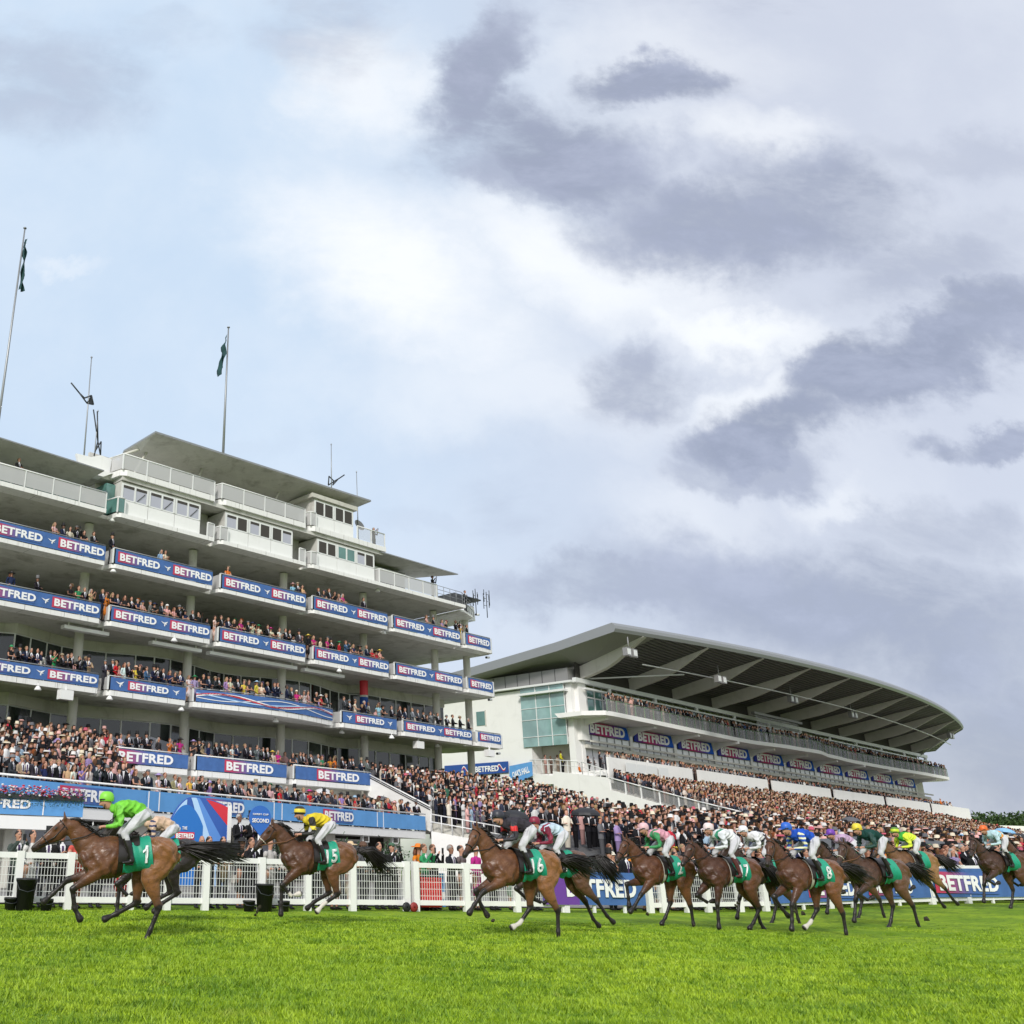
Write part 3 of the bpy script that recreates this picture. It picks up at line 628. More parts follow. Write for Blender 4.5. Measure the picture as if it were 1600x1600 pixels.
# long fascia of the lower terrace, in its own frame along the fascia line
fa = math.atan2(fy5(UE)-fy5(-14), UE+14); F5 = FL @ Matrix.Translation((-14, fy5(-14)-.05, 0)) @ Matrix.Rotation(fa, 4, 'Z')
L5 = (UE+14)/math.cos(fa)
def u_line(px, F_, yfn, z):
    lo, hi = -16., 60.
    for _ in range(40):
        u = (lo+hi)/2; d = F_ @ Vector((u, yfn(u), z))-Vector((0, 0, EYE))
        if CX + F_PX*(d.dot(CR))/d.dot(_f) < px: lo = u
        else: hi = u
    return u
s5 = lambda px: u_line(px, F5, lambda u: 0., 3.4)
c5 = [0, s5(228), s5(425), s5(587), L5-.05]
for i in range(4):
    B = empty('banner', F5, label='long pale blue fascia banner under the lowest handrail, %s section from the left' % ORD[i], cat='banner', group='fascia banners of the lower terrace')
    a, b = c5[i]+.01, c5[i+1]-.01; mb = MB(); mb.box(a, b, -.02, 0, 2.98, 3.80); mb.build('sheet', M_blue2, B)
    mb = MB()
    if i: mb.box(a+.1, a+.16, -.03, -.021, 3.0, 3.78); mb.box(a+.75, a+.81, -.03, -.021, 3.0, 3.78)
    else: mb.box(a+.1, a+.16, -.03, -.021, 3.0, 3.78)
    mb.build('double_line', M_letter, B)
    m = {0: s5(176)-2.75, 1: s5(380)-2.75, 2: s5(551)-2.75, 3: None}[i]
    if m: word(m, 2.75, 3.16, .46, -.04, B)
# ------------------------------------------------------------------ right grandstand
RS = empty('grandstand', FR, label='white grandstand on the right with a wide curved cantilever roof and ribbed underside', cat='grandstand')
U1 = 88.0
def tipy(u): return (40.4+.0027*(u+80.7-122)**2)-51.8
def bal_y(u):   # front line of the upper balcony, which swings in plan
    pts = [(-3, -1.2), (-1.2, -3.3), (4, -3.2), (14, -2.9), (26, -2.6), (36, -3.6), (41, -3.9), (47, -3.0), (55, -2.5), (65, -2.6), (78, -3.2), (86, -3.2), (90, -1.0)]
    for (a, p), (b, q) in zip(pts[:-1], pts[1:]):
        if u <= b: t = (u-a)/(b-a); t = t*t*(3-2*t); return p+(q-p)*t
    return -1
# balcony slab
mb = MB(); us = np.linspace(-2.6, 88.5, 80)
for a, b in zip(us[:-1], us[1:]):
    mb.add([(a, bal_y(a), 14.05), (b, bal_y(b), 14.05), (b, bal_y(b), 14.45), (a, bal_y(a), 14.45), (a, 1, 14.02), (b, 1, 14.02), (b, 1.4, 14.45), (a, 1.4, 14.45)], [(0, 1, 2, 3), (0, 4, 5, 1), (3, 2, 6, 7)], 0)
mb.add([(-2.6, bal_y(-2.6), 14.05), (-2.6, 1, 14.02), (-2.6, 1.4, 14.45), (-2.6, bal_y(-2.6), 14.45)], [(0, 1, 2, 3)], 0)
mb.build('balcony_slab', M_white, RS)
for part in range(6):
    mb = MB(); a0, a1 = -1.2+part*14.8, -1.2+(part+1)*14.8
    n = 9
    for k in range(n):
        a, b = a0+(a1-a0)*k/n, a0+(a1-a0)*(k+1)/n
        mb.add([(a+.04, bal_y(a)+.08, 14.48), (b-.04, bal_y(b)+.08, 14.48), (b-.04, bal_y(b)+.08, 15.45), (a+.04, bal_y(a)+.08, 15.45)], [(0, 1, 2, 3)], 0)
        mb.tube([(a, bal_y(a)+.08, 15.5), (b, bal_y(b)+.08, 15.5)], .035, 4, 1); mb.box(a-.022, a+.022, bal_y(a)+.04, bal_y(a)+.10, 14.4, 15.5, 1)
    mb.build('glass_balustrade', [M_balu2, mat('greenish_frame', (.20, .30, .20), .7, spec=.2)], RS)
# glazed upper storey behind the balcony
for k in range(22):
    a = -.2+k*4.0; b = a+4.0; mb = MB()
    mb.box(a, b, .3, .35, 14.45, 17.2, 1 if k % 5 else 2)
    for q in (a, a+1.33, a+2.66): mb.box(q-.04, q+.04, .2, .3, 14.45, 17.6, 0)
    mb.box(a, b, .2, .3, 16.25, 16.36, 0)
    mb.build('window', [M_frame, M_glass, M_green], RS)
mb = MB()
mb.box(-.6, 87.5, -.9, -.55, 16.75, 16.9); mb.box(-1.7, 87.6, -.6, -.2, 17.35, 17.75)
for u in np.arange(.0, 88, 8.3): mb.lathe([(.2, 14.45), (.2, 17.4)], 10, (u+4.1, -.4, 0))
mb.build('louvre_rail', M_frame, RS)
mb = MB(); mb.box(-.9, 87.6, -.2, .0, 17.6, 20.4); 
mb.build('upper_bulkhead', M_dark_fill, RS)
mb = MB(); 
for k in range(0): pass
mb.box(30, 42, -2.3, -1.9, 17.6, 17.85); mb.build('service_duct', M_grey_clad, RS)
mb = MB(); mb.add([(30.5, -2.2, 15.3), (41, -2.4, 15.1), (41, -2.2, 17.5), (30.5, -2.1, 17.6)], [(0, 1, 2, 3)]); mb.build('glass_screen', M_balu2, RS)
# roof: soffit deck, nose and top follow one arc in plan
NU = 60; us = [-3.7 + (93.2+3.7)*i/NU for i in range(NU+1)]
def edge(u):
    y = tipy(u)-.35
    if u > 84: y += .020*(u-84)**2*.9
    z = 21.75 - (.012*(u-80)**1.35 if u > 80 else 0)
    return y, z
sf = MB(); tp = MB(); ns = MB()
BACKY = 24.
def sect(u):
    y, z = edge(u)
    th = .8 if u < 84 else max(.12, .8-.09*(u-84))
    yr = -.1
    return [(u, y+.12, z-th-.05), (u, yr, 18.85), (u, BACKY, 16.9)], [(u, y, z-th*.35), (u, y+.25, z), (u, yr, 20.83 + (z-21.75)*.5), (u, 9.5, 19.8), (u, BACKY, 18.4)], [(u, y+.12, z-th-.05), (u, y-.02, z-th*.7), (u, y, z-th*.35)]
S = [sect(u) for u in us]
i0 = next(i for i, u in enumerate(us) if u >= -.3)
for i, (A, Bq) in enumerate(zip(S[:-1], S[1:])):
    for mb, k in ((sf, 0), (tp, 1), (ns, 2)):
        if k == 0 and i < i0: continue
        for p, q, r, t in zip(A[k][:-1], Bq[k][:-1], Bq[k][1:], A[k][1:]): mb.add([p, q, r, t], [(0, 1, 2, 3)], 0, k == 1)
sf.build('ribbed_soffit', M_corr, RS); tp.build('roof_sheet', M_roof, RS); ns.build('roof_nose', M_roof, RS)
topv = [Vector(p) for p in S[0][1]]; nose = Vector(S[0][0][0]); low = [nose, topv[2]-Vector((0, 0, .85)), topv[3]-Vector((0, 0, .85)), topv[4]-Vector((0, 0, .85))]
mb = MB(); mb.add([low[0], Vector(S[0][2][1]), topv[0], topv[1], topv[2], topv[3], topv[4], low[3], low[2], low[1]], [tuple(range(10))], 0)
mb.build('verge', M_roof, RS)
mb = MB(); a, b_, c_ = S[-1]; side = [Vector(p) for p in a]; tv = [Vector(p) for p in b_]; mb.add([side[0]] + tv + [side[2], side[1]], [tuple(range(8))], 0); mb.build('verge', M_roof, RS)
mb = MB(); inn = [Vector(S[i0][0][0]), Vector((us[i0], -.1, 18.85)), Vector((us[i0], 9.5, 18.72)), Vector((us[i0], BACKY, 17.0))]
for i in range(3): mb.add([low[i], inn[i], inn[i+1], low[i+1]], [(0, 1, 2, 3)])
e0 = Vector(S[0][0][0]); 
for i in range(i0):
    p, q = Vector(S[i][0][0]), Vector(S[i+1][0][0]); mb.add([p, q, q+Vector((0, .05, .02)), p+Vector((0, .05, .02))], [(0, 1, 2, 3)])
mb.build('verge_soffit', mat('grey_soffit', (.27, .265, .25), .7), RS)
for k in range(11):
    u = 8.3*k; y, z = edge(u); zt = z-.85; mb = MB(); th = .16 if k else .3
    yr = -.1 if k else .2
    n = 10; top = []; bot = []
    for i in range(n+1):
        t = i/n; yy = y+.2+(yr-y-.2)*t; top.append((yy, zt+(18.9-zt)*t)); d = .06+1.35*math.sin(min(1, t*1.5)*PI/2)**1.3*(.85+.15*(1-t)) ; bot.append((yy, zt+(18.9-zt)*t-d))
    mb.slabx(bot+top[::-1], u-th, u+th); mb.build('roof_rib', M_rib, RS)
mb = MB(); pts = []
for k in range(0, 41):
    u = 2.5+2.1*k; y = tipy(u)*.62-.5; pts.append((u, y, 18.95))
mb.tube(pts, .06, 6); mb.tube([(.4, -.3, 17.9), (9.5, -5.3, 18.9)], .08, 6); mb.tube([(83, -1.2, 17.4), (79, -5.5, 18.9)], .07, 5); mb.build('tie_bar', M_frame, RS)
for (x, y) in [(983, 1020), (1124, 1062), (1237, 1093), (1331, 1117), (1484, 1150)]:
    p = hit(FRi, x, y, 2, 18.6 if x < 1400 else 19.6); mb = MB()
    for dx in (-.5, .5): mb.box(p.x+dx-.35, p.x+dx+.35, p.y-.3, p.y+.1, p.z-.35, p.z+.35, 0); mb.box(p.x+dx-.25, p.x+dx+.25, p.y-.33, p.y-.29, p.z-.25, p.z+.25, 1)
    mb.tube([(p.x, p.y, p.z+.3), (p.x, p.y, p.z+1.4)], .05, 5, 0); mb.build('floodlight', [M_grey_clad, M_frame], RS)
# left side wall of the right stand
mb = MB(); mb.box(-1.6, .0, 4.9, 24, -.5, 17.2); mb.box(-1.5, -.1, 0.2, 4.9, 11.9, 12.4); mb.build('side_wall', M_white, RS)
mb = MB(); mb.box(-1.75, -.2, .2, 24, 17.5, 18.75); 
for y in np.arange(1.6, 24, 1.45): mb.box(-1.78, -1.7, y-.02, y+.02, 17.5, 18.75, 1)
mb.build('cladding_band', [M_grey_clad, M_dark], RS)
mb = MB(); mb.box(-2.1, -.2, -.3, 24, 17.32, 17.5); mb.box(-2.3, -.2, .4, 5.6, 16.55, 16.75); mb.build('side_cornice', M_frame, RS)
for i, (y0, y1) in enumerate(((.75, 2.35), (2.35, 3.95), (3.95, 5.7))):
    mb = MB(); mb.box(-1.75, -1.70, y0, y1, 11.7, 17.3, 1)
    mb.box(-1.82, -1.75, y0-.03, y0+.03, 11.7, 17.3, 0)
    for z in (12.6, 14.2, 15.3): mb.box(-1.81, -1.75, y0, y1, z-.025, z+.025, 0)
    mb.build('window', [M_frame, mat('sky_reflection_glass', (.26, .42, .41), .05, spec=1.0, noise=(.5, .35))], RS)  # pale green-blue base colour carries the sky reflected in the glazing
mb = MB(); mb.box(-1.6, 0, .1, .75, 7, 17.3); mb.box(-1.0, .2, -.3, .4, 12.1, 17.4); mb.build('corner_pier', M_white, RS)
mb = MB(); mb.box(-1.66, -1.55, 10.2, 11.3, 14.2, 15.6, 1); mb.box(-1.69, -1.6, 10.1, 10.2, 14.1, 15.7, 0); mb.build('window', [M_concrete, M_green], RS)
# main level: sign posts, brackets, windows, louvre bars
for k in range(11):
    u = 8.3*k-.35; mb = MB(); mb.box(u-.25, u+.25, .05, .6, 7.5, 14.02); mb.slabx([(.05, 13.2), (.05, 14.04), (-2.6, 14.04), (-2.6, 13.8), (-.6, 13.55)], u-.2, u+.2); mb.build('support_post', M_white, RS)
for k in range(10):
    u = 8.3*k; mb = MB()
    mb.box(u-.1, u+7.7, .2, .26, 12.2, 12.75, 3); mb.box(u-.1, u+7.7, .5, .56, 9.4, 12.2, 3)
    for q in np.arange(u-.1, u+7.8, 1.3): mb.box(q-.035, q+.035, .12, .2, 9.4, 12.75, 0)
    mb.box(u-.1, u+7.7, .42, .5, 12.7, 12.8, 0); mb.build('window', [M_steel, M_glass, M_clean, mat('sky_reflection_white', (.86, .87, .88), .35, spec=.8)], RS)  # white base colour paints the sky's reflection on these panes
mb = MB(); mb.box(-.2, 86.6, -.7, -.55, 11.95, 12.12); mb.box(-.2, 86.6, -.3, .4, 11.45, 11.75); mb.build('louvre_rail', M_concrete, RS)
mb = MB(); mb.box(0, 87, .56, 22, 7, 13.9); mb.box(0, 87, .56, 22, 14.5, 20.0); mb.build('main_block', M_concrete, RS)
# white front wall of the members' terrace and raked standing deck below it
mb = MB()
for k in range(6):
    a, b = -.8+k*16., -.8+(k+1)*16-1.2
    mb.box(a, b, -2.6, -2.4, 8.2, 10.45)
mb.box(-.8, 95, -2.4, 1, 9.0, 9.3); mb.build('terrace_wall', M_white, RS)
mb = MB(); mb.prism([(-1.7, -18.5), (96, -26), (96, -2.4), (-1.7, -2.4)], -.5, -.45)
n = 26
for i in range(n):
    y0 = -18.5+(18.5-2.6)*i/n; y1 = -18.5+(18.5-2.6)*(i+1)/n; z = 3.1+(7.6-3.1)*i/(n-1)
    mb.box(-1.5, 96, y0, y1+.01, z-1.0, z)
mb.build('raked_terrace', M_concrete, RS)
# flank wall with sloping glass rail
W_ = [(864, 1205), (910, 1210), (952, 1215), (1000, 1228), (1090, 1252), (1190, 1276), (1240, 1290), (1262, 1296)]
fl = [hit(FRi, x, y, 0, -1.7) for x, y in W_]
fl = [Vector((-1.7, p.y, p.z)) for p in fl]
drop = [0, 0, 1.05, 1.05, 1.05, 1.05, 1.05, 1.05]
mb = MB(); poly = [(p.y, p.z-d) for p, d in zip(fl, drop)]; poly = [(5.6, poly[0][1]+.05)] + poly
# keep the stair notch: platform, step down, then the raked part
full_ = [(fl[0].y+.0, -.5), ] 
mb.slabx([(-19.5, 2.6)] + [(p[0], p[1]) for p in reversed(poly[3:])] + [(fl[2].y+.1, fl[2].z)] + [(poly[2][0], poly[2][1]), (poly[1][0], poly[1][1])] + [(fl[0].y, -.5), (-19.5, -.5)], -1.75, -1.4)
mb.build('flank_wall', M_white, RS)
mb = MB()
for p, q in zip(fl[2:-1], fl[3:]):
    n = max(1, round(abs(p.y-q.y)/1.6))
    for i in range(n):
        a = p.lerp(q, i/n); b = p.lerp(q, (i+1)/n)
        mb.add([(-1.6, a.y, a.z-1.0), (-1.6, b.y, b.z-1.0), (-1.6, b.y, b.z-.05), (-1.6, a.y, a.z-.05)], [(0, 1, 2, 3)], 0); mb.tube([a, b], .05, 5, 1); mb.box(-1.65, -1.55, a.y-.05, a.y+.05, a.z-1.05, a.z, 1)
mb.build('glass_balustrade', [M_balu2, M_clean], RS)
mb = MB()    # platform rail
pl = [(5.2, 10.5), (2.6, 10.4), (-.4, 10.05), (-2.8, 9.2)]
for a, b in zip(pl[:-1], pl[1:]):
    n = 4
    mb.tube([(-1.6, a[0], a[1]), (-1.6, b[0], b[1])], .04, 5); mb.tube([(-1.6, a[0], a[1]-.45), (-1.6, b[0], b[1]-.45)], .025, 5)
    for i in range(n+1): t = i/n; y = a[0]+(b[0]-a[0])*t; z = a[1]+(b[1]-a[1])*t; mb.box(-1.63, -1.57, y-.03, y+.03, z-1.2, z)
for u in (1.6, 3.4, 5.2, 7.2): mb.box(u-.04, u+.04, -2.9, -2.85, 8.3, 10.3); mb.box(u, u+1.7, -2.88, -2.86, 8.5, 10.1)
mb.build('handrail', M_frame, RS)
mb = MB(); mb.box(-1.4, 3, -2.3, 6, 8.8, 9.15); mb.build('stair_platform', M_white, RS)
# beam and covered link between the stands
mb = MB(); mb.slabx([(fl[0].y, 8.95), (fl[0].y, 8.2), (24, 8.2), (24, 9.15), (5.6, 9.35)], -1.7, -.3); mb.box(-1.5, -.9, 3.1, 3.8, -.5, 8.6); mb.box(-1.6, -.6, 8.6, 9.3, -.5, 8.6); mb.box(2.2, 2.5, 2.0, 24, -.5, 9); mb.build('link_beam', M_white, RS)
for y in (2.7, 5.6, 8.6): 
    mb = MB(); mb.box(2.1, 2.2, y, y+2.3, 3, 7.4, 1); mb.box(2.05, 2.2, y+2.3, y+2.5, 3, 7.5, 0); mb.build('window', [M_frame, M_green], RS)
# signs
for k in range(10):
    B = empty('sign_panel', FR, label='red to blue sign with white word under the upper balcony, %s from left' % ORD[k], cat='sign', group='signs under the right stand balcony')
    u = 8.3*k; mb = MB(); mb.side([(u+.0, 12.78), (u+7.45, 12.78), (u+7.1, 13.95), (u+.6, 13.95), (u+.1, 13.6)], -.05, .0); mb.build('panel', M_grad2, B)
    put_text('BETFRED', u+.75, -.075, 12.92, 5.9, .90, B, bold=.045, space=1.05)
B = empty('banner', FR, label='navy banner with white word and ribbon, hanging between the two stands', cat='banner')
mb = MB(); y0, y1 = 7.6, 15.6; mb.slabx([(y0, 9.45), (y0, 10.5), (y1, 10.45), (y1, 9.3)], -1.85, -1.76); mb.build('sheet', M_navy, B)
put_text('BETFRED', -1.88, 11.6, 9.62, 2.9, .55, B, rz=-PI/2); ribbon_b = MB()
for k in range(20):
    t0, t1 = k/20, (k+1)/20; f = lambda t: 9.95+.25*math.sin(t*6)
    for d, mi in ((0, 0), (-.12, 1)):
        for (ya, L) in ((8.4, -.9+.9), (12.8, 0)):
            ribbon_b.add([(-1.87, ya-1.0*t0+.5, f(t0)+d), (-1.87, ya-1.0*t1+.5, f(t1)+d), (-1.87, ya-1.0*t1+.5, f(t1)+d+.1), (-1.87, ya-1.0*t0+.5, f(t0)+d+.1)], [(0, 1, 2, 3)], mi)
ribbon_b.build('wave_stripe', [M_letter, M_red], B)
B = empty('banner', FR, label='slanting blue hall banner with two white words at the white stair wall', cat='banner')
q = [hit(FRi, x, y, 0, -1.95) for x, y in ((796, 1229), (832, 1212), (831, 1190), (796, 1197))]
mb = MB(); mb.slabx([(p.y, p.z) for p in q], -1.97, -1.9); mb.build('sheet', M_blue2, B)
sl = math.atan2(q[1].z-q[0].z, q[0].y-q[1].y)
link('lettering', text_mesh("OAK'S HALL", .03), B, Matrix.Translation((-2.0, q[0].y-.55, (q[0].z+q[3].z)/2-.22)) @ Matrix.Rotation(-PI/2, 4, 'Z') @ Matrix.Rotation(-sl*.75, 4, 'Y') @ Matrix.Diagonal((2.0, 1, .62, 1)))
B = empty('banner', FR, label='long red strip banner along the right stand flank wall behind the crowd', cat='banner')
mb = MB(); p = hit(FRi, 968, 1274, 1, -13.0); q2 = hit(FRi, 1040, 1266, 1, -14.0); mb.add([(p.x, p.y, p.z-.25), (q2.x, q2.y, q2.z-.3), (q2.x, q2.y, q2.z+.35), (p.x, p.y, p.z+.12)], [(0, 1, 2, 3)]); mb.add([(p.x, p.y+.05, p.z-.25), (q2.x, q2.y+.05, q2.z-.3), (q2.x, q2.y+.05, q2.z+.35), (p.x, p.y+.05, p.z+.12)], [(3, 2, 1, 0)]); mb.build('sheet', M_red, B)

# ------------------------------------------------------------------ roof masts and flags
def mast(p0x, p0y, p1x, p1y, yl, r, name, label, cat, flag=None, extra=None):
    a = hit(FLi, p0x, p0y, 1, yl); b = hit(FLi, p1x, p1y, 1, yl)
    T = empty(name, FL, label=label, cat=cat)
    mb = MB(); mb.tube([(a.x, yl, a.z-1.5), (a.x+(b.x-a.x)*.5, yl, a.z+(b.z-a.z)*.45), (b.x, yl, b.z)], [r, r*.75, r*.5], 8); mb.lathe([(0.01, .12), (r*1.1, .05), (r*1.1, 0)], 8, (b.x, yl, b.z)); mb.build('pole', M_steel, T)
    if flag:
        p = [hit(FLi, x, y, 1, yl) for x, y in flag]; mb = MB(); n = 14
        def fn(s, t): q = p[0].lerp(p[2], s); e = p[1].lerp(p[3], s); r_ = q.lerp(e, t); return (r_.x+.06*math.sin(s*17+t*3), yl+.18*math.sin(s*9+t*8), r_.z+.04*math.sin(s*23))
        mb.grid(fn, n, 5); mb.build('flag', M_flag, T)
    if extra: extra(T, a, b)
    return T
mast(-14, 740, 39, 357, 4.0, .10, 'flagpole', 'tall grey flagpole at the far left with a furled dark green flag', 'flagpole', flag=[(38, 378), (41, 372), (31, 452), (36, 455)])
mast(349, 700, 357, 512, 3.0, .10, 'flagpole', 'tall grey flagpole rising behind the tilted roof with a furled dark green flag', 'flagpole', flag=[(355, 522), (348, 540), (347, 585), (339, 588)])
def vane(T, a, b):
    mb = MB(); k = [hit(FLi, x, y, 1, 3.6) for x, y in ((111, 598), (124, 614), (132, 622), (143, 618), (146, 632), (136, 630))]
    for i, j in ((0, 1), (1, 2), (2, 3), (3, 4), (4, 5), (1, 5), (5, 3)): mb.tube([k[i], k[j]], .05, 5)
    mb.add([k[3], k[4], k[5]], [(0, 1, 2)]); mb.build('antenna_arm', M_dark, T)
mast(131, 722, 143, 559, 3.6, .06, 'aerial_mast', 'thin grey aerial mast with a forked arm above the left stand roof', 'mast', extra=vane)
def lattice(T, a, b):
    mb = MB(); k = [hit(FLi, x, y, 1, 3.2) for x, y in ((146, 640), (153, 690), (147, 712), (157, 712), (158, 690), (148, 706), (152, 643))]
    for i, j in ((0, 1), (1, 2), (1, 3), (4, 5), (6, 1), (4, 3)): mb.tube([k[i], k[j]], .045, 5)
    mb.build('lattice_leg', M_dark, T)
mast(148, 712, 153, 643, 3.2, .045, 'aerial_mast', 'short dark lattice aerial beside the white roof parapet', 'mast', extra=lattice)
def vane2(T, a, b):
    mb = MB(); k = [hit(FLi, x, y, 1, 2.6) for x, y in ((514, 744), (522, 752), (529, 748), (538, 742), (520, 758), (513, 758))]
    for i, j in ((0, 1), (1, 2), (2, 3), (1, 4), (0, 5), (2, 4), (5, 1)): mb.tube([k[i], k[j]], .05, 5)
    mb.build('antenna_arm', M_dark, T)
mast(518, 764, 517.5, 695, 2.6, .05, 'aerial_mast', 'thin aerial mast with forked arm on the tilted roof right of its middle', 'mast', extra=vane2)
def dish(T, a, b):
    p = hit(FLi, 560, 822, 1, 1.6); mb = MB(); n = 8
    mb.lathe([(.02, 0), (.25, .04), (.48, .14)], 14, (0, 0, 0)); o = mb.build('satellite_dish', M_grey_clad, T); o.matrix_local = Matrix.Translation(p) @ Matrix.Rotation(1.2, 4, 'X')
mast(560, 830, 557, 738, 1.6, .045, 'aerial_mast', 'thin whip aerial with a grey dish beside the small top cabin', 'mast', extra=dish)
for (x, s, lb) in ((743, 1., 'dark radio aerial cluster, left one of two at the roof deck end'), (760, 1.3, 'denser radio aerial cluster at the very end of the roof deck')):
    T = empty('radio_aerial', FL, label=lb, cat='aerial'); p = hit(FLi, x, 935, 1, 1.8); mb = MB(); mb.tube([(p.x, p.y, 20.2), (p.x, p.y, 22.2)], .035, 5)
    for i in range(int(5*s)):
        z = 21.2+.2*i; q = (i % 3-1)*.3*s; mb.tube([(p.x, p.y, z), (p.x+q, p.y, z)], .02, 4); mb.tube([(p.x+q, p.y, z-.3), (p.x+q, p.y, z+.4)], .03, 5)
        mb.tube([(p.x-q*.8, p.y, z-.1), (p.x-q*.8, p.y, z+.35)], .03, 5)
    mb.build('antenna', M_dark, T)
# ------------------------------------------------------------------ organic bodies: tapered chains fused into one skin
def fuse(name, chains, voxel, mats, smooth=4, seg=12, attrs=None, rigid=None):
    """chains: list of (material index, [(x,y,z,side radius,other radius)], up vector)"""
    mb = MB()
    for (mi, pts, up) in chains:
        P_ = [Vector(p[:3]) for p in pts]; n = len(P_); k = len(mb.v); rings = []
        ext = []
        for i in range(n):
            t = (P_[min(i+1, n-1)]-P_[max(i-1, 0)]).normalized()
            s = t.cross(Vector(up)); s = s.normalized() if s.length > 1e-4 else Vector((0, 1, 0)); q = s.cross(t).normalized()
            ra, rb = pts[i][3], pts[i][4] if len(pts[i]) > 4 else pts[i][3]
            if i == 0:
                for f, g_ in ((.9, .45), (.5, .85)): ext.append((P_[0]-t*min(ra, rb)*f, s, q, ra*g_, rb*g_))
            ext.append((P_[i], s, q, ra, rb))
            if i == n-1:
                for f, g_ in ((.5, .85), (.9, .45)): ext.append((P_[i]+t*min(ra, rb)*f, s, q, ra*g_, rb*g_))
        for (c, s, q, ra, rb) in ext:
            for j in range(seg):
                an = 2*PI*j/seg; mb.v.append(tuple(c+s*ra*math.cos(an)+q*rb*math.sin(an)))
        m = len(ext)
        fs = [(k+i*seg+j, k+i*seg+(j+1) % seg, k+(i+1)*seg+(j+1) % seg, k+(i+1)*seg+j) for i in range(m-1) for j in range(seg)]
        fs += [tuple(k+j for j in range(seg-1, -1, -1)), tuple(k+(m-1)*seg+j for j in range(seg))]
        mb.f += fs; mb.m += [0]*len(fs); mb.sm += [True]*len(fs)
    me = mb.mesh('tmp', mats[0]); bm = bmesh.new(); bm.from_mesh(me); bmesh.ops.recalc_face_normals(bm, faces=bm.faces); bm.to_mesh(me); bm.free()
    o = bpy.data.objects.new('tmp', me); C.objects.link(o)
    r = o.modifiers.new('r', 'REMESH'); r.mode = 'VOXEL'; r.voxel_size = voxel
    if smooth: sm = o.modifiers.new('s', 'SMOOTH'); sm.iterations = smooth; sm.factor = .5
    dg = bpy.context.evaluated_depsgraph_get(); out = bpy.data.meshes.new_from_object(o.evaluated_get(dg)); bpy.data.objects.remove(o); bpy.data.meshes.remove(me)
    out.name = name; out.materials.clear()
    for m_ in mats: out.materials.append(m_)
    nf = len(out.polygons); out.polygons.foreach_set('use_smooth', [True]*nf)
    fc = np.empty(nf*3); out.polygons.foreach_get('center', fc); fc = fc.reshape(-1, 3)
    if len(set(c[0] for c in chains)) > 1:
        best = np.full(nf, 1e9); idx = np.zeros(nf, dtype=np.int32)
        for (mi, pts, up) in chains:
            for a, b in zip(pts[:-1], pts[1:]):
                A = np.array(a[:3]); B = np.array(b[:3]); ab = B-A; t = np.clip(((fc-A)@ab)/max(ab@ab, 1e-9), 0, 1)
                rr = (a[3]+(a[4] if len(a) > 4 else a[3]))/2*(1-t)+(b[3]+(b[4] if len(b) > 4 else b[3]))/2*t
                d = np.linalg.norm(fc-(A+t[:, None]*ab), axis=1)-rr
                m = d < best; best[m] = d[m]; idx[m] = mi
        if rigid is not None: idx = rigid(fc, idx)
        out.polygons.foreach_set('material_index', idx)
    if attrs:
        nv = len(out.vertices); co = np.empty(nv*3); out.vertices.foreach_get('co', co); co = co.reshape(-1, 3)
        for an, fn in attrs.items():
            at = out.attributes.new(an, 'FLOAT', 'POINT'); at.data.foreach_set('value', fn(co).astype(np.float32))
    out.update(); return out
Z3 = (0, 0, 1); Y3 = (0, 1, 0); X3 = (1, 0, 0)
def rd(a): a = math.radians(a); return Vector((math.sin(a), 0, -math.cos(a)))
def front_leg(sy, ang, el=None):
    fa_, ca, pa = ang; sh = Vector((.56, sy*.15, 1.13))
    e = Vector((.47+.10*math.sin(math.radians(fa_))+.02, sy*.16, .96+.05*abs(math.sin(math.radians(fa_)))))
    k = e+rd(fa_)*.44; f = k+rd(ca)*.30; p = f+rd(pa)*.12; h = p+rd(pa)*.075
    for q, w in ((k, .01), (f, .02), (p, .02), (h, .02)): q.y -= sy*w
    return sh, e, k, f, p, h
def hind_leg(sy, ang):
    ta, ga, ca, pa = ang; hp = Vector((-.50, sy*.13, 1.28))
    s = hp+rd(ta)*.40; s.y = sy*.16; k = s+rd(ga)*.46; f = k+rd(ca)*.38; p = f+rd(pa)*.12; h = p+rd(pa)*.075
    return hp, s, k, f, p, h
TR = [(-.82,1.29,.07,.10),(-.77,1.29,.18,.22),(-.64,1.32,.262,.29),(-.45,1.335,.285,.30),(-.25,1.33,.25,.255),(-.05,1.305,.25,.255),(.15,1.275,.255,.295),(.32,1.255,.25,.335),(.48,1.25,.225,.345),(.62,1.25,.20,.31),(.74,1.25,.15,.24),(.82,1.24,.07,.11)]
def trunk_at(x):
    xs_ = [t[0] for t in TR]; return [np.interp(x, xs_, [t[i] for t in TR]) for i in (1, 2, 3)]
def on_trunk(x, arc, off):      # arc: metres from the spine down the side (sign = side)
    zc, a, b = trunk_at(x); th = arc/((a+b)/2*1.0); s = 1 if th >= 0 else -1
    return Vector((x, math.sin(th)*(a+off), zc+math.cos(th)*(b+off)))
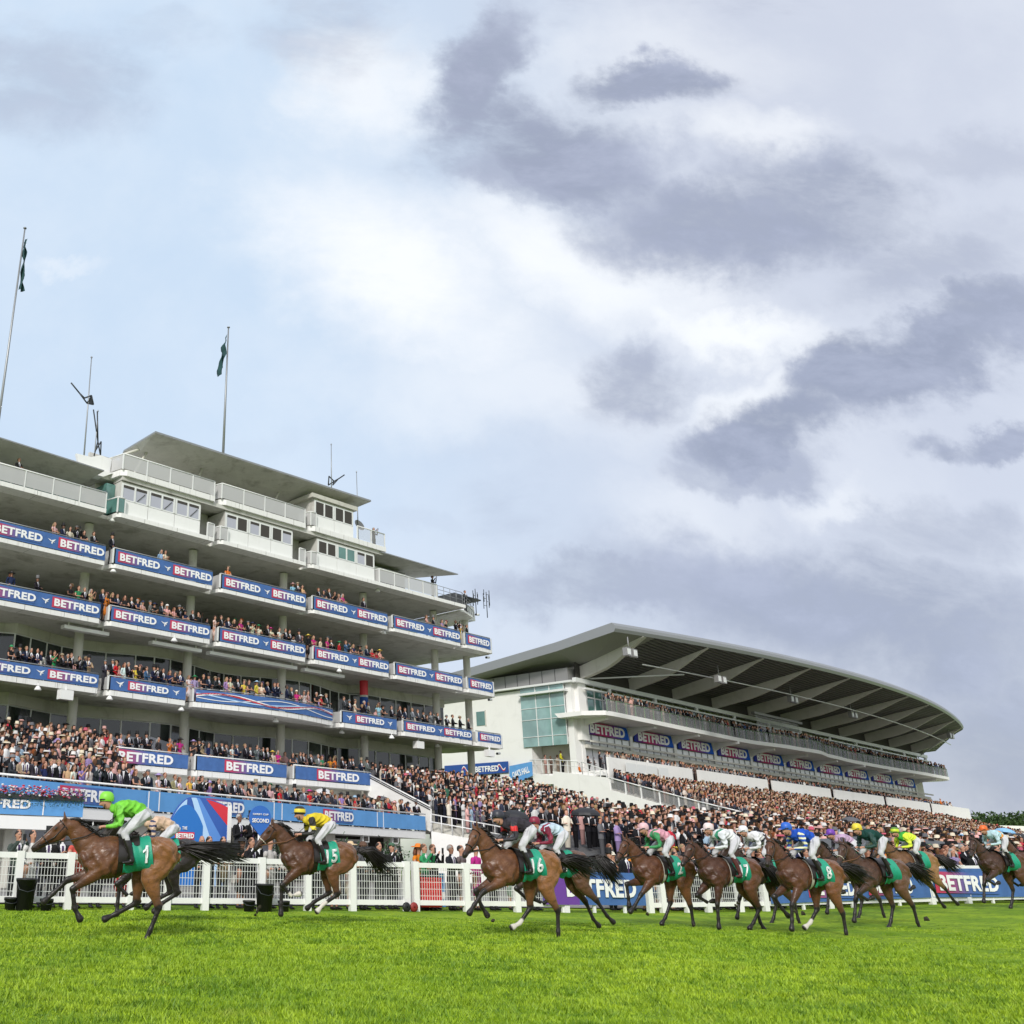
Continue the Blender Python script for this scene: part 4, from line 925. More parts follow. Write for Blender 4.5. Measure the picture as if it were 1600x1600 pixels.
POSE = {   # per leg: front (forearm, cannon, pastern) x2 near/far ; hind (thigh, gaskin, cannon, pastern) x2
 'lead':   dict(fn=(56,-12,-32), ff=(74,46,45), hn=(22,-22,20,26), hf=(46,4,62,66), poll=(1.10,1.80), nose=(.47,-.42)),
 'gather': dict(fn=(50,-48,-105), ff=(36,2,0), hn=(46,-16,58,44), hf=(50,-8,62,50), poll=(1.02,1.88), nose=(.38,-.44)),
 'lead2':  dict(fn=(64,40,38), ff=(64,-22,-36), hn=(14,-30,4,0), hf=(42,2,42,66), poll=(.98,1.98), nose=(.36,-.46)),
 'reach':  dict(fn=(46,38,46), ff=(80,-2,0), hn=(16,-16,-3,0), hf=(40,6,30,42), poll=(1.00,1.93), nose=(.38,-.46)),
 'stance': dict(fn=(14,2,4), ff=(52,-62,-100), hn=(18,-24,36,48), hf=(6,-40,-10,-30), poll=(1.02,1.92), nose=(.38,-.45)),
 'strike': dict(fn=(34,8,14), ff=(60,-34,-44), hn=(14,-22,0,4), hf=(44,4,42,60), poll=(.98,1.97), nose=(.33,-.48)),
 'toe':    dict(fn=(30,-70,-120), ff=(60,-50,-90), hn=(-4,-48,-36,-50), hf=(0,-40,-24,-44), poll=(1.05,1.88), nose=(.40,-.42)),
 'fold':   dict(fn=(58,-64,-110), ff=(30,18,20), hn=(10,-36,-6,-16), hf=(30,-14,24,34), poll=(1.0,1.94), nose=(.36,-.46)),
}
def make_horse(label, pose, coat, loc, heading, number=None, lift=0., mane=(.012, .009, .008), blaze=False, sock=None, head_yaw=0., whiteface=False, seed=0, nband=False, group='racehorses galloping along the rail', vox=.019):
    rnd = random.Random(seed); ps = POSE[pose]
    H = empty('racehorse', label=label, cat='horse', group=group)
    H.matrix_world = Matrix.Translation((loc[0], loc[1], loc[2]+lift)) @ Matrix.Rotation(heading, 4, 'Z')
    poll = Vector((ps['poll'][0]+rnd.uniform(-.03, .03), 0, ps['poll'][1]+rnd.uniform(-.03, .03))); nz = Vector((ps['nose'][0], 0, ps['nose'][1]))*1.07; nz.rotate(Matrix.Rotation(head_yaw, 3, 'Z'))
    ch = [(0, [(x, 0, z, a, b) for x, z, a, b in TR], Z3)]
    ch.append((0, [(.05, 0, 1.44, .10, .10), (.25, 0, 1.505, .10, .105), (.42, 0, 1.52, .085, .10), (.58, 0, 1.47, .09, .13)], Z3))      # withers
    n0, n1 = Vector((.58, 0, 1.32)), poll
    nk = [n0, n0.lerp(n1, .30)+Vector((0, 0, -.005)), n0.lerp(n1, .55)+Vector((0, 0, .005)), n0.lerp(n1, .8)+Vector((0, 0, .015)), n1+Vector((-.02, 0, -.03))]
    ch.append((0, [(*p, a, b) for p, (a, b) in zip(nk, ((.16, .30), (.115, .225), (.090, .175), (.076, .14), (.070, .105)))], Z3))
    hd = [poll+nz*t for t in (0.0, .16, .36, .60, .82, 1.0)]; dn = Vector((nz.x, nz.y, nz.z)).normalized(); low = Vector((-nz.normalized().z*0-0, 0, 0))
    perp = Vector((nz.z, 0, -Vector((nz.x, nz.y)).length)).normalized(); perp.rotate(Matrix.Rotation(head_yaw, 3, 'Z'))
    offs = (.0, .045, .045, .02, .008, .0)
    ch.append((0, [(*(p+perp*o), a, b) for p, o, (a, b) in zip(hd, offs, ((.062, .085), (.085, .135), (.078, .135), (.056, .095), (.050, .070), (.050, .062)))], Z3))
    for sy in (1, -1):      # shoulder, forearm, loin and quarter muscles
        ch.append((0, [(.60, sy*.15, 1.36, .05, .09), (.50, sy*.205, 1.18, .06, .10), (.40, sy*.21, 1.04, .055, .085)], X3))
        ch.append((0, [(.36, sy*.20, 1.30, .045, .09), (.42, sy*.215, 1.12, .045, .07)], X3))
        ch.append((0, [(-.40, sy*.17, 1.52, .07, .08), (-.62, sy*.20, 1.42, .07, .10), (-.72, sy*.17, 1.24, .06, .10)], Y3))
        ch.append((0, [(.80, sy*.075, 1.28, .07, .08), (.74, sy*.11, 1.14, .06, .08)], Y3))
    for sy in (1, -1):      # eye ridge, ears, nostril flare
        side = Vector((0, 1, 0)); side.rotate(Matrix.Rotation(head_yaw, 3, 'Z'))
        e0 = poll+nz*.26-perp*.03+side*sy*.066; ch.append((0, [(*e0, .030, .028), (*(e0+nz*.08), .024, .022)], Z3))
        er = poll+side*sy*.05-perp*.05; tip = er+Vector((-.03+.05*math.cos(head_yaw), sy*.015, .135)); ch.append((0, [(*er, .032, .026), (*((er+tip)/2), .030, .020), (*tip, .012, .010)], X3))
        m0 = poll+nz*.95+side*sy*.032-perp*.01; ch.append((0, [(*m0, .022, .026), (*(m0+nz*.04), .018, .02)], Z3))
    legs = []
    def leg(kind, sy, ang):
        if kind == 'f':
            J = front_leg(sy, ang)
            ch.append((0, [(J[0].x, J[0].y-sy*.02, J[0].z, .10, .19), (*J[1].lerp(J[0], .4), .085, .15), (*J[1], .082, .115), (*J[1].lerp(J[2], .35), .074, .094), (*J[1].lerp(J[2], .8), .050, .060), (*J[2], .054, .062)], X3))
        else:
            J = hind_leg(sy, ang)
            ch.append((0, [(J[0].x, J[0].y-sy*.01, J[0].z,   .14, .28), (*J[0].lerp(J[1], .5), .145, .245), (*J[1], .118, .170), (*J[1].lerp(J[2], .3), .095, .130), (*J[1].lerp(J[2], .7), .060, .076), (*J[2], .052, .070)], X3))
            hk = J[2]+(J[2]-J[3]).normalized()*.055+Vector((-.03, 0, 0)); ch.append((0, [(*hk, .026, .026), (*J[2].lerp(J[3], .2), .030, .034)], X3))
        ch.append((0, [(*J[2], .050, .056), (*J[2].lerp(J[3], .25), .036, .044), (*J[2].lerp(J[3], .8), .034, .042), (*J[3], .044, .050), (*J[3].lerp(J[4], .6), .036, .040), (*J[4], .044, .048)], X3))
        ch.append((0, [(*J[4], .048, .050), (*J[5], .058, .066)], X3)); legs.append((kind, J))
    leg('f', 1, ps['fn']); leg('f', -1, ps['ff']); leg('h', 1, ps['hn']); leg('h', -1, ps['hf'])
    def pts(co):
        v = np.zeros(len(co))
        for kind, J in legs:
            for (a, b, w0, w1) in ((J[1], J[2], -.3, .75), (J[2], J[3], 1, 1), (J[3], J[4], 1, 1), (J[4], J[5], 1, 1)):
                A, B = np.array(a), np.array(b); ab = B-A; t = np.clip(((co-A)@ab)/(ab@ab), 0, 1); d = np.linalg.norm(co-(A+t[:, None]*ab), axis=1)
                v = np.maximum(v, np.where(d < .10, np.clip(w0+(w1-w0)*t, 0, 1)*np.clip((.12-d)/.05, 0, 1), 0))
        m = np.linalg.norm(co-np.array(poll+nz*1.0), axis=1); v = np.maximum(v, np.clip((.20-m)/.14, 0, 1)*.9)
        for sy in (1, -1):
            side = Vector((0, sy*.092, 0)); side.rotate(Matrix.Rotation(head_yaw, 3, 'Z')); e = np.array(poll+nz*.30-perp*.035+side)
            v = np.maximum(v, np.clip((.036-np.linalg.norm(co-e, axis=1))/.010, 0, 1))
        return v
    def wht(co):
        v = np.zeros(len(co))
        if blaze or whiteface:
            w = .07 if whiteface else .026
            A = np.array(poll+nz*.22-perp*.09); B = np.array(poll+nz*1.02-perp*.065); ab = B-A; t = np.clip(((co-A)@ab)/(ab@ab), 0, 1); d = np.linalg.norm(co-(A+t[:, None]*ab), axis=1)
            v = np.maximum(v, np.clip((w-d)/.012, 0, 1))
        if sock is not None:
            for i in sock:
                J = legs[i][1]; d = np.linalg.norm(co-np.array(J[4]), axis=1); d2 = np.linalg.norm(co-np.array(J[3]), axis=1); v = np.maximum(v, np.clip((.11-np.minimum(d, d2))/.02, 0, 1))
        for _, J in legs: v = np.maximum(v, .25*np.clip((.05-np.linalg.norm(co-np.array(J[5]), axis=1))/.02, 0, 1))
        return v
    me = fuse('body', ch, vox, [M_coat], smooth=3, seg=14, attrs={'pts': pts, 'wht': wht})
    nv = len(me.vertices); co = np.empty(nv*3); me.vertices.foreach_get('co', co); co = co.reshape(-1, 3); no = np.empty(nv*3); me.vertices.foreach_get('normal', no); no = no.reshape(-1, 3)
    x, y, z = co.T; g_ = lambda v, c_, w: np.exp(-((v-c_)/w)**2)
    d = .004*np.sin((x+.35*z)*52)*g_(x, .10, .26)*g_(z, 1.22, .22)                      # ribs
    d -= .014*np.exp(-((x-.27+.35*(z-1.2))/.035)**2)*g_(z, 1.22, .22)                    # behind the shoulder
    d -= .012*np.exp(-((x+.30-.5*(z-1.15))/.04)**2)*g_(z, 1.12, .20)                    # flank fold
    d -= .008*np.exp(-((x+.62+.6*(z-1.2))/.03)**2)*g_(z, 1.2, .24)                      # quarter groove
    d += .004*np.sin(x*23+z*31+np.sin(y*17+z*9)*1.5)*np.clip((z-.7)*3, 0, 1)
    me.vertices.foreach_set('co', (co+no*d[:, None]).ravel()); me.update()
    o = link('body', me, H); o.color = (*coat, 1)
    # mane and forelock: wind-blown locks along the crest
    mb = MB(); cr = [(.48, 0, 1.60)] + [tuple(p+Vector((-.04, 0, r_))) for p, r_ in zip(nk[1:], (.205, .16, .13, .105))]; cr.append(tuple(poll+Vector((.05, 0, .05))))
    for i in range(90):
        t = rnd.random()*(len(cr)-1); k = int(t); p = Vector(cr[k]).lerp(Vector(cr[k+1]), t-k); L = rnd.uniform(.14, .26); sy = rnd.choice((-1, -1, 1)); p.y += sy*rnd.uniform(0, .03); p.z -= .03
        dr = Vector((-.85-.3*rnd.random(), sy*rnd.uniform(.05, .35), rnd.uniform(-.35, .12))).normalized(); q = p+dr*L*.5+Vector((0, 0, .02)); e = p+dr*L+Vector((0, 0, -.03-.05*rnd.random()))
        mb.tube([p, q, e], [.016, .012, .003], 4)
    o = mb.build('mane', M_mane, H); o.color = (*mane, 1)
    mb = MB(); d0 = Vector((-.78, 0, 1.43)); droop = {0: .12, 1: .15}.get(seed, rnd.uniform(.3, 1.0)); wag = rnd.uniform(-.15, .15)
    core = [d0+Vector((.06, 0, -.02)), d0+Vector((-.14, wag*.2, .04)), d0+Vector((-.26, wag*.4, .0)), d0+Vector((-.36, wag*.7, -.08-droop*.2))]
    mb.tube(core, [.045, .045, .035, .012], 8)
    TLn = {0: .95, 1: 1.0, 2: .85, 4: .9}.get(seed, rnd.uniform(.5, .8))
    for i in range(210):
        a = rnd.random()*2*PI; r_ = .05*rnd.random()**.5; L = rnd.uniform(.45, 1.0)*TLn; s0 = d0+Vector((-.08-.2*rnd.random(), math.cos(a)*r_, math.sin(a)*r_+.03)); sp = rnd.uniform(.4, 1.5)
        P_ = [s0, s0+Vector((-.28*L, math.cos(a)*.05*sp+wag*.4, -.02+math.sin(a)*.05*sp)), s0+Vector((-.62*L, math.cos(a)*.09*sp+wag*.9, -.10*droop*2-.03+math.sin(a)*.09*sp)), s0+Vector((-.95*L, math.cos(a)*.13*sp+wag*1.3, -.42*droop-.06+math.sin(a)*.13*sp+.04*rnd.random()))]
        mb.tube(P_, [.011, .011, .007, .002], 4)
    o = mb.build('tail', M_mane, H); o.color = (*mane, 1)
    # saddle cloth draped on the flanks, with its number
    sc = MB(); x0, x1, A = -.30, .14, .66
    def cf(s, t): arc = -A+2*A*t; fl_ = .02*abs(arc)/A*math.sin(s*7+seed)+.012*math.sin(s*13+arc*9); return on_trunk(x0+(x1-x0)*s - .09*(abs(arc)/A)**2*(1-s), arc, .030+abs(fl_)*1.5)
    sc.grid(cf, 18, 30); cl = sc.build('saddle_cloth', M_gcloth, H)
    if number:
        tm = one_mesh() if number == '1' else text_mesh(number, .03, None, 1.1)
        for sy in (1, -1):
            me2 = tm.copy(); bm_ = bmesh.new(); bm_.from_mesh(me2); bmesh.ops.triangulate(bm_, faces=bm_.faces); bmesh.ops.subdivide_edges(bm_, edges=[e for e in bm_.edges if e.calc_length() > .15], cuts=2); bm_.to_mesh(me2); bm_.free(); co = np.empty(len(me2.vertices)*3); me2.vertices.foreach_get('co', co); co = co.reshape(-1, 3)
            W_, Hh = (.115 if number == '1' else .115*len(number)+.02), .215; out = []
            for (tx, ty, tz) in co:
                lx = (1-tx) if sy > 0 else tx          # reads left to right from either side
                u = x0+.02+W_*lx; arc = sy*(.50-Hh*tz); p = on_trunk(u, arc, .075+abs(ty)*.3); out.append(p)
            me2.vertices.foreach_set('co', np.array([tuple(p) for p in out]).ravel()); me2.update(); link('number', me2, cl)
    sd_ = MB(); sd_.grid(lambda s, t: on_trunk(-.12+.36*s, -.26+.52*t, .055+.035*math.sin(PI*t)*(abs(s-.5)*1.2)), 10, 10)
    for sy in (1, -1): sd_.grid(lambda s, t: on_trunk(.08+.15*s, sy*(.2+.30*t), .052), 5, 6); sd_.tube([on_trunk(.10, sy*.3, .08), Vector((.06, sy*.34, 1.18))], .012, 4); sd_.tube([Vector((-.02, sy*.34, 1.165)), Vector((.12, sy*.34, 1.165))], .018, 5)
    sd_.build('saddle', M_leather, H)
    gm = MB(); gm.grid(lambda s, t: on_trunk(.16+.075*s, (-.98+1.96*t), .026), 1, 30); gm.build('girth', M_girth if seed % 2 else M_leather, H)
    br = MB()
    def headring(t, k, r): 
        c = poll+nz*t+perp*np.interp(t, (0, .16, .36, .6, .82, 1.), offs); a = np.interp(t, (0, .16, .36, .6, .82, 1.), (.062, .085, .078, .056, .050, .050))+.008; b = np.interp(t, (0, .16, .36, .6, .82, 1.), (.085, .135, .135, .095, .07, .062))+.008
        side = Vector((0, 1, 0)); side.rotate(Matrix.Rotation(head_yaw, 3, 'Z')); return c+side*math.cos(k)*a+perp*math.sin(k)*b
    for t in (.10, .66): br.tube([headring(t, 2*PI*i/14, 0) for i in range(15)], .009 if t < .5 else .012, 5, 1 if (nband and t > .5) else 0)
    for sy in (1, -1):
        k = 0.25 if sy > 0 else PI-.25; br.tube([headring(.10, k-.2 if sy > 0 else k+.2, 0), headring(.45, k, 0), headring(.82, k, 0)], .009, 5); bit = headring(.84, k, 0)
        br.tube([bit+Vector((.02*math.cos(i), 0, .02*math.sin(i))) for i in np.linspace(0, 2*PI, 9)], .006, 4)
    br.build('bridle', [M_leather, mat('sheepskin', (.55, .5, .42), .9)], H)
    rn = MB()
    for sy in (1, -1): bit = headring(.84, .25 if sy > 0 else PI-.25, 0); rn.tube([bit, Vector((.80, sy*.13, 1.58+.10*(poll.z-1.8))), Vector((.52, sy*.08, 1.72))], .011, 4)
    rn.build('reins', M_tan if nband else M_leather, H)
    return H
def make_jockey(label, H, silk, sleeve, cap, breeches=(.60,.60,.62), boots='black', lift=0., pitch=0., yaw=0., seed=0, extra=None, capband=None):
    J = empty('person', label=label, cat='jockey', group='jockeys racing past the stands'); rnd = random.Random(seed+50)
    J.matrix_world = H.matrix_world.copy() @ Matrix.Translation((0, 0, 0))
    dz = lift-.05; fr = pitch-.06
    def T(x, y, z): return (x, y, z+dz*smoothstep(z, 1.25, 1.75)+fr*max(0, x+.2)*smoothstep(z, 1.7, 2.0))
    ch = []
    def seg(mi, pts, up): ch.append((mi, [(*T(*p[:3]), *p[3:]) for p in pts], up))
    seg(0, [(-.12,0,2.03,.16,.135),(.02,0,2.07,.178,.150),(.16,0,2.085,.192,.142),(.29,0,2.07,.168,.115),(.34,0,2.07,.07,.07)], Z3)
    seg(2, [(-.28,0,1.96,.10,.09),(-.20,0,1.985,.150,.125),(-.08,0,2.02,.14,.105)], Z3)
    for sy in (1, -1):
        seg(1, [(.25,sy*.14,2.07,.07,.07),(.245,sy*.195,1.99,.062,.066),(.23,sy*.235,1.86,.052,.056),(.235,sy*.24,1.80,.047,.050),(.33,sy*.18,1.765,.042,.044),(.44,sy*.11,1.752,.032,.032)], X3)
        seg(4, [(.44,sy*.11,1.752,.026,.024),(.50,sy*.085,1.748,.040,.026),(.535,sy*.075,1.745,.038,.024)], Z3)
        for q in range(4): seg(4, [(.535,sy*(.055+.014*q),1.757-.006*q,.011,.011),(.56,sy*(.052+.014*q),1.745-.006*q,.010,.010),(.555,sy*(.05+.014*q),1.722-.006*q,.010,.010)], Y3)
        seg(4, [(.49,sy*.06,1.765,.012,.012),(.525,sy*.045,1.768,.010,.010)], Y3)
        seg(2, [(-.20,sy*.10,1.95,.105,.105),(-.06,sy*.19,1.85,.092,.095),(.08,sy*.26,1.72,.072,.076),(.16,sy*.285,1.64,.064,.066)], X3)
        seg(2, [(.16,sy*.285,1.64,.062,.064),(.12,sy*.31,1.55,.055,.06)], X3)
        seg(3, [(.13,sy*.305,1.56,.055,.060),(.08,sy*.325,1.45,.052,.058),(.03,sy*.34,1.30,.038,.042),(.01,sy*.345,1.24,.038,.045)], X3)
        seg(3, [(.00,sy*.345,1.215,.036,.036),(.08,sy*.35,1.195,.036,.030),(.16,sy*.355,1.19,.028,.022)], Z3)
    seg(4, [(.33,0,2.07,.055,.055),(.41,0,2.13,.052,.055)], Z3)
    hc = Vector(T(.485, 0, 2.20))
    seg(4, [(.44,0,2.13,.065,.075),(.475,0,2.19,.078,.095),(.50,0,2.26,.072,.085)], X3)
    seg(4, [(.555,0,2.165,.030,.05),(.575,0,2.20,.018,.022)], X3)
    mats = [M_cloth, mat('sleeve_%d' % seed, sleeve, .6, bump=.9, bscale=11, noise=(8, .3)), mat('breeches_%d' % seed, breeches, .75, spec=.2, bump=.8, bscale=10, noise=(5, .22)), M_shoe if boots == 'black' else mat('boot_brown', (.10, .03, .03), .4), M_skin2, mat('silk_detail_%d' % seed, extra[1] if extra else (.5, .5, .5), .6)]
    def rig(fc, idx):
        if extra:
            k = extra[0]
            z = fc[:, 2]; x = fc[:, 0]
            if k == 'hoops': m = (idx == 1) & (np.sin(z*62) > .2)
            elif k == 'sash': m = (idx == 0) & (np.abs(x*.9+fc[:, 1]*1.1-.12) < .035)
            elif k == 'back': m = (idx == 0) & (np.abs(fc[:, 1]) < .085) & (x > -.05) & (x < .24)
            elif k == 'band': m = (idx == 1) & (z > 1.93+dz*.8) & (z < 2.02+dz)
            elif k == 'brace': m = (idx == 0) & (x > .13) & (np.abs(np.abs(fc[:, 1])-.085) < .03)
            elif k == 'star': m = ((idx == 1) & (np.abs(z-1.88-dz) < .04))
            elif k == 'stripe': m = ((idx == 1) & (fc[:, 0] > .235)) | ((idx == 0) & (np.abs(fc[:, 1]) > .10))
            idx[m] = 5
        # goggles strap and dark eyes
        d = fc-np.array(hc); m = (idx == 4) & (np.abs(d[:, 2]-.018) < .018) & (d[:, 0] > .045) & (fc[:, 0] > .4); idx[m] = 3
        return idx
    me = fuse('rider_body', ch, .0135, mats, smooth=3, seg=12, rigid=rig)
    nv = len(me.vertices); co = np.empty(nv*3); me.vertices.foreach_get('co', co); co = co.reshape(-1, 3); no = np.empty(nv*3); me.vertices.foreach_get('normal', no); no = no.reshape(-1, 3)
    x, y, z = co.T; ph = x*46+z*30+3*np.sin(y*21+z*13+seed); rg = 1-2*np.abs(np.sin(ph*.5)); w_ = np.clip((z-1.58)*12, 0, 1)*np.clip((.37-x)*12, 0, 1)
    amp = .010*np.exp(-((z-1.98-dz)/.16)**2)+.006
    me.vertices.foreach_set('co', (co+no*(rg*amp*w_)[:, None]).ravel()); me.update(); o = link('rider_body', me, J); o.color = (*silk, 1)
    hm = MB(); hm.lathe([(.002, .138), (.05, .133), (.080, .114), (.102, .078), (.110, .032), (.108, -.012), (.100, -.03)], 20, tuple(hc+Vector((-.015, 0, .035))), sx=1.16, sy=.96)
    hm.grid(lambda s, t: hc+Vector((.085+.085*s, (t-.5)*.18*(1-.25*s*s), .04-.035*s)), 4, 6)
    if capband: 
        hm.lathe([(.1035, .078), (.108, .055), (.1115, .032), (.1095, .005)], 20, tuple(hc+Vector((-.015, 0, .035))), mi=1, sx=1.165, sy=.965)
    h_ = hm.build('helmet', [mat('helmet_silk_%d' % seed, cap, .45), mat('helmet_band_%d' % seed, capband or cap, .45)], J)
    gg = MB(); gg.tube([hc+Vector((.082*math.cos(a)+.012, .086*math.sin(a), .032)) for a in np.linspace(-1.5, 1.5, 9)], .02, 5); gg.build('goggles', M_dark, J); st = MB(); st.tube([hc+Vector((.02, .098*math.cos(a), -.045-.075*math.sin(a))) for a in np.linspace(0, PI, 9)], .009, 4); st.build('chin_strap', M_black, J)
    wh = MB(); wh.tube([T(.50, -.09, 1.76), T(.30, -.16, 1.93), T(.10, -.20, 2.10)], .008, 5); wh.build('whip', M_black, J)
    return J
HEAD = math.pi + math.atan(.28)
def place(xp, s, yz=0., z=None):
    """ground spot seen under photo column xp where one metre spans s pixels"""
    Fd = F_PX/s; a = (xp-CX)/math.cos(ROLL); 
    Y = Fd*1.02; 
    for _ in range(6):
        zz = gz_(0 if _ == 0 else X, Y); d = zz+.9-EYE; Y = (Fd - d*math.sin(PITCH))/math.cos(PITCH)
        r_ = ray(xp, 1340); X = r_.x/r_.y*Y
    return (X, Y, gz_(X, Y))
BAY = (.27, .115, .040); CHEST = (.15, .060, .028); BROWN = (.13, .060, .030); BLK = (.018, .014, .013)
HORSES = [ # label, saddle column px, px per metre, pose, coat, number, lift, kwargs, jockey(label, silk, sleeve, cap, extra, capband, lift, boots, breeches)
 ('leading bay racehorse with black legs and a thin white blaze, number 1 cloth', 203, 92, 'lead', BAY, '1', .0, dict(blaze=True, dh=-.02),
  ('jockey in plain lime green silks and lime cap on the leading bay', (.20,.62,.06), (.20,.62,.06), (.22,.62,.05), None, None, .06, 'black')),
 ('black racehorse half hidden behind the leader, wearing number 4', 252, 76, 'gather', BLK, '4', .02, dict(),
  ('jockey in pale peach silks and navy cap crouched low behind the leader', (.70,.50,.36), (.70,.50,.36), (.03,.04,.10), ('hoops',(.03,.04,.10)), None, -.10, 'black')),
 ('dark bay racehorse running alone in third place, number 15 cloth, head high', 500, 73, 'gather', (.19,.08,.032), '15', .06, dict(nband=True, sock=(2,0)),
  ('jockey in yellow and black starred silks on the lone third horse', (.75,.58,.04), (.02,.02,.02), (.02,.02,.02), ('star',(.75,.6,.05)), (.75,.6,.05), .05, 'black')),
 ('brown racehorse mostly hidden behind number 16, wearing number 18', 868, 70, 'toe', BROWN, '18', .03, dict(),
  ('jockey with maroon cap and maroon and pale blue silks beside number 16', (.55,.68,.78), (.22,.01,.04), (.22,.01,.04), ('brace',(.22,.01,.04)), None, .05, 'black')),
 ('bright bay racehorse with number 16 cloth, one white hind foot, head up', 815, 79, 'lead2', (.29,.125,.044), '16', .0, dict(sock=(3,), head_yaw=.35),
  ('jockey in charcoal silks with red armbands on horse number 16', (.045,.04,.05), (.03,.028,.035), (.03,.03,.045), ('band',(.6,.02,.02)), None, .08, 'black')),
 ('bay racehorse with number 2 cloth at the left of the chasing pack', 1036, 63.5, 'reach', (.22,.088,.034), '2', .0, dict(head_yaw=.2),
  ('jockey in pink and green silks with a pink cap on number 2', (.72,.36,.44), (.04,.30,.10), (.70,.45,.48), ('brace',(.02,.2,.08)), None, .10, 'black')),
 ('dark horse hidden in the pack under the white-clad rider', 1190, 59, 'fold', (.07,.03,.016), None, .0, dict(),
  ('jockey in white silks with dark chest chevron and white cap, sitting upright', (.75,.75,.76), (.75,.75,.76), (.72,.72,.75), ('sash',(.03,.03,.05)), None, .16, 'black')),
 ('dark chestnut racehorse with number 17 cloth second in the chasing pack', 1138, 65, 'stance', CHEST, '17', .0, dict(head_yaw=.2),
  ('jockey in white silks with green braces and pale pink cap on number 17', (.74,.76,.77), (.72,.76,.78), (.74,.62,.62), ('brace',(.02,.22,.12)), None, .12, 'brown')),
 ('brown horse glimpsed behind number 8 under the purple cap', 1325, 55, 'fold', BROWN, None, .0, dict(),
  ('jockey with a purple cap peering from behind number 8', (.5,.35,.5), (.10,.08,.12), (.16,.04,.38), None, None, .10, 'black')),
 ('light bay racehorse behind the yellow-capped rider with legs trailing', 1425, 51.5, 'toe', (.33,.17,.07), None, .12, dict(),
  ('jockey in bright green and yellow striped silks and green cap', (.06,.42,.06), (.62,.72,.03), (.10,.24,.02), ('stripe',(.62,.74,.04)), (.55,.66,.03), .02, 'black')),
 ('dark brown racehorse under the yellow cap with clipped quarters', 1370, 62, 'fold', (.14,.066,.034), None, .0, dict(head_yaw=.3, nband=True),
  ('jockey in dark bottle green silks and bright yellow cap', (.012,.06,.05), (.012,.06,.05), (.72,.58,.04), None, None, .18, 'black')),
 ('rich bay racehorse with a dark head and number 8 cloth leading the pack edge', 1262, 69, 'strike', (.20,.078,.030), '8', .0, dict(head_yaw=.45, sock=(3,)),
  ('jockey in royal blue silks with white and yellow sleeve hoops and blue cap', (.02,.09,.50), (.02,.10,.52), (.02,.12,.55), ('hoops',(.72,.72,.45)), None, .12, 'black')),
 ('dark bay racehorse coming alone at the far right under an orange cap', 1564, 50, 'fold', (.11,.046,.022), None, .05, dict(head_yaw=.3),
  ('jockey in pale blue and orange silks and orange cap at the far right', (.45,.66,.72), (.50,.68,.74), (.72,.14,.02), ('sash',(.75,.28,.02)), None, .12, 'black')),
 ('last racehorse at the right edge with a broad white face', 1612, 49.5, 'stance', (.20,.08,.03), None, .05, dict(head_yaw=.4, whiteface=True), None),
]
for i, (lab, xp, s, pose, coat, num, lift, kw, jk) in enumerate(HORSES):
    kw = dict(kw); dh = kw.pop('dh', 0.)
    X, Y, Zg = place(xp, s)
    Hs = make_horse(lab, pose, coat, (X, Y, Zg), HEAD+dh, number=num, lift=lift, seed=i, **kw)
    if jk: make_jockey(jk[0], Hs, jk[1], jk[2], jk[3], lift=jk[6], boots=jk[7], extra=jk[4], capband=jk[5], seed=i)
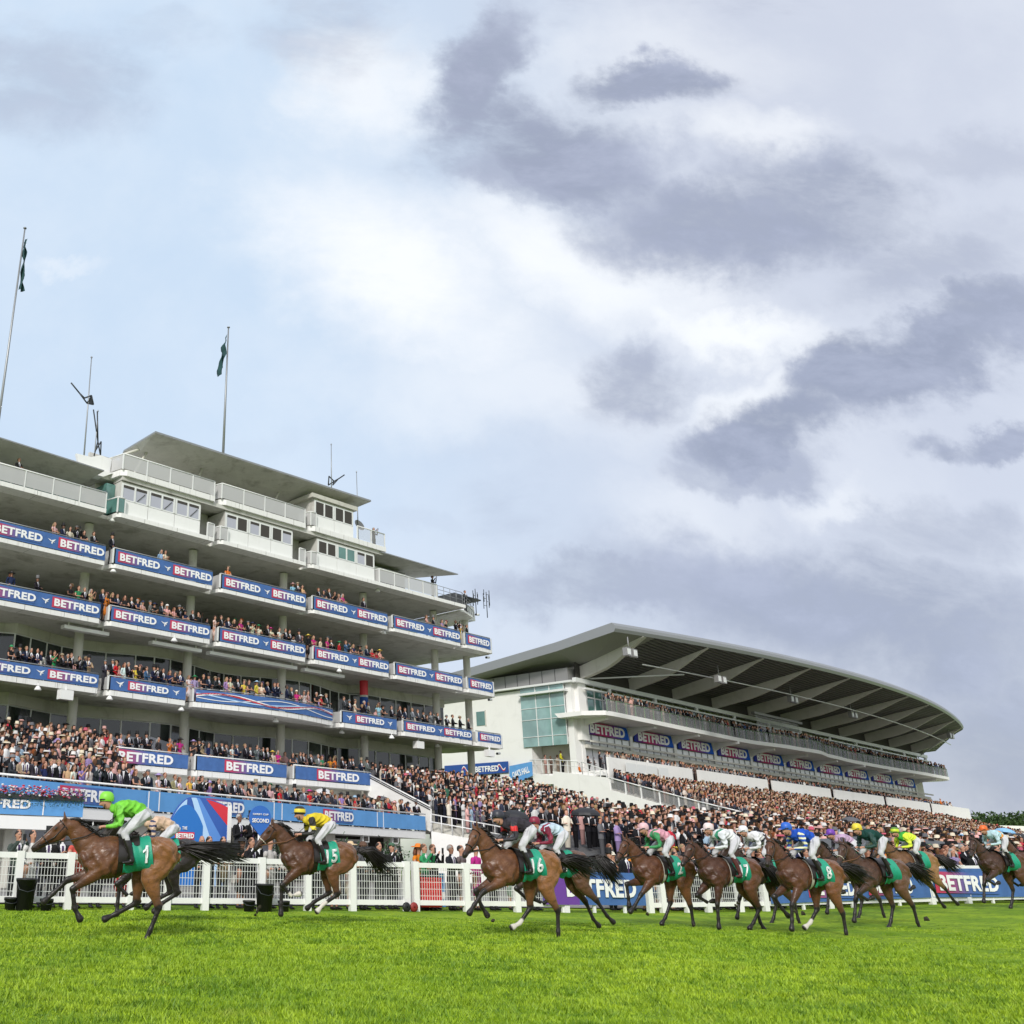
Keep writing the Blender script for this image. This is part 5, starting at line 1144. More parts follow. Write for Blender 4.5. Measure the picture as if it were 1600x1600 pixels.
# ------------------------------------------------------------------ trackside rail
def rail_pt(t_x):
    for a, b in zip(RAIL[:-1], RAIL[1:]):
        if a.x <= t_x <= b.x or b is RAIL[-1]: t = (t_x-a.x)/(b.x-a.x); p = a.lerp(b, t); return Vector((p.x, p.y, gz_(p.x, p.y))), math.atan2(b.y-a.y, b.x-a.x)
def at_rail(xp, back=0.):
    """spot on the rail line (or back metres behind it) in photo column xp"""
    r_ = ray(xp, 1375); k = r_.x/r_.y
    for a, b in zip(RAIL[:-1], RAIL[1:]):
        d = b-a; n = Vector((-d.y, d.x)).normalized()*back; a2 = a+n
        t = (k*a2.y-a2.x)/(d.x-k*d.y)
        if t <= 1 or b is RAIL[-1]: p = a2+d*t; return Vector((p.x, p.y, gz_(p.x, p.y))), math.atan2(d.y, d.x)
def fence(x0p, x1p, label, post_px, h=1.27, meshp=True, name='rail_fence'):
    a, an = at_rail(x0p); b, _ = at_rail(x1p); L = (b-a).length; an = math.atan2(b.y-a.y, b.x-a.x); M = Matrix.Translation(a) @ Matrix.Rotation(an, 4, 'Z')
    dz = (b.z-a.z)/L
    T = empty(name, M, label=label, cat='fence', group='sections of the white trackside rail')
    mb = MB(); mb.add([(0, -.05, h-.13), (L, -.05, h-.13+dz*L), (L, .05, h-.13+dz*L), (0, .05, h-.13), (0, -.05, h), (L, -.05, h+dz*L), (L, .05, h+dz*L), (0, .05, h)], [(0,3,2,1),(4,5,6,7),(0,1,5,4),(1,2,6,5),(2,3,7,6),(3,0,4,7)])
    mb.build('top_rail', M_clean, T)
    mb = MB(); mb.add([(0, -.04, .16), (L, -.04, .16+dz*L), (L, .04, .16+dz*L), (0, .04, .16), (0, -.04, .29), (L, -.04, .29+dz*L), (L, .04, .29+dz*L), (0, .04, .29)], [(0,3,2,1),(4,5,6,7),(0,1,5,4),(1,2,6,5),(2,3,7,6),(3,0,4,7)])
    mb.build('bottom_rail', M_clean, T)
    ps = [ (at_rail(x)[0]-a).length for x in post_px]
    for p in ps:
        mb = MB(); mb.box(p-.085, p+.085, -.10, .06, -.05+dz*p, h+.03+dz*p); mb.build('post', M_clean, T)
    if meshp:
        for p, q in zip([0.]+ps, ps+[L]):
            if q-p < .3: continue
            mb = MB(); n = max(2, int((q-p)/.075))
            for i in range(1, n): x = p+(q-p)*i/n; mb.box(x-.005, x+.005, .0, .01, .29+dz*x, h-.12+dz*x)
            for z in (.40, .58, .76, .94, 1.08): mb.box(p, q, -.006, .004, z-.006+dz*(p+q)/2, z+.006+dz*(p+q)/2)
            mb.build('mesh_panel', M_frame, T)
    return T
fence(-40, 640, 'white rail with square mesh infill along the left half of the track', [28, 108, 205, 262, 321, 408, 480, 550, 634])
fence(645, 885, 'white rail with mesh infill between the red cooler and the first trackside banner', [648, 727, 805, 880])
fence(1008, 1195, 'white rail with mesh gates behind the chasing pack', [1011, 1030, 1068, 1100, 1150, 1190], h=1.2)
fence(1196, 1640, 'white running rail above the long blue banner at the right', [1290, 1449, 1505, 1640], h=1.28, meshp=False)
for (x0, x1, lab, grad) in ((846, 1006, 'blue and purple trackside banner with a white word behind horse 16', 1), (1200, 1450, 'long blue trackside banner behind the chasing pack', 0), (1452, 1640, 'blue and red trackside banner with a white word at the far right', 2)):
    a, _ = at_rail(x0, -.10); b, _ = at_rail(x1, -.10); L = (b-a).length; M = Matrix.Translation(a+Vector((0, 0, .02))) @ Matrix.Rotation(math.atan2(b.y-a.y, b.x-a.x), 4, 'Z')
    B = empty('banner', M, label=lab, cat='banner'); mb = MB(); dz = b.z-a.z
    mb.grid(lambda s, t: (L*s, .02*math.sin(s*19)*math.sin(t*PI), .20+.92*t+dz*s), 20, 3); mb.build('sheet', M_blue, B)
    if grad == 1:
        mb = MB(); mb.grid(lambda s, t: (L*(.34*s), -.035, .20+.92*t+dz*.34*s), 6, 1); mb.build('colour_panel', mat('purple_print', (.15, .05, .33), .5), B); put_text('BETFRED', L*.22, -.05, .42+dz*.4, L*.68, .5, B, bold=.038, space=1.06)
    else:
        for u in ((.25, .62) if grad == 0 else (.06,)):
            w = L*(.26 if grad == 0 else .48); mb = MB(); mb.box(L*u-.15, L*u+w, -.035, -.03, .34+dz*u, 1.02+dz*u); mb.build('colour_panel', M_grad, B); put_text('BETFRED', L*u, -.06, .42+dz*u, w, .5, B, bold=.038, space=1.06)
    for u in (.2, .5, .8):
        mb = MB(); mb.box(L*u-.04, L*u+.04, .05, .12, -.2, 1.0+dz*u); mb.build('post', M_clean, B)

# ------------------------------------------------------------------ people
def person_mesh(kind, pose):
    ch = []; w = kind == 'w'
    arms = {'stand': [(.25, .02, 1.13), (.19, -.16, 1.0), (.16, -.24, 1.02)], 'lean': [(.26, -.10, 1.15), (.12, -.30, 1.13), (.06, -.35, 1.12)], 'clap': [(.25, -.05, 1.12), (.09, -.24, 1.24), (.03, -.29, 1.30)], 'phone': [(.25, -.14, 1.24), (.11, -.27, 1.50), (.07, -.29, 1.58)]}[pose]
    for sy in (1, -1):
        lm = 0 if w else 2
        ch.append((lm, [(sy*.09, 0, .90, .10, .10), (sy*.10, -.02, .50, .062 if w else .075, .065 if w else .08), (sy*.10, .02, .12, .038 if w else .055, .04 if w else .06)], Y3))
        ch.append((4, [(sy*.10, .05, .05, .04, .045), (sy*.11, -.15, .04, .04, .03)], Z3))
        A = [(sy*x, y, z) for x, y, z in arms]
        am = 0 if (w and pose != 'stand') else 1
        ch.append((1, [(sy*.175, 0, 1.40, .07, .07), (sy*.205, 0, 1.34, .062, .065)], X3))
        ch.append((am, [(sy*.20, 0, 1.36, .055 if w else .064, .06), (*A[0], .042 if w else .052, .045 if w else .055), (*A[1], .028 if w else .042, .028 if w else .042)], X3))
        ch.append((0, [(*A[1], .027, .024), (*A[2], .036, .024)], X3))
        dv = (Vector(A[2])-Vector(A[1])).normalized()
        for q in range(4): b0 = Vector(A[2])+Vector((sy*(-.018+.012*q), 0, 0)); ch.append((0, [(*b0, .009, .009), (*(b0+dv*.05+Vector((0, -.01, -.01*q))), .008, .008)], X3))
    if w:
        ch.append((1, [(0, 0, .50, .20, .17), (0, 0, .72, .185, .15), (0, 0, .92, .16, .12), (0, 0, 1.08, .125, .095), (0, 0, 1.24, .145, .115), (0, 0, 1.36, .155, .095), (0, 0, 1.42, .11, .07)], Y3))
        ch.append((0, [(0, 0, 1.41, .12, .06), (0, 0, 1.46, .06, .05)], Y3))
    else:
        ch.append((1, [(0, .01, .80, .175, .13), (0, 0, .95, .165, .12), (0, 0, 1.10, .16, .115), (0, 0, 1.26, .18, .12), (0, 0, 1.38, .19, .11), (0, 0, 1.45, .13, .08), (0, 0, 1.49, .07, .06)], Y3))
    ch.append((0, [(0, 0, 1.46, .052, .055), (0, -.012, 1.57, .052, .058)], Y3))
    ch.append((0, [(0, -.015, 1.575, .055, .068), (0, -.008, 1.64, .072, .090), (0, .005, 1.70, .075, .094), (0, .01, 1.74, .062, .078)], Y3))
    ch.append((0, [(0, -.098, 1.655, .012, .018), (0, -.104, 1.635, .016, .014)], Y3))
    for sy in (1, -1): ch.append((0, [(sy*.076, .01, 1.64, .010, .020), (sy*.077, .01, 1.67, .010, .022)], Y3))
    def rig(fc, idx):
        x, y, z = fc.T
        if not w:
            m = (idx == 1) & (y < -.05) & (z > 1.08) & (np.abs(x) < .015+(z-1.08)*.17); idx[m] = 3
            m = (idx == 3) & (np.abs(x) < .022) & (z < 1.44); idx[m] = 5
        m = (idx == 0) & (np.abs(np.abs(x)-.03) < .014) & (np.abs(z-1.675) < .010) & (y < -.05); idx[m] = 4
        m = (idx == 0) & (np.abs(x) < .026) & (np.abs(z-1.597) < .008) & (y < -.06); idx[m] = 6
        return idx
    return fuse('person_body', ch, .020 if kind == 'm' else .019, [M_skin, M_cloth, M_trouser, M_shirt, M_shoe, mat('necktie', (.06, .03, .10), .5), mat('lips', (.30, .07, .06), .6)], smooth=2, seg=10, rigid=rig)
BODY = {(k, p): person_mesh(k, p) for k in 'mw' for p in ('stand', 'lean', 'clap', 'phone')}
def hair_mesh(long):
    mb = MB()
    def fn(s, t):
        a = 2*PI*s; lim = math.radians(62 if math.cos(a) > .5 else (100 if math.cos(a) > -.2 else 118)); lim = math.radians(50+72*(1-math.cos(a))/2 + (8 if abs(math.sin(a)) > .6 else 0)); ph = lim*t
        r = 1+.05*math.sin(a*5+t*7); return (.088*r*math.sin(ph)*math.sin(a), .018-.108*r*math.sin(ph)*math.cos(a), 1.678+.112*r*math.cos(ph))
    mb.grid(fn, 18, 8)
    if long:
        for i in range(9): a = -1.4+2.8*i/8; mb.tube([(.085*math.sin(a), .02+.085*math.cos(a), 1.66), (.10*math.sin(a), .04+.095*math.cos(a), 1.52), (.12*math.sin(a), .03+.10*math.cos(a)*.8, 1.38)], [.035, .04, .015], 5)
    return mb.mesh('hair', M_hair)
HAIR = {False: hair_mesh(False), True: hair_mesh(True)}
def hat_mesh(kind):
    mb = MB(); c = (0, .005, 0)
    if kind == 'top': mb.lathe([(.02, 1.905), (.088, 1.905), (.085, 1.86), (.082, 1.76), (.083, 1.735), (.125, 1.73), (.13, 1.742), (.12, 1.722), (.06, 1.72)], 18, c, sy=1.15)
    elif kind == 'wide': mb.lathe([(.01, 1.80), (.06, 1.795), (.085, 1.75), (.09, 1.725), (.16, 1.72), (.205, 1.70), (.20, 1.69), (.05, 1.70)], 20, c, sy=1.1)
    elif kind == 'disc':
        mb.grid(lambda s, t: (.05+.13*t*math.cos(2*PI*s)+.02, -.02+.10*t*math.sin(2*PI*s), 1.775-.07*t*math.cos(2*PI*s)+.012*math.sin(6*PI*s)*t), 18, 3)
        for i in range(5): a = i*1.3; mb.tube([(.06, 0, 1.78), (.06+.06*math.cos(a), .06*math.sin(a), 1.83), (.06+.10*math.cos(a), .09*math.sin(a), 1.80)], [.012, .02, .004], 5)
    elif kind == 'bowl': mb.lathe([(.01, 1.80), (.05, 1.795), (.085, 1.765), (.098, 1.71), (.13, 1.685), (.125, 1.678), (.06, 1.69)], 18, c, sy=1.15)
    elif kind == 'cap': mb.lathe([(.01, 1.795), (.06, 1.785), (.092, 1.745), (.094, 1.715), (.06, 1.705)], 16, c, sy=1.15); mb.grid(lambda s, t: ((s-.5)*.15, -.09-.07*t*math.cos((s-.5)*2.4), 1.715-.012*t), 6, 2)
    return mb.mesh('hat', M_hat)
HAT = {k: hat_mesh(k) for k in ('top', 'wide', 'disc', 'bowl', 'cap')}
HATNAME = {'top': 'top hat', 'wide': 'wide hat', 'disc': 'fascinator', 'bowl': 'felt hat', 'cap': 'flat cap', None: None}
SUITC = [('black', (.012, .012, .015)), ('black', (.015, .015, .018)), ('navy', (.015, .022, .055)), ('charcoal', (.04, .042, .048)), ('grey', (.16, .165, .175)), ('beige', (.36, .27, .18)), ('blue', (.05, .11, .26))]
DRESS = [('black', (.015, .015, .018)), ('charcoal', (.04, .04, .045)), ('cream', (.68, .60, .47)), ('white', (.74, .73, .72)), ('pale pink', (.68, .38, .38)), ('red', (.55, .02, .03)), ('black', (.015, .015, .018)), ('navy', (.02, .03, .09)), ('lilac', (.34, .26, .50)), ('green', (.03, .26, .10)), ('yellow', (.70, .52, .08)), ('pale blue', (.30, .46, .62)), ('orange', (.66, .20, .03)), ('magenta', (.50, .03, .22)), ('peach', (.66, .40, .27)), ('ivory', (.70, .66, .55))]
HAIRC = [(.02, .012, .008), (.05, .025, .012), (.12, .06, .025), (.35, .24, .12), (.42, .40, .38), (.20, .06, .02), (.015, .012, .012)]
NP = 0
def person(M, label, kind, pose, cloth, hat=None, hatc=(.01, .01, .012), hair=None, group=None, long=None, scale=1., extra=None):
    """M: feet, looking along -Y"""
    global NP; NP += 1
    o = bpy.data.objects.new('person', BODY[(kind, pose)]); C.objects.link(o); o.matrix_world = M @ Matrix.Diagonal((scale, scale, scale, 1)); o.color = (*cloth, 1)
    finish(o, label, 'person', group)
    if hair is not False:
        h = bpy.data.objects.new('hair', HAIR[bool(long if long is not None else (kind == 'w' and random.random() < .65))]); C.objects.link(h); h.parent = o; h.color = (*(hair or random.choice(HAIRC)), 1)
    if hat: h = bpy.data.objects.new('hat', HAT[hat]); C.objects.link(h); h.parent = o; h.color = (*hatc, 1)
    if pose == 'phone': h = link('phone', PHONE, o)
    return o
_mb = MB(); _mb.box(-.04, .04, -.36, -.345, 1.54, 1.69); PHONE = _mb.mesh('phone', M_black)
USED = set()
def rand_person(M, where, group, smart=.6, pose=None, lean=.5):
    kind = 'm' if random.random() < .52 else 'w'
    pose = pose or random.choices(('lean', 'stand', 'clap', 'phone'), (lean, .6-lean*.4, .2, .12))[0]
    if kind == 'm':
        cn, cc = random.choices(SUITC, (5, 4, 3, 2, 1.2, .7, .6))[0]; hat = random.choices(('top', 'bowl', 'cap', None), (smart*5, .5, .6, 4.5))[0]; hc, hn = ((.012, .012, .014), 'black') if hat == 'top' and random.random() < .85 else random.choice([((.16, .16, .17), 'grey'), ((.30, .24, .16), 'tan')])
        what = '%s suit' % cn; who = 'man'
    else:
        cn, cc = random.choice(DRESS); hat = random.choices(('wide', 'disc', 'bowl', None), (1.6, 2.2, .4, 3.2))[0]; hn, hc = random.choice(DRESS); what = '%s dress' % cn; who = 'woman'
    cc = tuple(min(.8, c*random.uniform(.85, 1.15)) for c in cc)
    if hat: what += ', %s %s,' % (hn, HATNAME[hat])
    lab = '%s in %s %s' % (who, what, where)
    return person(M, lab, kind, pose, cc, hat, hc, group=group, scale=random.uniform(.95, 1.04) if kind == 'm' else random.uniform(.90, 1.0))
def row_people(Fr, Fi, pxs, yfn, zf, where, group, smart, zfn=None, lean=.6):
    """pxs: photo columns; placed along the local line y=yfn(u) at floor height zf"""
    us = []
    for x in pxs:
        lo, hi = -14., 60.
        for _ in range(40):        # find u on the line under column x
            u = (lo+hi)/2; p = Fr @ Vector((u, yfn(u), zf+1.2)); d = p-Vector((0, 0, EYE)); px = CX + F_PX*(d.dot(CR))/d.dot(_f)
            if px < x: lo = u
            else: hi = u
        us.append(u)
    for i, u in enumerate(us):
        M = Fr @ Matrix.Translation((u, yfn(u), zf)) @ Matrix.Rotation(random.gauss(0, .28)+.25, 4, 'Z')
        rand_person(M, '%s from left %s' % (ordn(i), where), group, smart, lean=lean)
def spread(*runs):
    out = []
    for a, b, n in runs: out += [a+(b-a)*(i+.5+random.uniform(-.3, .3))/n for i in range(n)]
    return sorted(out)
row_people(FL, FLi, spread((80, 150, 6), (172, 178, 1), (246, 262, 2), (354, 360, 1), (454, 478, 3), (494, 540, 6), (566, 572, 1), (664, 736, 7)), lambda u: .42, 16.93, 'on the uppermost balcony', 'guests on the uppermost balcony', .25)
row_people(FL, FLi, spread((14, 20, 1), (56, 60, 1), (100, 150, 4), (152, 316, 17), (330, 470, 14), (474, 596, 12)), lambda u: .42, 13.56, 'on the second balcony', 'guests on the second balcony', .35)
row_people(FL, FLi, spread((14, 145, 14), (160, 288, 14), (292, 515, 24), (530, 735, 19)), lambda u: (wave_y(u) if 6.5 < u < 17.68 else 0)+.45, 9.68, 'on the third balcony', 'guests on the third balcony', .3)
row_people(FL, FLi, spread((162, 285, 8), (296, 440, 16), (452, 578, 13)), lambda u: .45, 5.82, 'behind the lowest balcony banners', 'guests on the lowest balcony', .75)
row_people(FL, FLi, spread((14, 655, 54)), lambda u: fy5(u)+.45, 2.92, 'along the pale fascia', 'spectators along the long blue fascia', .45)

# people at the rail, left half: those the picture shows one by one
def rail_person(x, label, kind, pose, cloth, hat=None, hatc=(.01,.01,.012), hair=None, back=.55, long=None, yaw=0.3, scale=1.):
    p, an = at_rail(x, back); M = Matrix.Translation(p) @ Matrix.Rotation(an+yaw, 4, 'Z')
    return person(M, label, kind, pose, cloth, hat, hatc, hair, 'spectators leaning on the trackside rail', long, scale)
RP = [(22, 'man in tweed jacket filming with a phone at the far left of the rail', 'm', 'phone', (.06,.08,.07)), (45, 'woman in white coat behind the black bin', 'w', 'stand', (.72,.70,.68)), (70, 'man in dark suit and pale tie under the leading horse head', 'm', 'stand', (.02,.02,.02)),
 (92, 'man in dark waistcoat and white shirt by the leading horse chin', 'm', 'clap', (.03,.03,.035)), (118, 'woman in red skirt and cream top seen below the leading horse', 'w', 'lean', (.60,.10,.08)), (150, 'man in grey suit seen through the mesh below the leader', 'm', 'stand', (.10,.10,.11)),
 (190, 'woman in scarlet dress seen under the leading horse belly', 'w', 'lean', (.62,.02,.03)), (222, 'man in tan coat between the first two horses', 'm', 'lean', (.35,.26,.17)), (258, 'man in white shirt standing behind the black horse', 'm', 'stand', (.62,.62,.64)),
 (313, 'bald man in dark coat beside the domed blue sign', 'm', 'stand', (.02,.02,.025)), (325, 'dark haired man in navy jacket looking left at the rail', 'm', 'lean', (.02,.025,.04)), (347, 'bearded man in beige blazer and pale shirt at the rail', 'm', 'lean', (.42,.31,.20)),
 (377, 'woman in spotted black and white dress with a large black hat', 'w', 'phone', (.03,.03,.03)), (392, 'photographer in black with a camera beside the spotted dress', 'm', 'phone', (.015,.015,.018)), (421, 'woman in light grey coat behind the third horse neck', 'w', 'stand', (.50,.48,.46)),
 (450, 'man in pale linen jacket hidden behind the third horse', 'm', 'stand', (.50,.47,.42)), (495, 'man in dark suit and cap behind the third horse saddle', 'm', 'stand', (.03,.03,.035)), (523, 'woman in pale coat left of the straw hat', 'w', 'lean', (.55,.42,.33)), (548, 'woman in cream dress with a large straw hat', 'w', 'lean', (.66,.55,.42)),
 (568, 'older man in grey suit and brown trilby at the rail', 'm', 'stand', (.10,.10,.11)), (593, 'dark haired officer in black jacket holding a radio', 'm', 'stand', (.012,.013,.016)), (613, 'cameraman in black with a green covered camera', 'm', 'phone', (.02,.02,.02)), (655, 'woman in orange head scarf and orange coat over green', 'w', 'lean', (.72,.22,.02)),
 (664, 'man in green top raising his hand behind the orange scarf', 'm', 'phone', (.04,.30,.12)), (678, 'balding man in black suit photographing with a phone', 'm', 'phone', (.015,.015,.018)), (706, 'grey haired man in black anorak leaning on the rail', 'm', 'lean', (.02,.022,.03)), (722, 'small dark haired woman half behind the anorak man', 'w', 'stand', (.15,.12,.12)),
 (745, 'woman in magenta skirt behind horse 16 muzzle', 'w', 'stand', (.50,.03,.25)), (770, 'man in dark coat behind the neck of horse 16', 'm', 'stand', (.03,.03,.03)), (800, 'woman in pale green dress behind horse 16', 'w', 'stand', (.40,.55,.42)), (835, 'man in navy blazer behind the rider of horse 16', 'm', 'lean', (.02,.03,.07)), (870, 'woman in white dress behind horse 18', 'w', 'lean', (.7,.68,.66))]
HT = {377: ('wide', (.012,.012,.014)), 70: ('top', (.012,.012,.014)), 495: ('cap', (.03,.03,.03)), 548: ('wide', (.62,.46,.28)), 568: ('bowl', (.10,.05,.03)), 190: ('disc', (.6,.02,.03)), 613: ('cap', (.05,.12,.07)), 655: ('wide', (.72,.20,.02)), 150: ('top', (.05,.05,.05)), 800: ('disc', (.6,.6,.4))}
for r in RP:
    ht = HT.get(r[0], (None, (0, 0, 0))); rail_person(*r, hat=ht[0], hatc=ht[1], hair=False if 'bald man' in r[1] else ((.4,.38,.36) if 'grey haired' in r[1] else ((.02,.014,.01) if 'dark haired' in r[1] or 'bearded' in r[1] else None)), back=random.uniform(.42, .85), yaw=random.uniform(-.1, .6))
# two or three deep behind the banners at the right
k = 0
for row, (back, n) in enumerate(((.75, 30), (1.7, 26), (2.7, 22))):
    for i, x in enumerate(spread((945, 1600, n))):
        p, an = at_rail(x, back); p.z += .12*row+.02
        M = Matrix.Translation(p) @ Matrix.Rotation(an+random.uniform(-.1, .7), 4, 'Z')
        rand_person(M, '%s from left, %s row, right banners' % (ordn(i), ('front', 'second', 'third')[row]), 'spectators packed behind the right hand banners', .5, lean=.35)
# pair above the rail behind the second sign, on a low step
for x, yv, lb, c_ in ((371, 0, 'white haired man in black morning suit raised behind the round blue sign', (.015,.015,.018)), (390, .3, 'man in black top hat and tails raised behind the round blue sign', (.015,.015,.018))):
    p, an = at_rail(x, 4.2); p.z = .75; person(Matrix.Translation(p) @ Matrix.Rotation(an+.4, 4, 'Z'), lb, 'm', 'clap', c_, 'top' if yv else None, (.012,.012,.014), (.6,.58,.55), 'racegoers on the step behind the round sign')

# ---- masses nobody could count: one object for each packed terrace
def crowd_mesh(name, pos, yaw, style, label, rng):
    N = len(pos); pos = np.array(pos)
    V_, F_, reg = [], [], []
    def loft(rings, seg, r, closed=True):
        k = len(V_)
        for (cx, cy, cz, a, b) in rings:
            for j in range(seg): an = 2*PI*j/seg; V_.append((cx+a*math.cos(an), cy+b*math.sin(an), cz)); reg.append(r)
        for i in range(len(rings)-1):
            for j in range(seg): F_.append((k+i*seg+j, k+i*seg+(j+1) % seg, k+(i+1)*seg+(j+1) % seg, k+(i+1)*seg+j))
    loft([(0, 0, .1, .13, .10), (0, 0, .85, .16, .12)], 6, 5)
    loft([(0, 0, .82, .18, .13), (0, 0, 1.15, .17, .12), (0, 0, 1.36, .22, .12), (0, 0, 1.46, .14, .08), (0, 0, 1.52, .06, .05)], 8, 0)
    loft([(0, -.01, 1.50, .05, .05), (0, -.01, 1.57, .07, .085), (0, 0, 1.66, .085, .10), (0, 0, 1.73, .07, .085), (0, 0, 1.77, .02, .02)], 7, 1)
    loft([(0, .035, 1.60, .085, .085), (0, .03, 1.68, .095, .10), (0, .01, 1.76, .075, .09), (0, .01, 1.795, .02, .02)], 7, 2)
    loft([(0, 0, 1.715, .15, .17), (0, 0, 1.735, .10, .12), (0, 0, 1.86, .09, .10), (0, 0, 1.87, .01, .01)], 8, 3)
    k = len(V_); V_ += [(-.055, -.118, 1.44), (.055, -.118, 1.44), (0, -.135, 1.08)]; reg += [4]*3; F_.append((k, k+1, k+2)); aK = len(V_)
    for sx in (1, -1): 
        k = len(V_)
        for (x, y, z, r_) in ((.21, 0, 1.36, .05), (.25, -.06, 1.14, .045), (.10, -.24, 1.16, .035)):
            for j in range(4): an = PI/2*j; V_.append((sx*x+r_*math.cos(an), y+r_*math.sin(an)*.7, z+r_*math.sin(an)*.7)); reg.append(0 if y > -.2 else 1)
        for i in range(2):
            for j in range(4): F_.append((k+i*4+j, k+i*4+(j+1) % 4, k+(i+1)*4+(j+1) % 4, k+(i+1)*4+j))
    T = np.array(V_); reg = np.array(reg); nV = len(T)
    sc = rng.uniform(.92, 1.04, N); c, s = np.cos(yaw), np.sin(yaw)
    hatk = rng.random(N)
    X = np.repeat(T[None], N, 0)
    hv = reg == 3; has = hatk < style['hat']; wide = rng.random(N) < .5
    X[~has][:, hv] = 0
    ctr = np.array([0, 0, 1.70])
    f = np.where(has, 1., 0.); X[:, hv] = ctr+(X[:, hv]-ctr)*f[:, None, None]
    fl_ = has & wide & (rng.random(N) < .7); zz = X[:, hv, 2]; X[np.ix_(fl_, hv, [2])] = 1.72+(X[np.ix_(fl_, hv, [2])]-1.72)*.45; X[np.ix_(fl_, hv, [0, 1])] *= 1.35
    X[:, :, 0] *= rng.uniform(.9, 1.12, N)[:, None]
    lean = rng.normal(0, .06, N); X[:, :, 0] += lean[:, None]*X[:, :, 2]*.3; armz = rng.random(N)
    arm = (np.arange(nV) >= aK); up_ = np.where(rng.random(N) < .13)[0]
    for i in up_:
        m = arm & (T[:, 0]*(1 if rng.random() < .5 else -1) > 0); d_ = np.clip((1.36-T[m, 2])*4, 0, 1); X[i, m, 2] += d_*rng.uniform(.25, .55)*(1+.6*(T[m, 1] < -.15)); X[i, m, 1] += .05
    X *= sc[:, None, None]
    xx = X[:, :, 0]*c[:, None]-X[:, :, 1]*s[:, None]; yy_ = X[:, :, 0]*s[:, None]+X[:, :, 1]*c[:, None]
    X[:, :, 0] = xx+pos[:, 0:1]; X[:, :, 1] = yy_+pos[:, 1:2]; X[:, :, 2] += pos[:, 2:3]
    def pick(pal, w): i = rng.choice(len(pal), N, p=np.array(w)/sum(w)); return np.clip(np.array(pal)[i]*rng.uniform(.8, 1.2, (N, 1)), 0, .85)
    body = pick(style['body'], style['bw']); skin = pick([(.48,.26,.19), (.42,.21,.145), (.55,.32,.24), (.12,.06,.035)], [5, 4, 3, .5]); hair = pick(HAIRC, [3, 4, 4, 2, 1, 1, 3]); hatc = pick(style['hatc'], style['hw'])
    dark = body.sum(1) < .25; shirt = np.where(dark[:, None], np.array([.72, .72, .74]), body)
    col = np.zeros((N, nV, 4)); col[..., 3] = 1
    for r, cc in ((0, body), (1, skin), (2, hair), (3, hatc), (4, shirt), (5, body*.6)): m = reg == r; col[:, m, :3] = cc[:, None]
    F4 = [f_ for f_ in F_ if len(f_) == 4]; F3 = [f_ for f_ in F_ if len(f_) == 3]
    off = (np.arange(N)*nV)[:, None, None]; a4 = (np.array(F4)[None]+off).reshape(-1, 4); a3 = (np.array(F3)[None]+off).reshape(-1, 3)
    me = bpy.data.meshes.new(name); me.vertices.add(N*nV); me.vertices.foreach_set('co', X.ravel())
    li = np.concatenate([a4.ravel(), a3.ravel()]).astype(np.int32); me.loops.add(len(li)); me.loops.foreach_set('vertex_index', li)
    tot = np.concatenate([np.full(len(a4), 4), np.full(len(a3), 3)]).astype(np.int32); st = np.concatenate([[0], np.cumsum(tot)[:-1]]).astype(np.int32)
    me.polygons.add(len(tot)); me.polygons.foreach_set('loop_start', st); me.polygons.foreach_set('loop_total', tot); me.polygons.foreach_set('use_smooth', np.ones(len(tot), dtype=bool))
    me.update(); me.validate()
    at = me.color_attributes.new('col', 'FLOAT_COLOR', 'POINT'); at.data.foreach_set('color', col.reshape(-1).astype(np.float32))
    me.materials.append(M_crowd); return link(name, me, label=label, cat='crowd', kind='stuff')
SMART = dict(hat=.52, body=[(.012,.012,.015), (.03,.035,.06), (.12,.12,.13), (.68,.62,.52), (.70,.70,.70), (.62,.36,.34), (.45,.03,.05), (.30,.22,.42), (.35,.48,.60), (.05,.15,.10)], bw=[13, 4, 2, 2.2, 1.8, 1.3, .9, .8, .7, .4], hatc=[(.012,.012,.014), (.12,.12,.13), (.62,.55,.42), (.65,.62,.60), (.50,.10,.15), (.62,.35,.32)], hw=[7, 1, 2, 1.5, .5, .8])
PUBLIC = dict(hat=.18, body=[(.02,.02,.025), (.05,.055,.08), (.16,.11,.09), (.42,.33,.26), (.55,.48,.42), (.58,.34,.30), (.40,.06,.06), (.20,.20,.22), (.62,.60,.58), (.06,.10,.22)], bw=[13, 8, 5, 2.2, 1.6, 1.4, .9, 2.5, 1.8, 1], hatc=[(.02,.02,.02), (.3,.25,.18), (.55,.5,.42), (.5,.1,.1)], hw=[4, 2, 3, .5])
def world_from(Fr, u, y, z): return Fr @ Vector((u, y, z))
def scatter(Fr, rows, style, name, label, yaw0=0., seed=1, gap=.52, skip=.06):
    rng = np.random.default_rng(seed); P_, Yw = [], []
    for (u0, u1, yf, zf) in rows:
        u = u0+rng.random()*gap
        while u < u1:
            if rng.random() > skip: p = Fr @ Vector((u, yf(u)+rng.normal(0, .10), zf(u))); P_.append(tuple(p)); Yw.append(TH+yaw0+rng.normal(.25, .35))
            u += gap*rng.uniform(.8, 1.3)
    return crowd_mesh(name, P_, np.array(Yw), style, label, rng)
c0 = lambda v: (lambda u: v)
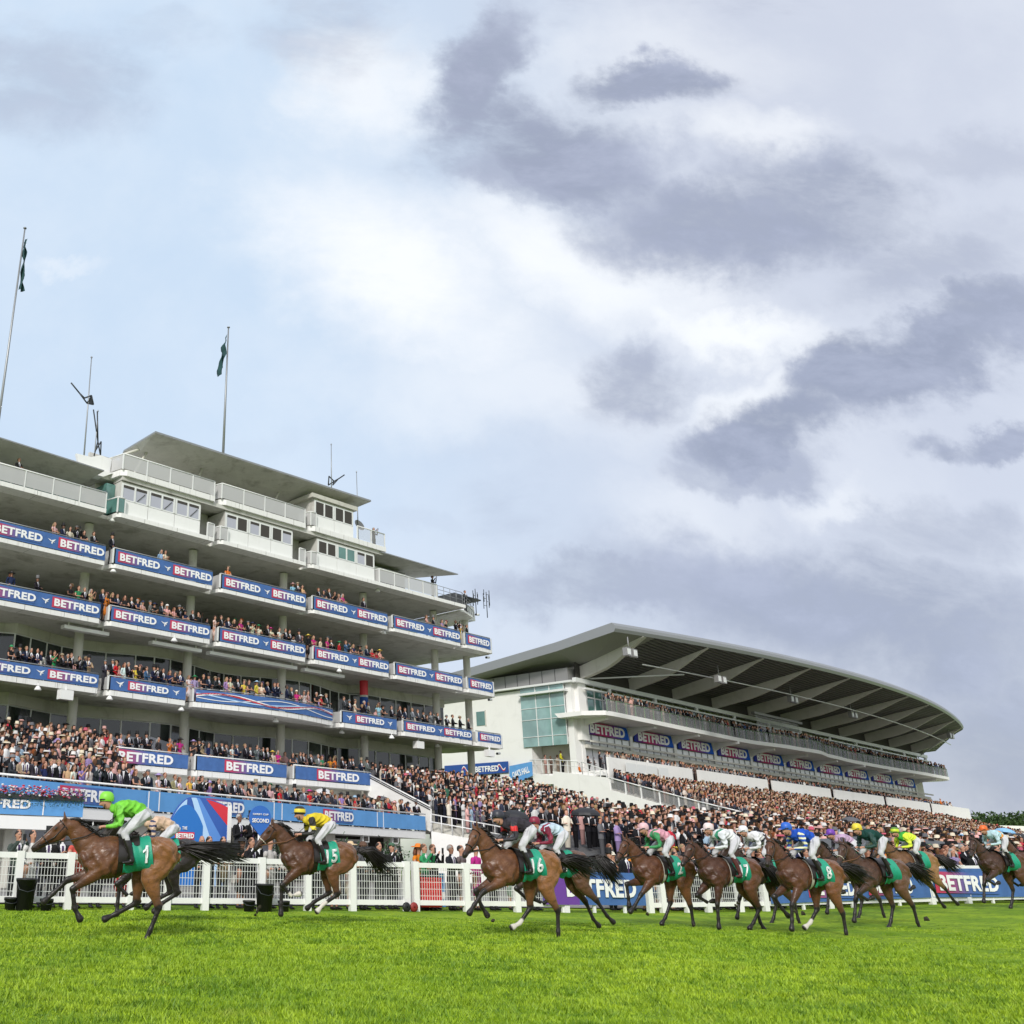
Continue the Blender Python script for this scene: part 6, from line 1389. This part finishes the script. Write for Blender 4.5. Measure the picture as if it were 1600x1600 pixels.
# left part of the left stand: steps from the fascia up to the gallery
rows = []; n = 14
mb = MB()
for i in range(1, n): 
    t = i/(n-1); z = 2.92+2.95*t; yf_ = (lambda u, t=t: fy5(u)*(1-t)+.45-.2*t); ue_ = u_line(212-50*t, FL, yf_, z+.8); rows.append((-14, ue_, yf_, c0(z)))
    mb.prism([(-14, fy5(-14)*(1-t)+.1), (ue_+.3, fy5(ue_+.3)*(1-t)+.1), (ue_+.3, 1.2), (-14, 1.2)], z-.40, z)
mb.build('raked_steps', M_concrete, LS)
scatter(FL, rows, SMART, 'crowd', 'well dressed crowd packed on the steps at the far left', seed=3, gap=.50)
scatter(FL, [(1.2, 20.2, (lambda u: fy5(u)+1.3), c0(2.92)), (1.2, 20.2, (lambda u: fy5(u)+2.2), c0(2.92)), (1.2, 20.2, (lambda u: fy5(u)+3.4), c0(2.92))], SMART, 'crowd', 'second and third rows of guests behind the long blue fascia', seed=4, gap=.62, skip=.25)
scatter(FL, [(-13, 33, c0(1.6), c0(9.68)), (8, 20, c0(2.6), c0(9.68)), (3, 24, c0(1.5), c0(13.56)), (-12, 21, c0(1.7), c0(5.82))], SMART, 'crowd', 'guests standing further back on the balconies of the left stand', seed=5, gap=.75, skip=.35)
# right part: raked terrace falling from the gallery towards the track
rows = []; n = 17
mb = MB()
for i in range(n):
    t = i/(n-1); z = 1.10+4.65*t; y = -11.2+12.2*t
    ue = 40.5 + 12*(1-t)**.8; ub = 21.6 if y > -5.3 else 21.6+(-5.3-y)*.75
    rows.append((ub, ue, c0(y), c0(z))); mb.box(ub-.1, ue+.3, y-.38, y+.36 if i < n-1 else 1.0, z-.9 if i else -.3, z)
mb.build('raked_steps', M_concrete, LS)
scatter(FL, rows, SMART, 'crowd', 'dense crowd in dark suits and pale hats on the raked steps between the stands', seed=6, gap=.44, skip=.03)
mb = MB(); mb.slabx([(-5.2, 2.9), (-5.2, 4.25), (.2, 6.45), (.2, 5.2)], 21.1, 21.25); mb.build('flank_panel', M_white, LS)
mb = MB(); mb.tube([(21.1, .2, 6.6), (21.1, -5.2, 4.4)], .05, 6); mb.tube([(21.08, .2, 6.42), (21.08, -5.2, 4.22)], .03, 6, 1); mb.build('handrail', [M_clean, M_black], LS)
mb = MB()
wp = [(20.9, -5.4, 2.95), (23.2, -8.4, 2.35), (26.0, -11.8, 1.5), (44, -14.2, 1.1)]
for p_, q_ in zip(wp[:-1], wp[1:]):
    a = FL @ Vector(p_); b = FL @ Vector(q_); nn = 6
    for z in (1.0, .55): mb.tube([a+Vector((0, 0, z)), b+Vector((0, 0, z))], .04, 6)
    for i in range(nn+1): t = i/nn; c_ = a.lerp(b, t); mb.tube([c_, c_+Vector((0, 0, 1.0))], .035, 5)
mb.build('stair_rail', M_clean, label='white tubular handrail in front of the packed steps', cat='handrail')
mb = MB()
for (a, b) in zip(wp[:-1], wp[1:]): mb.add([(a[0], a[1], -.3), (b[0], b[1], -.3), (b[0], b[1], b[2]), (a[0], a[1], a[2]), (a[0]+.2, a[1]+1.2, a[2]), (b[0]+.2, b[1]+1.2, b[2])], [(0, 1, 2, 3), (3, 2, 5, 4)])
mb.build('step_wall', M_white, M=FL, label='low white wall below the packed steps between the stands', cat='wall')
# right stand terraces
rows = []; n = 26
for i in range(n):
    y = -18.5+15.9*i/n+.3; z = 3.1+4.5*i/(n-1); rows.append((-1.2, 62+ (i % 3)*2 + 28*(1-i/n)**.3, c0(y), c0(z)))
scatter(FR, rows, PUBLIC, 'crowd', 'huge densely packed crowd on the raked terrace of the right stand', seed=7, gap=.55)
scatter(FR, [(-.5, 87, (lambda u: bal_y(u)+.45), c0(14.45)), (0, 86, (lambda u: bal_y(u)+1.2), c0(14.45)), (-.5, 88, c0(-2.05), c0(9.3)), (0, 88, c0(-1.3), c0(9.35)), (-1.1, 1.5, c0(3.8), c0(9.15)), (-1.2, 1.5, c0(2.6), c0(9.15)), (-1.2, 3, c0(.5), c0(9.1))], PUBLIC, 'crowd', 'spectators lining the balconies of the right stand', seed=8, gap=.55)
# sloping lawn crowd between rail and right terrace (plan coordinates along and away from the stands)
def rail_w(u):
    best = None
    for a, b in zip(RAIL[:-1], RAIL[1:]):
        ua, wa = a.x*D3.x+a.y*D3.y, a.x*W3.x+a.y*W3.y; ub, wb = b.x*D3.x+b.y*D3.y, b.x*W3.x+b.y*W3.y
        if ua <= u <= ub: return wa+(wb-wa)*(u-ua)/(ub-ua)
    return wb
def lawn_z(u, w):
    wr = rail_w(u)+4; X = D3*u+W3*w; return gz_(X.x, X.y)*.9+.15 + max(0., min(1., (w-wr)/(32.5-wr)))**1.1*2.55
mb = MB(); nu, nw = 40, 14; base_k = 0
def lawn(s, t): u = 40+140*s; w0 = rail_w(u)+4; w = w0+(33.4-w0)*t; p = D3*u+W3*w; return (p.x, p.y, lawn_z(u, w)-.02)
mb.grid(lawn, nu, nw); mb.build('paved_slope', mat('wet_asphalt', (.10, .10, .10), .7), kind='structure')
mb = MB(); 
def apron(s, t): u = -40+96*s; w0 = rail_w(u)+2.2; w1 = 46.; w = w0+(w1-w0)*t; p = D3*u+W3*w; return (p.x, p.y, .03+gz_(p.x, p.y))
mb.grid(apron, 40, 4); mb.build('pavement', mat('pale_paving', (.26, .25, .23), .8, noise=(.6, .3)), kind='structure')
rng = np.random.default_rng(9); P_, Yw = [], []
for u in np.arange(41, 150, .60):
    w = rail_w(u)+3.6
    while w < (33 if u > 79 else 32.2):
        if rng.random() > .08:
            uu, ww = u+rng.normal(0, .12), w+rng.normal(0, .12)
            p = D3*uu+W3*ww; P_.append((p.x, p.y, lawn_z(uu, ww))); Yw.append(TH+rng.normal(.1, .4))
        w += rng.uniform(.75, 1.1) if u < 110 else rng.uniform(1.1, 1.6)
MIX = dict(SMART); MIX['hat'] = .40
crowd_mesh('crowd', P_, np.array(Yw), MIX, 'mixed crowd filling the sloping lawn behind the right hand rail', rng)
# ------------------------------------------------------------------ smaller things the picture shows
def bin_(x, back, r, h, label):
    p, an = at_rail(x, -back); T = empty('litter_bin', Matrix.Translation(p) @ Matrix.Rotation(an, 4, 'Z'), label=label, cat='bin', group='black bins along the rail')
    mb = MB(); r *= .88; mb.lathe([(.01, .0), (r*.82, 0), (r, h), (r*1.08, h), (r*1.08, h+.04), (r*.94, h+.04), (r*.75, .1), (.01, .1)], 18); mb.build('bin_body', M_black, T)
    mb = MB(); mb.tube([(-r*1.05, 0, h), (-r*.8, -r*.8, h*.7), (0, -r*1.05, h*.62), (r*.8, -r*.8, h*.7), (r*1.05, 0, h)], .012, 5); mb.build('handle', M_dark, T)
bin_(42, .45, .26, .66, 'tall black bin under the leading horse nose'); bin_(76, .45, .17, .22, 'small black bucket right of the leftmost tall bin'); bin_(20, .4, .16, .24, 'small black bucket at the left edge of the picture')
bin_(414, .45, .26, .62, 'tall black bin under the neck of the third horse'); bin_(390, .4, .17, .22, 'small black bucket left of the tall bin by the third horse'); bin_(444, .4, .17, .22, 'small black bucket right of the tall bin by the third horse')
# wheeled hose reel at the rail gap
p, an = at_rail(640, -.25); T = empty('hose_reel', Matrix.Translation(p) @ Matrix.Rotation(an, 4, 'Z'), label='small red and black wheel pair at the gap in the white rail', cat='reel')
for dx in (-.12, .12): mb = MB(); mb.lathe([(.02, -.04), (.11, -.04), (.13, 0), (.11, .04), (.02, .04)], 16); o = mb.build('wheel', M_black if dx < 0 else mat('dull_red', (.25, .02, .02), .5), T); o.matrix_local = Matrix.Translation((dx, 0, .12)) @ Matrix.Rotation(PI/2, 4, 'X')
p, an = at_rail(668, .35); T = empty('cool_box', Matrix.Translation(p) @ Matrix.Rotation(an, 4, 'Z'), label='large red box standing behind the white mesh below the orange scarf', cat='box')
mb = MB(); mb.box(-.33, .33, -.2, .2, .1, .82); mb.build('box_body', mat('bright_red', (.62, .03, .03), .5), T); mb = MB(); mb.box(-.35, .35, -.22, .22, .825, .88); mb.build('lid', mat('bright_red', (.62, .03, .03), .5), T)
p, an = at_rail(690, .35); T = empty('feather_flag', Matrix.Translation(p) @ Matrix.Rotation(an, 4, 'Z'), label='short blue banner with a white patch beside the red box', cat='banner')
mb = MB(); mb.box(-.09, .09, -.02, .02, .1, 1.0); mb.build('sheet', M_blue2, T); mb = MB(); mb.box(-.08, .08, -.03, -.021, .3, .5); mb.build('print_patch', M_letter, T)

# domed blue sign behind the rail, with ribbons
p, an = at_rail(300, 4.6); S_ = at_rail(352, 4.6)[0]-at_rail(248, 4.6)[0]; Wd = S_.length; p0 = at_rail(248, 4.6)[0]
T = empty('event_sign', Matrix.Translation(p0) @ Matrix.Rotation(an, 4, 'Z'), label='large blue domed event sign with pale ribbons and red corner behind the rail', cat='sign')
mb = MB(); 
def dome(t, k=1.): return 2.95*(1-abs(2*t-.85)**2.2*.55) if t < .62 else 2.95-(t-.62)*.55
poly = [(0, .4)] + [(Wd, .4)] + [(Wd, 2.7)] + [(Wd*t, 3.0-.8*(t-.45)**2*(1. if t > .45 else 8.5)) for t in np.linspace(.95, 0, 16)]
mb.side(poly, .0, .12); mb.build('board', mat('sign_blue', (.035, .11, .42), .45), T)
mb = MB(); mb.side([(Wd, .3), (Wd+.13, .3), (Wd+.13, 2.8), (Wd, 2.78)], -.02, .14); mb.build('sign_post', M_clean, T)
def arc_strip(mat_, f0, f1, y, x0=0., x1=1., name='ribbon'):
    mb = MB(); n = 22
    for i in range(n):
        a, b = x0+(x1-x0)*i/n, x0+(x1-x0)*(i+1)/n
        za0, za1, zb0, zb1 = [min(3.0-.8*(q-.45)**2*(1. if q > .45 else 8.5)-.03, max(.42, f(q))) for q, f in ((a, f0), (a, f1), (b, f0), (b, f1))]
        mb.add([(Wd*a, y, za0), (Wd*b, y, zb0), (Wd*b, y, zb1), (Wd*a, y, za1)], [(0, 1, 2, 3)])
    mb.build(name, mat_, T)
arc_strip(M_red, lambda q: 3.02-(q-.62)*2.2, lambda q: 3.2, -.006, .62, 1.)
arc_strip(mat('ribbon_blue', (.10, .26, .66), .5), lambda q: 2.9-(q-.45)*5.2, lambda q: 3.3-(q-.45)*3.2, -.012, .45, .98)
arc_strip(M_ltblue, lambda q: 3.0-(q-.42)*6.2, lambda q: 3.4-(q-.42)*5.0, -.018, .42, .86)
arc_strip(mat('centre_blue', (.02, .16, .52), .45), lambda q: .42, lambda q: 2.75-9.0*(q-.36)**2, -.024, .10, .62, 'panel')
arc_strip(M_ltblue, lambda q: 2.75-9.0*(q-.36)**2, lambda q: 2.98-8.2*(q-.36)**2, -.020, .04, .36)
put_text('THE', Wd*.30, -.05, 2.02, .16, .09, T, bold=.02); mb = MB(); mb.box(Wd*.20, Wd*.20+.62, -.04, -.03, 1.74, 1.95); mb.build('colour_panel', M_red, T)
put_text('BETFRED', Wd*.21, -.06, 1.77, .58, .14, T, bold=.038, space=1.06); put_text('DERBY', Wd*.21, -.05, 1.44, .58, .22, T, bold=.02, space=1.2); put_text('FESTIVAL', Wd*.24, -.05, 1.29, .42, .07, T, bold=.01, space=1.2)
# round sign on a post
p, an = at_rail(404, 3.6); T = empty('round_sign', Matrix.Translation(p) @ Matrix.Rotation(an, 4, 'Z'), label='round blue teardrop sign reading SECOND on a post behind the third horse', cat='sign')
mb = MB(); poly = [(.36*math.cos(a), 2.42+.36*math.sin(a)) for a in np.linspace(-.7, PI+.7, 22)] + [(0, 1.9)]
mb.side(poly, -.03, .03); mb.build('board', mat('round_blue', (.03, .14, .50), .4), T); mb = MB(); mb.tube([(0, .05, 0), (0, .05, 2.0)], .04, 8); mb.build('post', M_clean, T)
put_text('SECOND', -.28, -.05, 2.28, .56, .12, T, bold=.02); put_text('DERBY CUP', -.26, -.05, 2.50, .52, .05, T, bold=.01)
# flower trough and the nearer balcony with its own banner
a = hit(FLi, 12, 1247, 2, 3.75); k0 = at_rail(-10, 9.)[0]
def onrailpx(x, y, back):
    q, an = at_rail(x, back); r_ = ray(x, y); k = math.hypot(q.x, q.y)/math.hypot(r_.x, r_.y); return Vector((0, 0, EYE))+r_*k
q0, q1 = onrailpx(-30, 1243, 10.5), onrailpx(131, 1250, 10.5); an_ = math.atan2(q1.y-q0.y, q1.x-q0.x); L = (q1-q0).length; zt = (q0.z+q1.z)/2
MM = Matrix.Translation((q0.x, q0.y, 0)) @ Matrix.Rotation(an_, 4, 'Z')
T = empty('viewing_platform', MM, label='small white balcony platform with a flower trough at the far left', cat='platform')
zb_ = onrailpx(60, 1275, 10.5).z
mb = MB(); mb.box(0, L, 0, 2.5, zb_-.45, zb_-.02); mb.build('platform_slab', M_clean, T); mb = MB(); mb.box(0, L-.04, .05, .12, zb_, zt); mb.build('parapet', M_concrete, T); 
for u in (L*.35, L*.8): mb = MB(); mb.box(u-.12, u+.12, 1.0, 1.25, 0, zb_-.45); mb.build('support_post', M_concrete, T)
B = empty('banner', MM, label='pale blue banner with white letters below the flower trough at far left', cat='banner'); mb = MB(); mb.box(.02, L, -.02, .02, zb_+.02, zt-.05); mb.build('sheet', M_blue2, B)
put_text('BETFRED', L*.34-1.9+.3, -.05, zb_+.22, 2.1, (zt-zb_)*.5, B, bold=.038, space=1.06); mb = MB(); mb.box(L*.60, L*.60+.04, -.035, -.021, zb_+.03, zt-.06); mb.build('stripe', M_letter, B)
T = empty('flower_trough', MM, label='long trough of red, purple and white flowers with trailing leaves', cat='planter'); mb = MB(); mb.box(.0, L, -.12, .18, zt-.05, zt+.12); mb.build('trough', M_dark, T)
lf = MB(); rn_ = random.Random(5)
for i in range(1500):
    c_ = Vector((rn_.uniform(-.05, L+.05), rn_.uniform(-.28, .2), zt+.05+rn_.uniform(-.32, .26))); d_ = Vector((rn_.uniform(-1, 1), rn_.uniform(-1, 1), rn_.uniform(-.8, .8))).normalized()*rn_.uniform(.04, .09); e_ = d_.cross(Vector((rn_.random(), rn_.random(), 1))).normalized()*.018
    lf.add([c_-d_*.5, c_+e_, c_+d_*.5, c_-e_], [(0, 1, 2, 3)])
lf.build('foliage', mat('leaf_green', (.05, .11, .03), .7), T)
for nm, col in (('red_flower', (.45, .01, .03)), ('purple_flower', (.22, .14, .42)), ('white_flower', (.72, .70, .70)), ('pink_flower', (.6, .18, .28))):
    fm = MB()
    for i in range(70):
        c_ = Vector((rn_.uniform(0, L), rn_.uniform(-.22, .1), zt+.14+rn_.uniform(-.10, .26)-.1*0)); r_ = rn_.uniform(.035, .06)
        fm.lathe([(.001, r_*.6), (r_*.8, r_*.3), (r_, 0), (r_*.5, -r_*.5)], 6, tuple(c_))
    fm.build('blossom', mat(nm, col, .7), T)
# potted shrubs by the undercroft
for (x, lb) in ((150, 'potted white flowering shrub seen above the black horse'), (447, 'potted pale flowering shrub behind the third rider'), (540, 'leafy white flowering pot left of the man in trilby'), (612, 'leafy white flowering pot near the green covered camera')):
    p, an = at_rail(x, 5.5); T = empty('potted_plant', Matrix.Translation(p), label=lb, cat='plant', group='potted plants by the undercroft'); mb = MB(); mb.lathe([(.01, 0), (.18, 0), (.24, .9), (.2, .9), (.01, .85)], 12); mb.build('pot', M_dark, T)
    mb = MB()
    for i in range(420):
        v = Vector((rn_.gauss(0, .26), rn_.gauss(0, .26), 1.35+rn_.gauss(0, .25))); d_ = Vector((rn_.uniform(-1, 1), rn_.uniform(-1, 1), rn_.uniform(-.6, 1))).normalized()*.08; e_ = d_.cross(Vector((.3, .5, 1))).normalized()*.03
        mb.add([v-d_, v+e_, v+d_, v-e_], [(0, 1, 2, 3)], 0 if rn_.random() < .82 else 1)
    mb.build('foliage', [mat('shrub_leaf', (.045, .10, .035), .7), M_shirt], T)
# umbrellas over the crowd
def umbrella(pos, r, label, cols, seg=8, tilt=(0, 0), open_h=1.95, flat=.34, group='umbrellas over the crowd'):
    T = empty('umbrella', Matrix.Translation(pos) @ Matrix.Rotation(tilt[0], 4, 'X') @ Matrix.Rotation(tilt[1], 4, 'Y'), label=label, cat='umbrella', group=group)
    mb = MB(); n = 5; k = len(mb.v)
    for j in range(seg):
        for i in range(n):
            t0, t1 = i/n, (i+1)/n; a0, a1 = 2*PI*j/seg, 2*PI*(j+1)/seg
            f = lambda t, a: (r*math.sin(t*PI/2)*math.cos(a), r*math.sin(t*PI/2)*math.sin(a), open_h-r*flat*(1-math.cos(t*PI/2))*1.6)
            mid = (a0+a1)/2; g_ = lambda t: tuple(c*(1-.05*t) if q < 2 else c+.03*r*t for q, c in enumerate(f(t, mid)))
            mb.add([f(t0, a0), f(t1, a0), g_(t1), g_(t0)], [(0, 1, 2, 3)], j % len(cols), True); mb.add([g_(t0), g_(t1), f(t1, a1), f(t0, a1)], [(0, 1, 2, 3)], j % len(cols), True)
    mb.build('canopy', [mat('umbrella_%s' % c[0], c[1], .6) for c in cols], T)
    mb = MB(); mb.tube([(0, 0, open_h-r*.9), (0, 0, open_h+.10)], .012, 5); mb.build('shaft', M_dark, T)
    mb = MB()
    for j in range(seg): a0 = 2*PI*j/seg; mb.tube([(0, 0, open_h-.03), (r*.98*math.cos(a0), r*.98*math.sin(a0), open_h-r*flat*1.55)], .006, 4)
    mb.build('rib', M_dark, T); return T
UB = [('black', (.02, .02, .024))]; UG = [('grey', (.10, .10, .11))]; UL = [('light_blue', (.22, .46, .72))]; UW = [('white', (.6, .6, .62))]
def upos(x, y, depth): r_ = ray(x, y); k = depth/r_.y; q = Vector((0, 0, EYE))+r_*k; return q-Vector((0, 0, 1.95))
for (x, y, d, r, lb, c_, tl) in [(797, 1265, 46, .62, 'black umbrella behind the riders of horses 16 and 18', UB, (.2, .1)), (914, 1262, 42, .62, 'black domed umbrella between the left crowd and pink capped rider', UB, (0, 0)), (627, 1238, 68, .7, 'grey umbrella tilted at the right end of the blue fascia', UG, (.3, .4)), (378, 1224, 57, .62, 'dark grey umbrella above the middle of the blue fascia', UG, (.2, -.3)), (425, 1230, 59, .6, 'flat dark umbrella right of the middle fascia umbrella', UB, (.2, .2)), (504, 1232, 63, .6, 'see-through pale umbrella over the red dress on the fascia row', UW, (0, 0)), (590, 1243, 64, .55, 'small grey umbrella left of the fascia end', UG, (0, .2)),
    (1510, 1303, 56, .78, 'light blue umbrella left of the orange capped rider', UL, (0, 0)), (1561, 1293, 66, .62, 'light blue umbrella above the orange capped rider', UL, (0, .2)), (1325, 1276, 72, .6, 'pale grey umbrella within the right terrace crowd', UG, (.2, 0)), (1590, 1302, 60, .7, 'dark umbrella at the right edge of the picture', UB, (0, 0)), (125, 1178, 60, .75, 'black umbrella amid the far left steps crowd', UB, (.3, 0))]:
    umbrella(upos(x, y, d), r, lb, c_, tilt=tl)
umbrella(upos(1113, 1282, 50), .50, 'small bright red umbrella tipped on its side behind the pale pink cap', [('red', (.68, .04, .02))], tilt=(1.2, .2))
for i, (x, y, d, r) in enumerate(((1300, 1308, 37, 1.2), (1345, 1305, 40, 1.25), (1395, 1307, 42, 1.3), (1440, 1309, 44, 1.3), (1478, 1313, 46, 1.2))):
    umbrella(upos(x, y+2, d), r, '%s of five striped dark parasols behind the yellow and green caps, from left' % ORD[i], [('slate', (.09, .095, .10)), ('slate', (.09, .095, .10)), ('slate', (.09, .095, .10)), (('amber', (.65, .42, .03)) if i % 2 else ('dull_crimson', (.30, .04, .05)))], flat=.22, group='striped parasols behind the right rail')
# stewards and roof people
def local_person(Fr, Fi, x, y, axis, val, zoff, label, kind, pose, cloth, hat=None, hatc=(.02, .02, .02), yaw=.3):
    p = hit(Fi, x, y, axis, val); return person(Fr @ Matrix.Translation((p.x, p.y, p.z+zoff)) @ Matrix.Rotation(yaw, 4, 'Z'), label, kind, pose, cloth, hat, hatc)
ORG = (.80, .20, .02)
local_person(FR, FRi, 906, 1212, 0, -1.2, -.6, 'steward in orange vest on the white stair of the right stand', 'm', 'stand', ORG)
local_person(FR, FRi, 878, 1200, 0, -1.0, -.2, 'steward in yellow vest at the top of the white stair', 'm', 'stand', (.72, .66, .04))
p = hit(FRi, 1473, 1268, 1, -2.0); person(FR @ Matrix.Translation(p), 'steward in orange jacket alone at the far top corner of the right terrace', 'm', 'stand', ORG)
local_person(FL, FLi, 28, 736, 1, .6, -1.0, 'man in black leaning on the top left glass balcony', 'm', 'lean', (.02, .02, .02))
local_person(FL, FLi, 584, 838, 1, .6, -1.1, 'photographer on the glass deck beside the small top cabin', 'm', 'phone', (.05, .045, .04))
local_person(FL, FLi, 676, 915, 1, .9, -1.0, 'cameraman in black hunched on the upper deck near the far end', 'm', 'phone', (.015, .015, .015), 'cap')
p = hit(FLi, 727, 938, 1, 1.5); person(FL @ Matrix.Translation((p.x, p.y, 20.1)), 'crew member in black beside the roof aerials', 'm', 'stand', (.015, .015, .018))
T = empty('television_camera', FL @ Matrix.Translation((17.0-2.6, 1.2, 22.86)), label='dark covered television camera on the top deck left of the small cabin', cat='camera')
mb = MB(); 
for a in (0, 2.1, 4.2): mb.tube([(.4*math.cos(a), .4*math.sin(a), 0), (0, 0, 1.1)], .03, 5)
mb.build('tripod', M_dark, T); mb = MB(); mb.box(-.45, .35, -.2, .2, 1.1, 1.5); mb.box(.35, .6, -.12, .12, 1.18, 1.42); mb.build('camera_body', M_grey_clad, T)

# ------------------------------------------------------------------ far right: low white stand roof and trees
T = empty('distant_stand', FR @ Matrix.Translation((0, 0, 0)), label='low pale stand with a flat white roof beyond the right terrace', cat='grandstand')
r0, r1 = ray(1540, 1288), ray(1680, 1290); 
d = 165.; A = Vector((r0.x/r0.y*d, d, 0)); B2 = Vector((r1.x/r1.y*d, d, 0)); zt = EYE+r0.z/r0.y*d
T.matrix_world = Matrix.Translation(A)
Lw = (B2-A).length; mb = MB(); mb.box(-2, Lw, 0, 12, zt-1.3, zt-.1); mb.build('roof', M_white, T); mb = MB(); mb.box(-1, Lw, 3, 12, -1, zt-1.3); mb.build('wall', M_concrete, T)
def tree(x, ytop, d, w, label, seed):
    rn = random.Random(seed); r_ = ray(x, ytop); base = Vector((r_.x/r_.y*d, d, 0)); H_ = EYE+r_.z/r_.y*d
    T = empty('tree', Matrix.Translation(base), label=label, cat='tree', group='trees beyond the far end of the stands'); mb = MB(); mb.tube([(0, 0, -1), (.2, .1, H_*.4), (.1, 0, H_*.8)], [.5, .35, .12], 8)
    for i in range(6): a = rn.random()*6.28; mb.tube([(.1, 0, H_*(.35+.06*i)), (w*.3*math.cos(a), w*.3*math.sin(a), H_*(.55+.06*i))], [.18, .05], 5)
    mb.build('trunk', mat('bark', (.06, .045, .035), .9), T)
    cl = [(rn.gauss(0, w*.26), rn.gauss(0, w*.26), H_*rn.uniform(.42, .86), rn.uniform(.14, .26)*w) for _ in range(22)]; n = 5200; V0 = []
    mb = MB()
    for i in range(n):
        c = rn.choice(cl); v = Vector((rn.gauss(0, 1), rn.gauss(0, 1), rn.gauss(0, .8))).normalized()*c[3]*rn.random()**.33; v += Vector(c[:3]); dd = Vector((rn.uniform(-1, 1), rn.uniform(-1, 1), rn.uniform(-1, 1))).normalized()*rn.uniform(.25, .5); e = dd.cross(Vector((rn.random(), rn.random(), 1))).normalized()*.22
        if v.z > H_: v.z = H_-.2*rn.random()
        mb.add([v-dd, v+e, v+dd, v-e], [(0, 1, 2, 3)], rn.choice((0, 0, 1)))
    mb.build('crown', [mat('tree_leaf', (.055, .10, .035), .8), mat('tree_leaf_light', (.085, .14, .045), .8)], T)
for i, (x, y, d, w, lb) in enumerate([(1545, 1266, 230, 11, 'rounded green tree left of the group beyond the far stand'), (1572, 1269, 240, 10, 'green tree in the middle of the group beyond the far stand'), (1598, 1264, 235, 12, 'tall green tree at the right picture edge'), (1525, 1276, 250, 8, 'low green tree nearest the end of the crowded terrace')]): tree(x, y, d, w, lb, i)
# turf kicked up by the hooves
rn_ = random.Random(12)
for (x, y, d) in [(402, 1424, 19.5), (405, 1418, 19.6), (399, 1429, 19.5), (762, 1433, 17.6), (770, 1438, 17.2), (1012, 1428, 22), (1085, 1445, 21), (1150, 1415, 22), (1153, 1411, 22.5), (1243, 1424, 21), (1256, 1428, 20.5), (1448, 1436, 22)]:
    q = Vector((0, 0, EYE))+ray(x, y)*(d/ray(x, y).y); T = MB(); r_ = rn_.uniform(.025, .055)
    vs = [Vector((rn_.gauss(0, 1), rn_.gauss(0, 1), rn_.gauss(0, 1))).normalized()*r_*rn_.uniform(.6, 1.4) for _ in range(14)]
    bm = bmesh.new(); [bm.verts.new(v) for v in vs]; bmesh.ops.convex_hull(bm, input=bm.verts); me = bpy.data.meshes.new('turf_clod'); bm.to_mesh(me); bm.free(); me.materials.append(mat('soil', (.03, .025, .012), .95))
    link('turf_clod', me, M=Matrix.Translation(q), label='small dark clod of turf thrown up by the galloping hooves', cat='clod', group='clods of turf in the air')
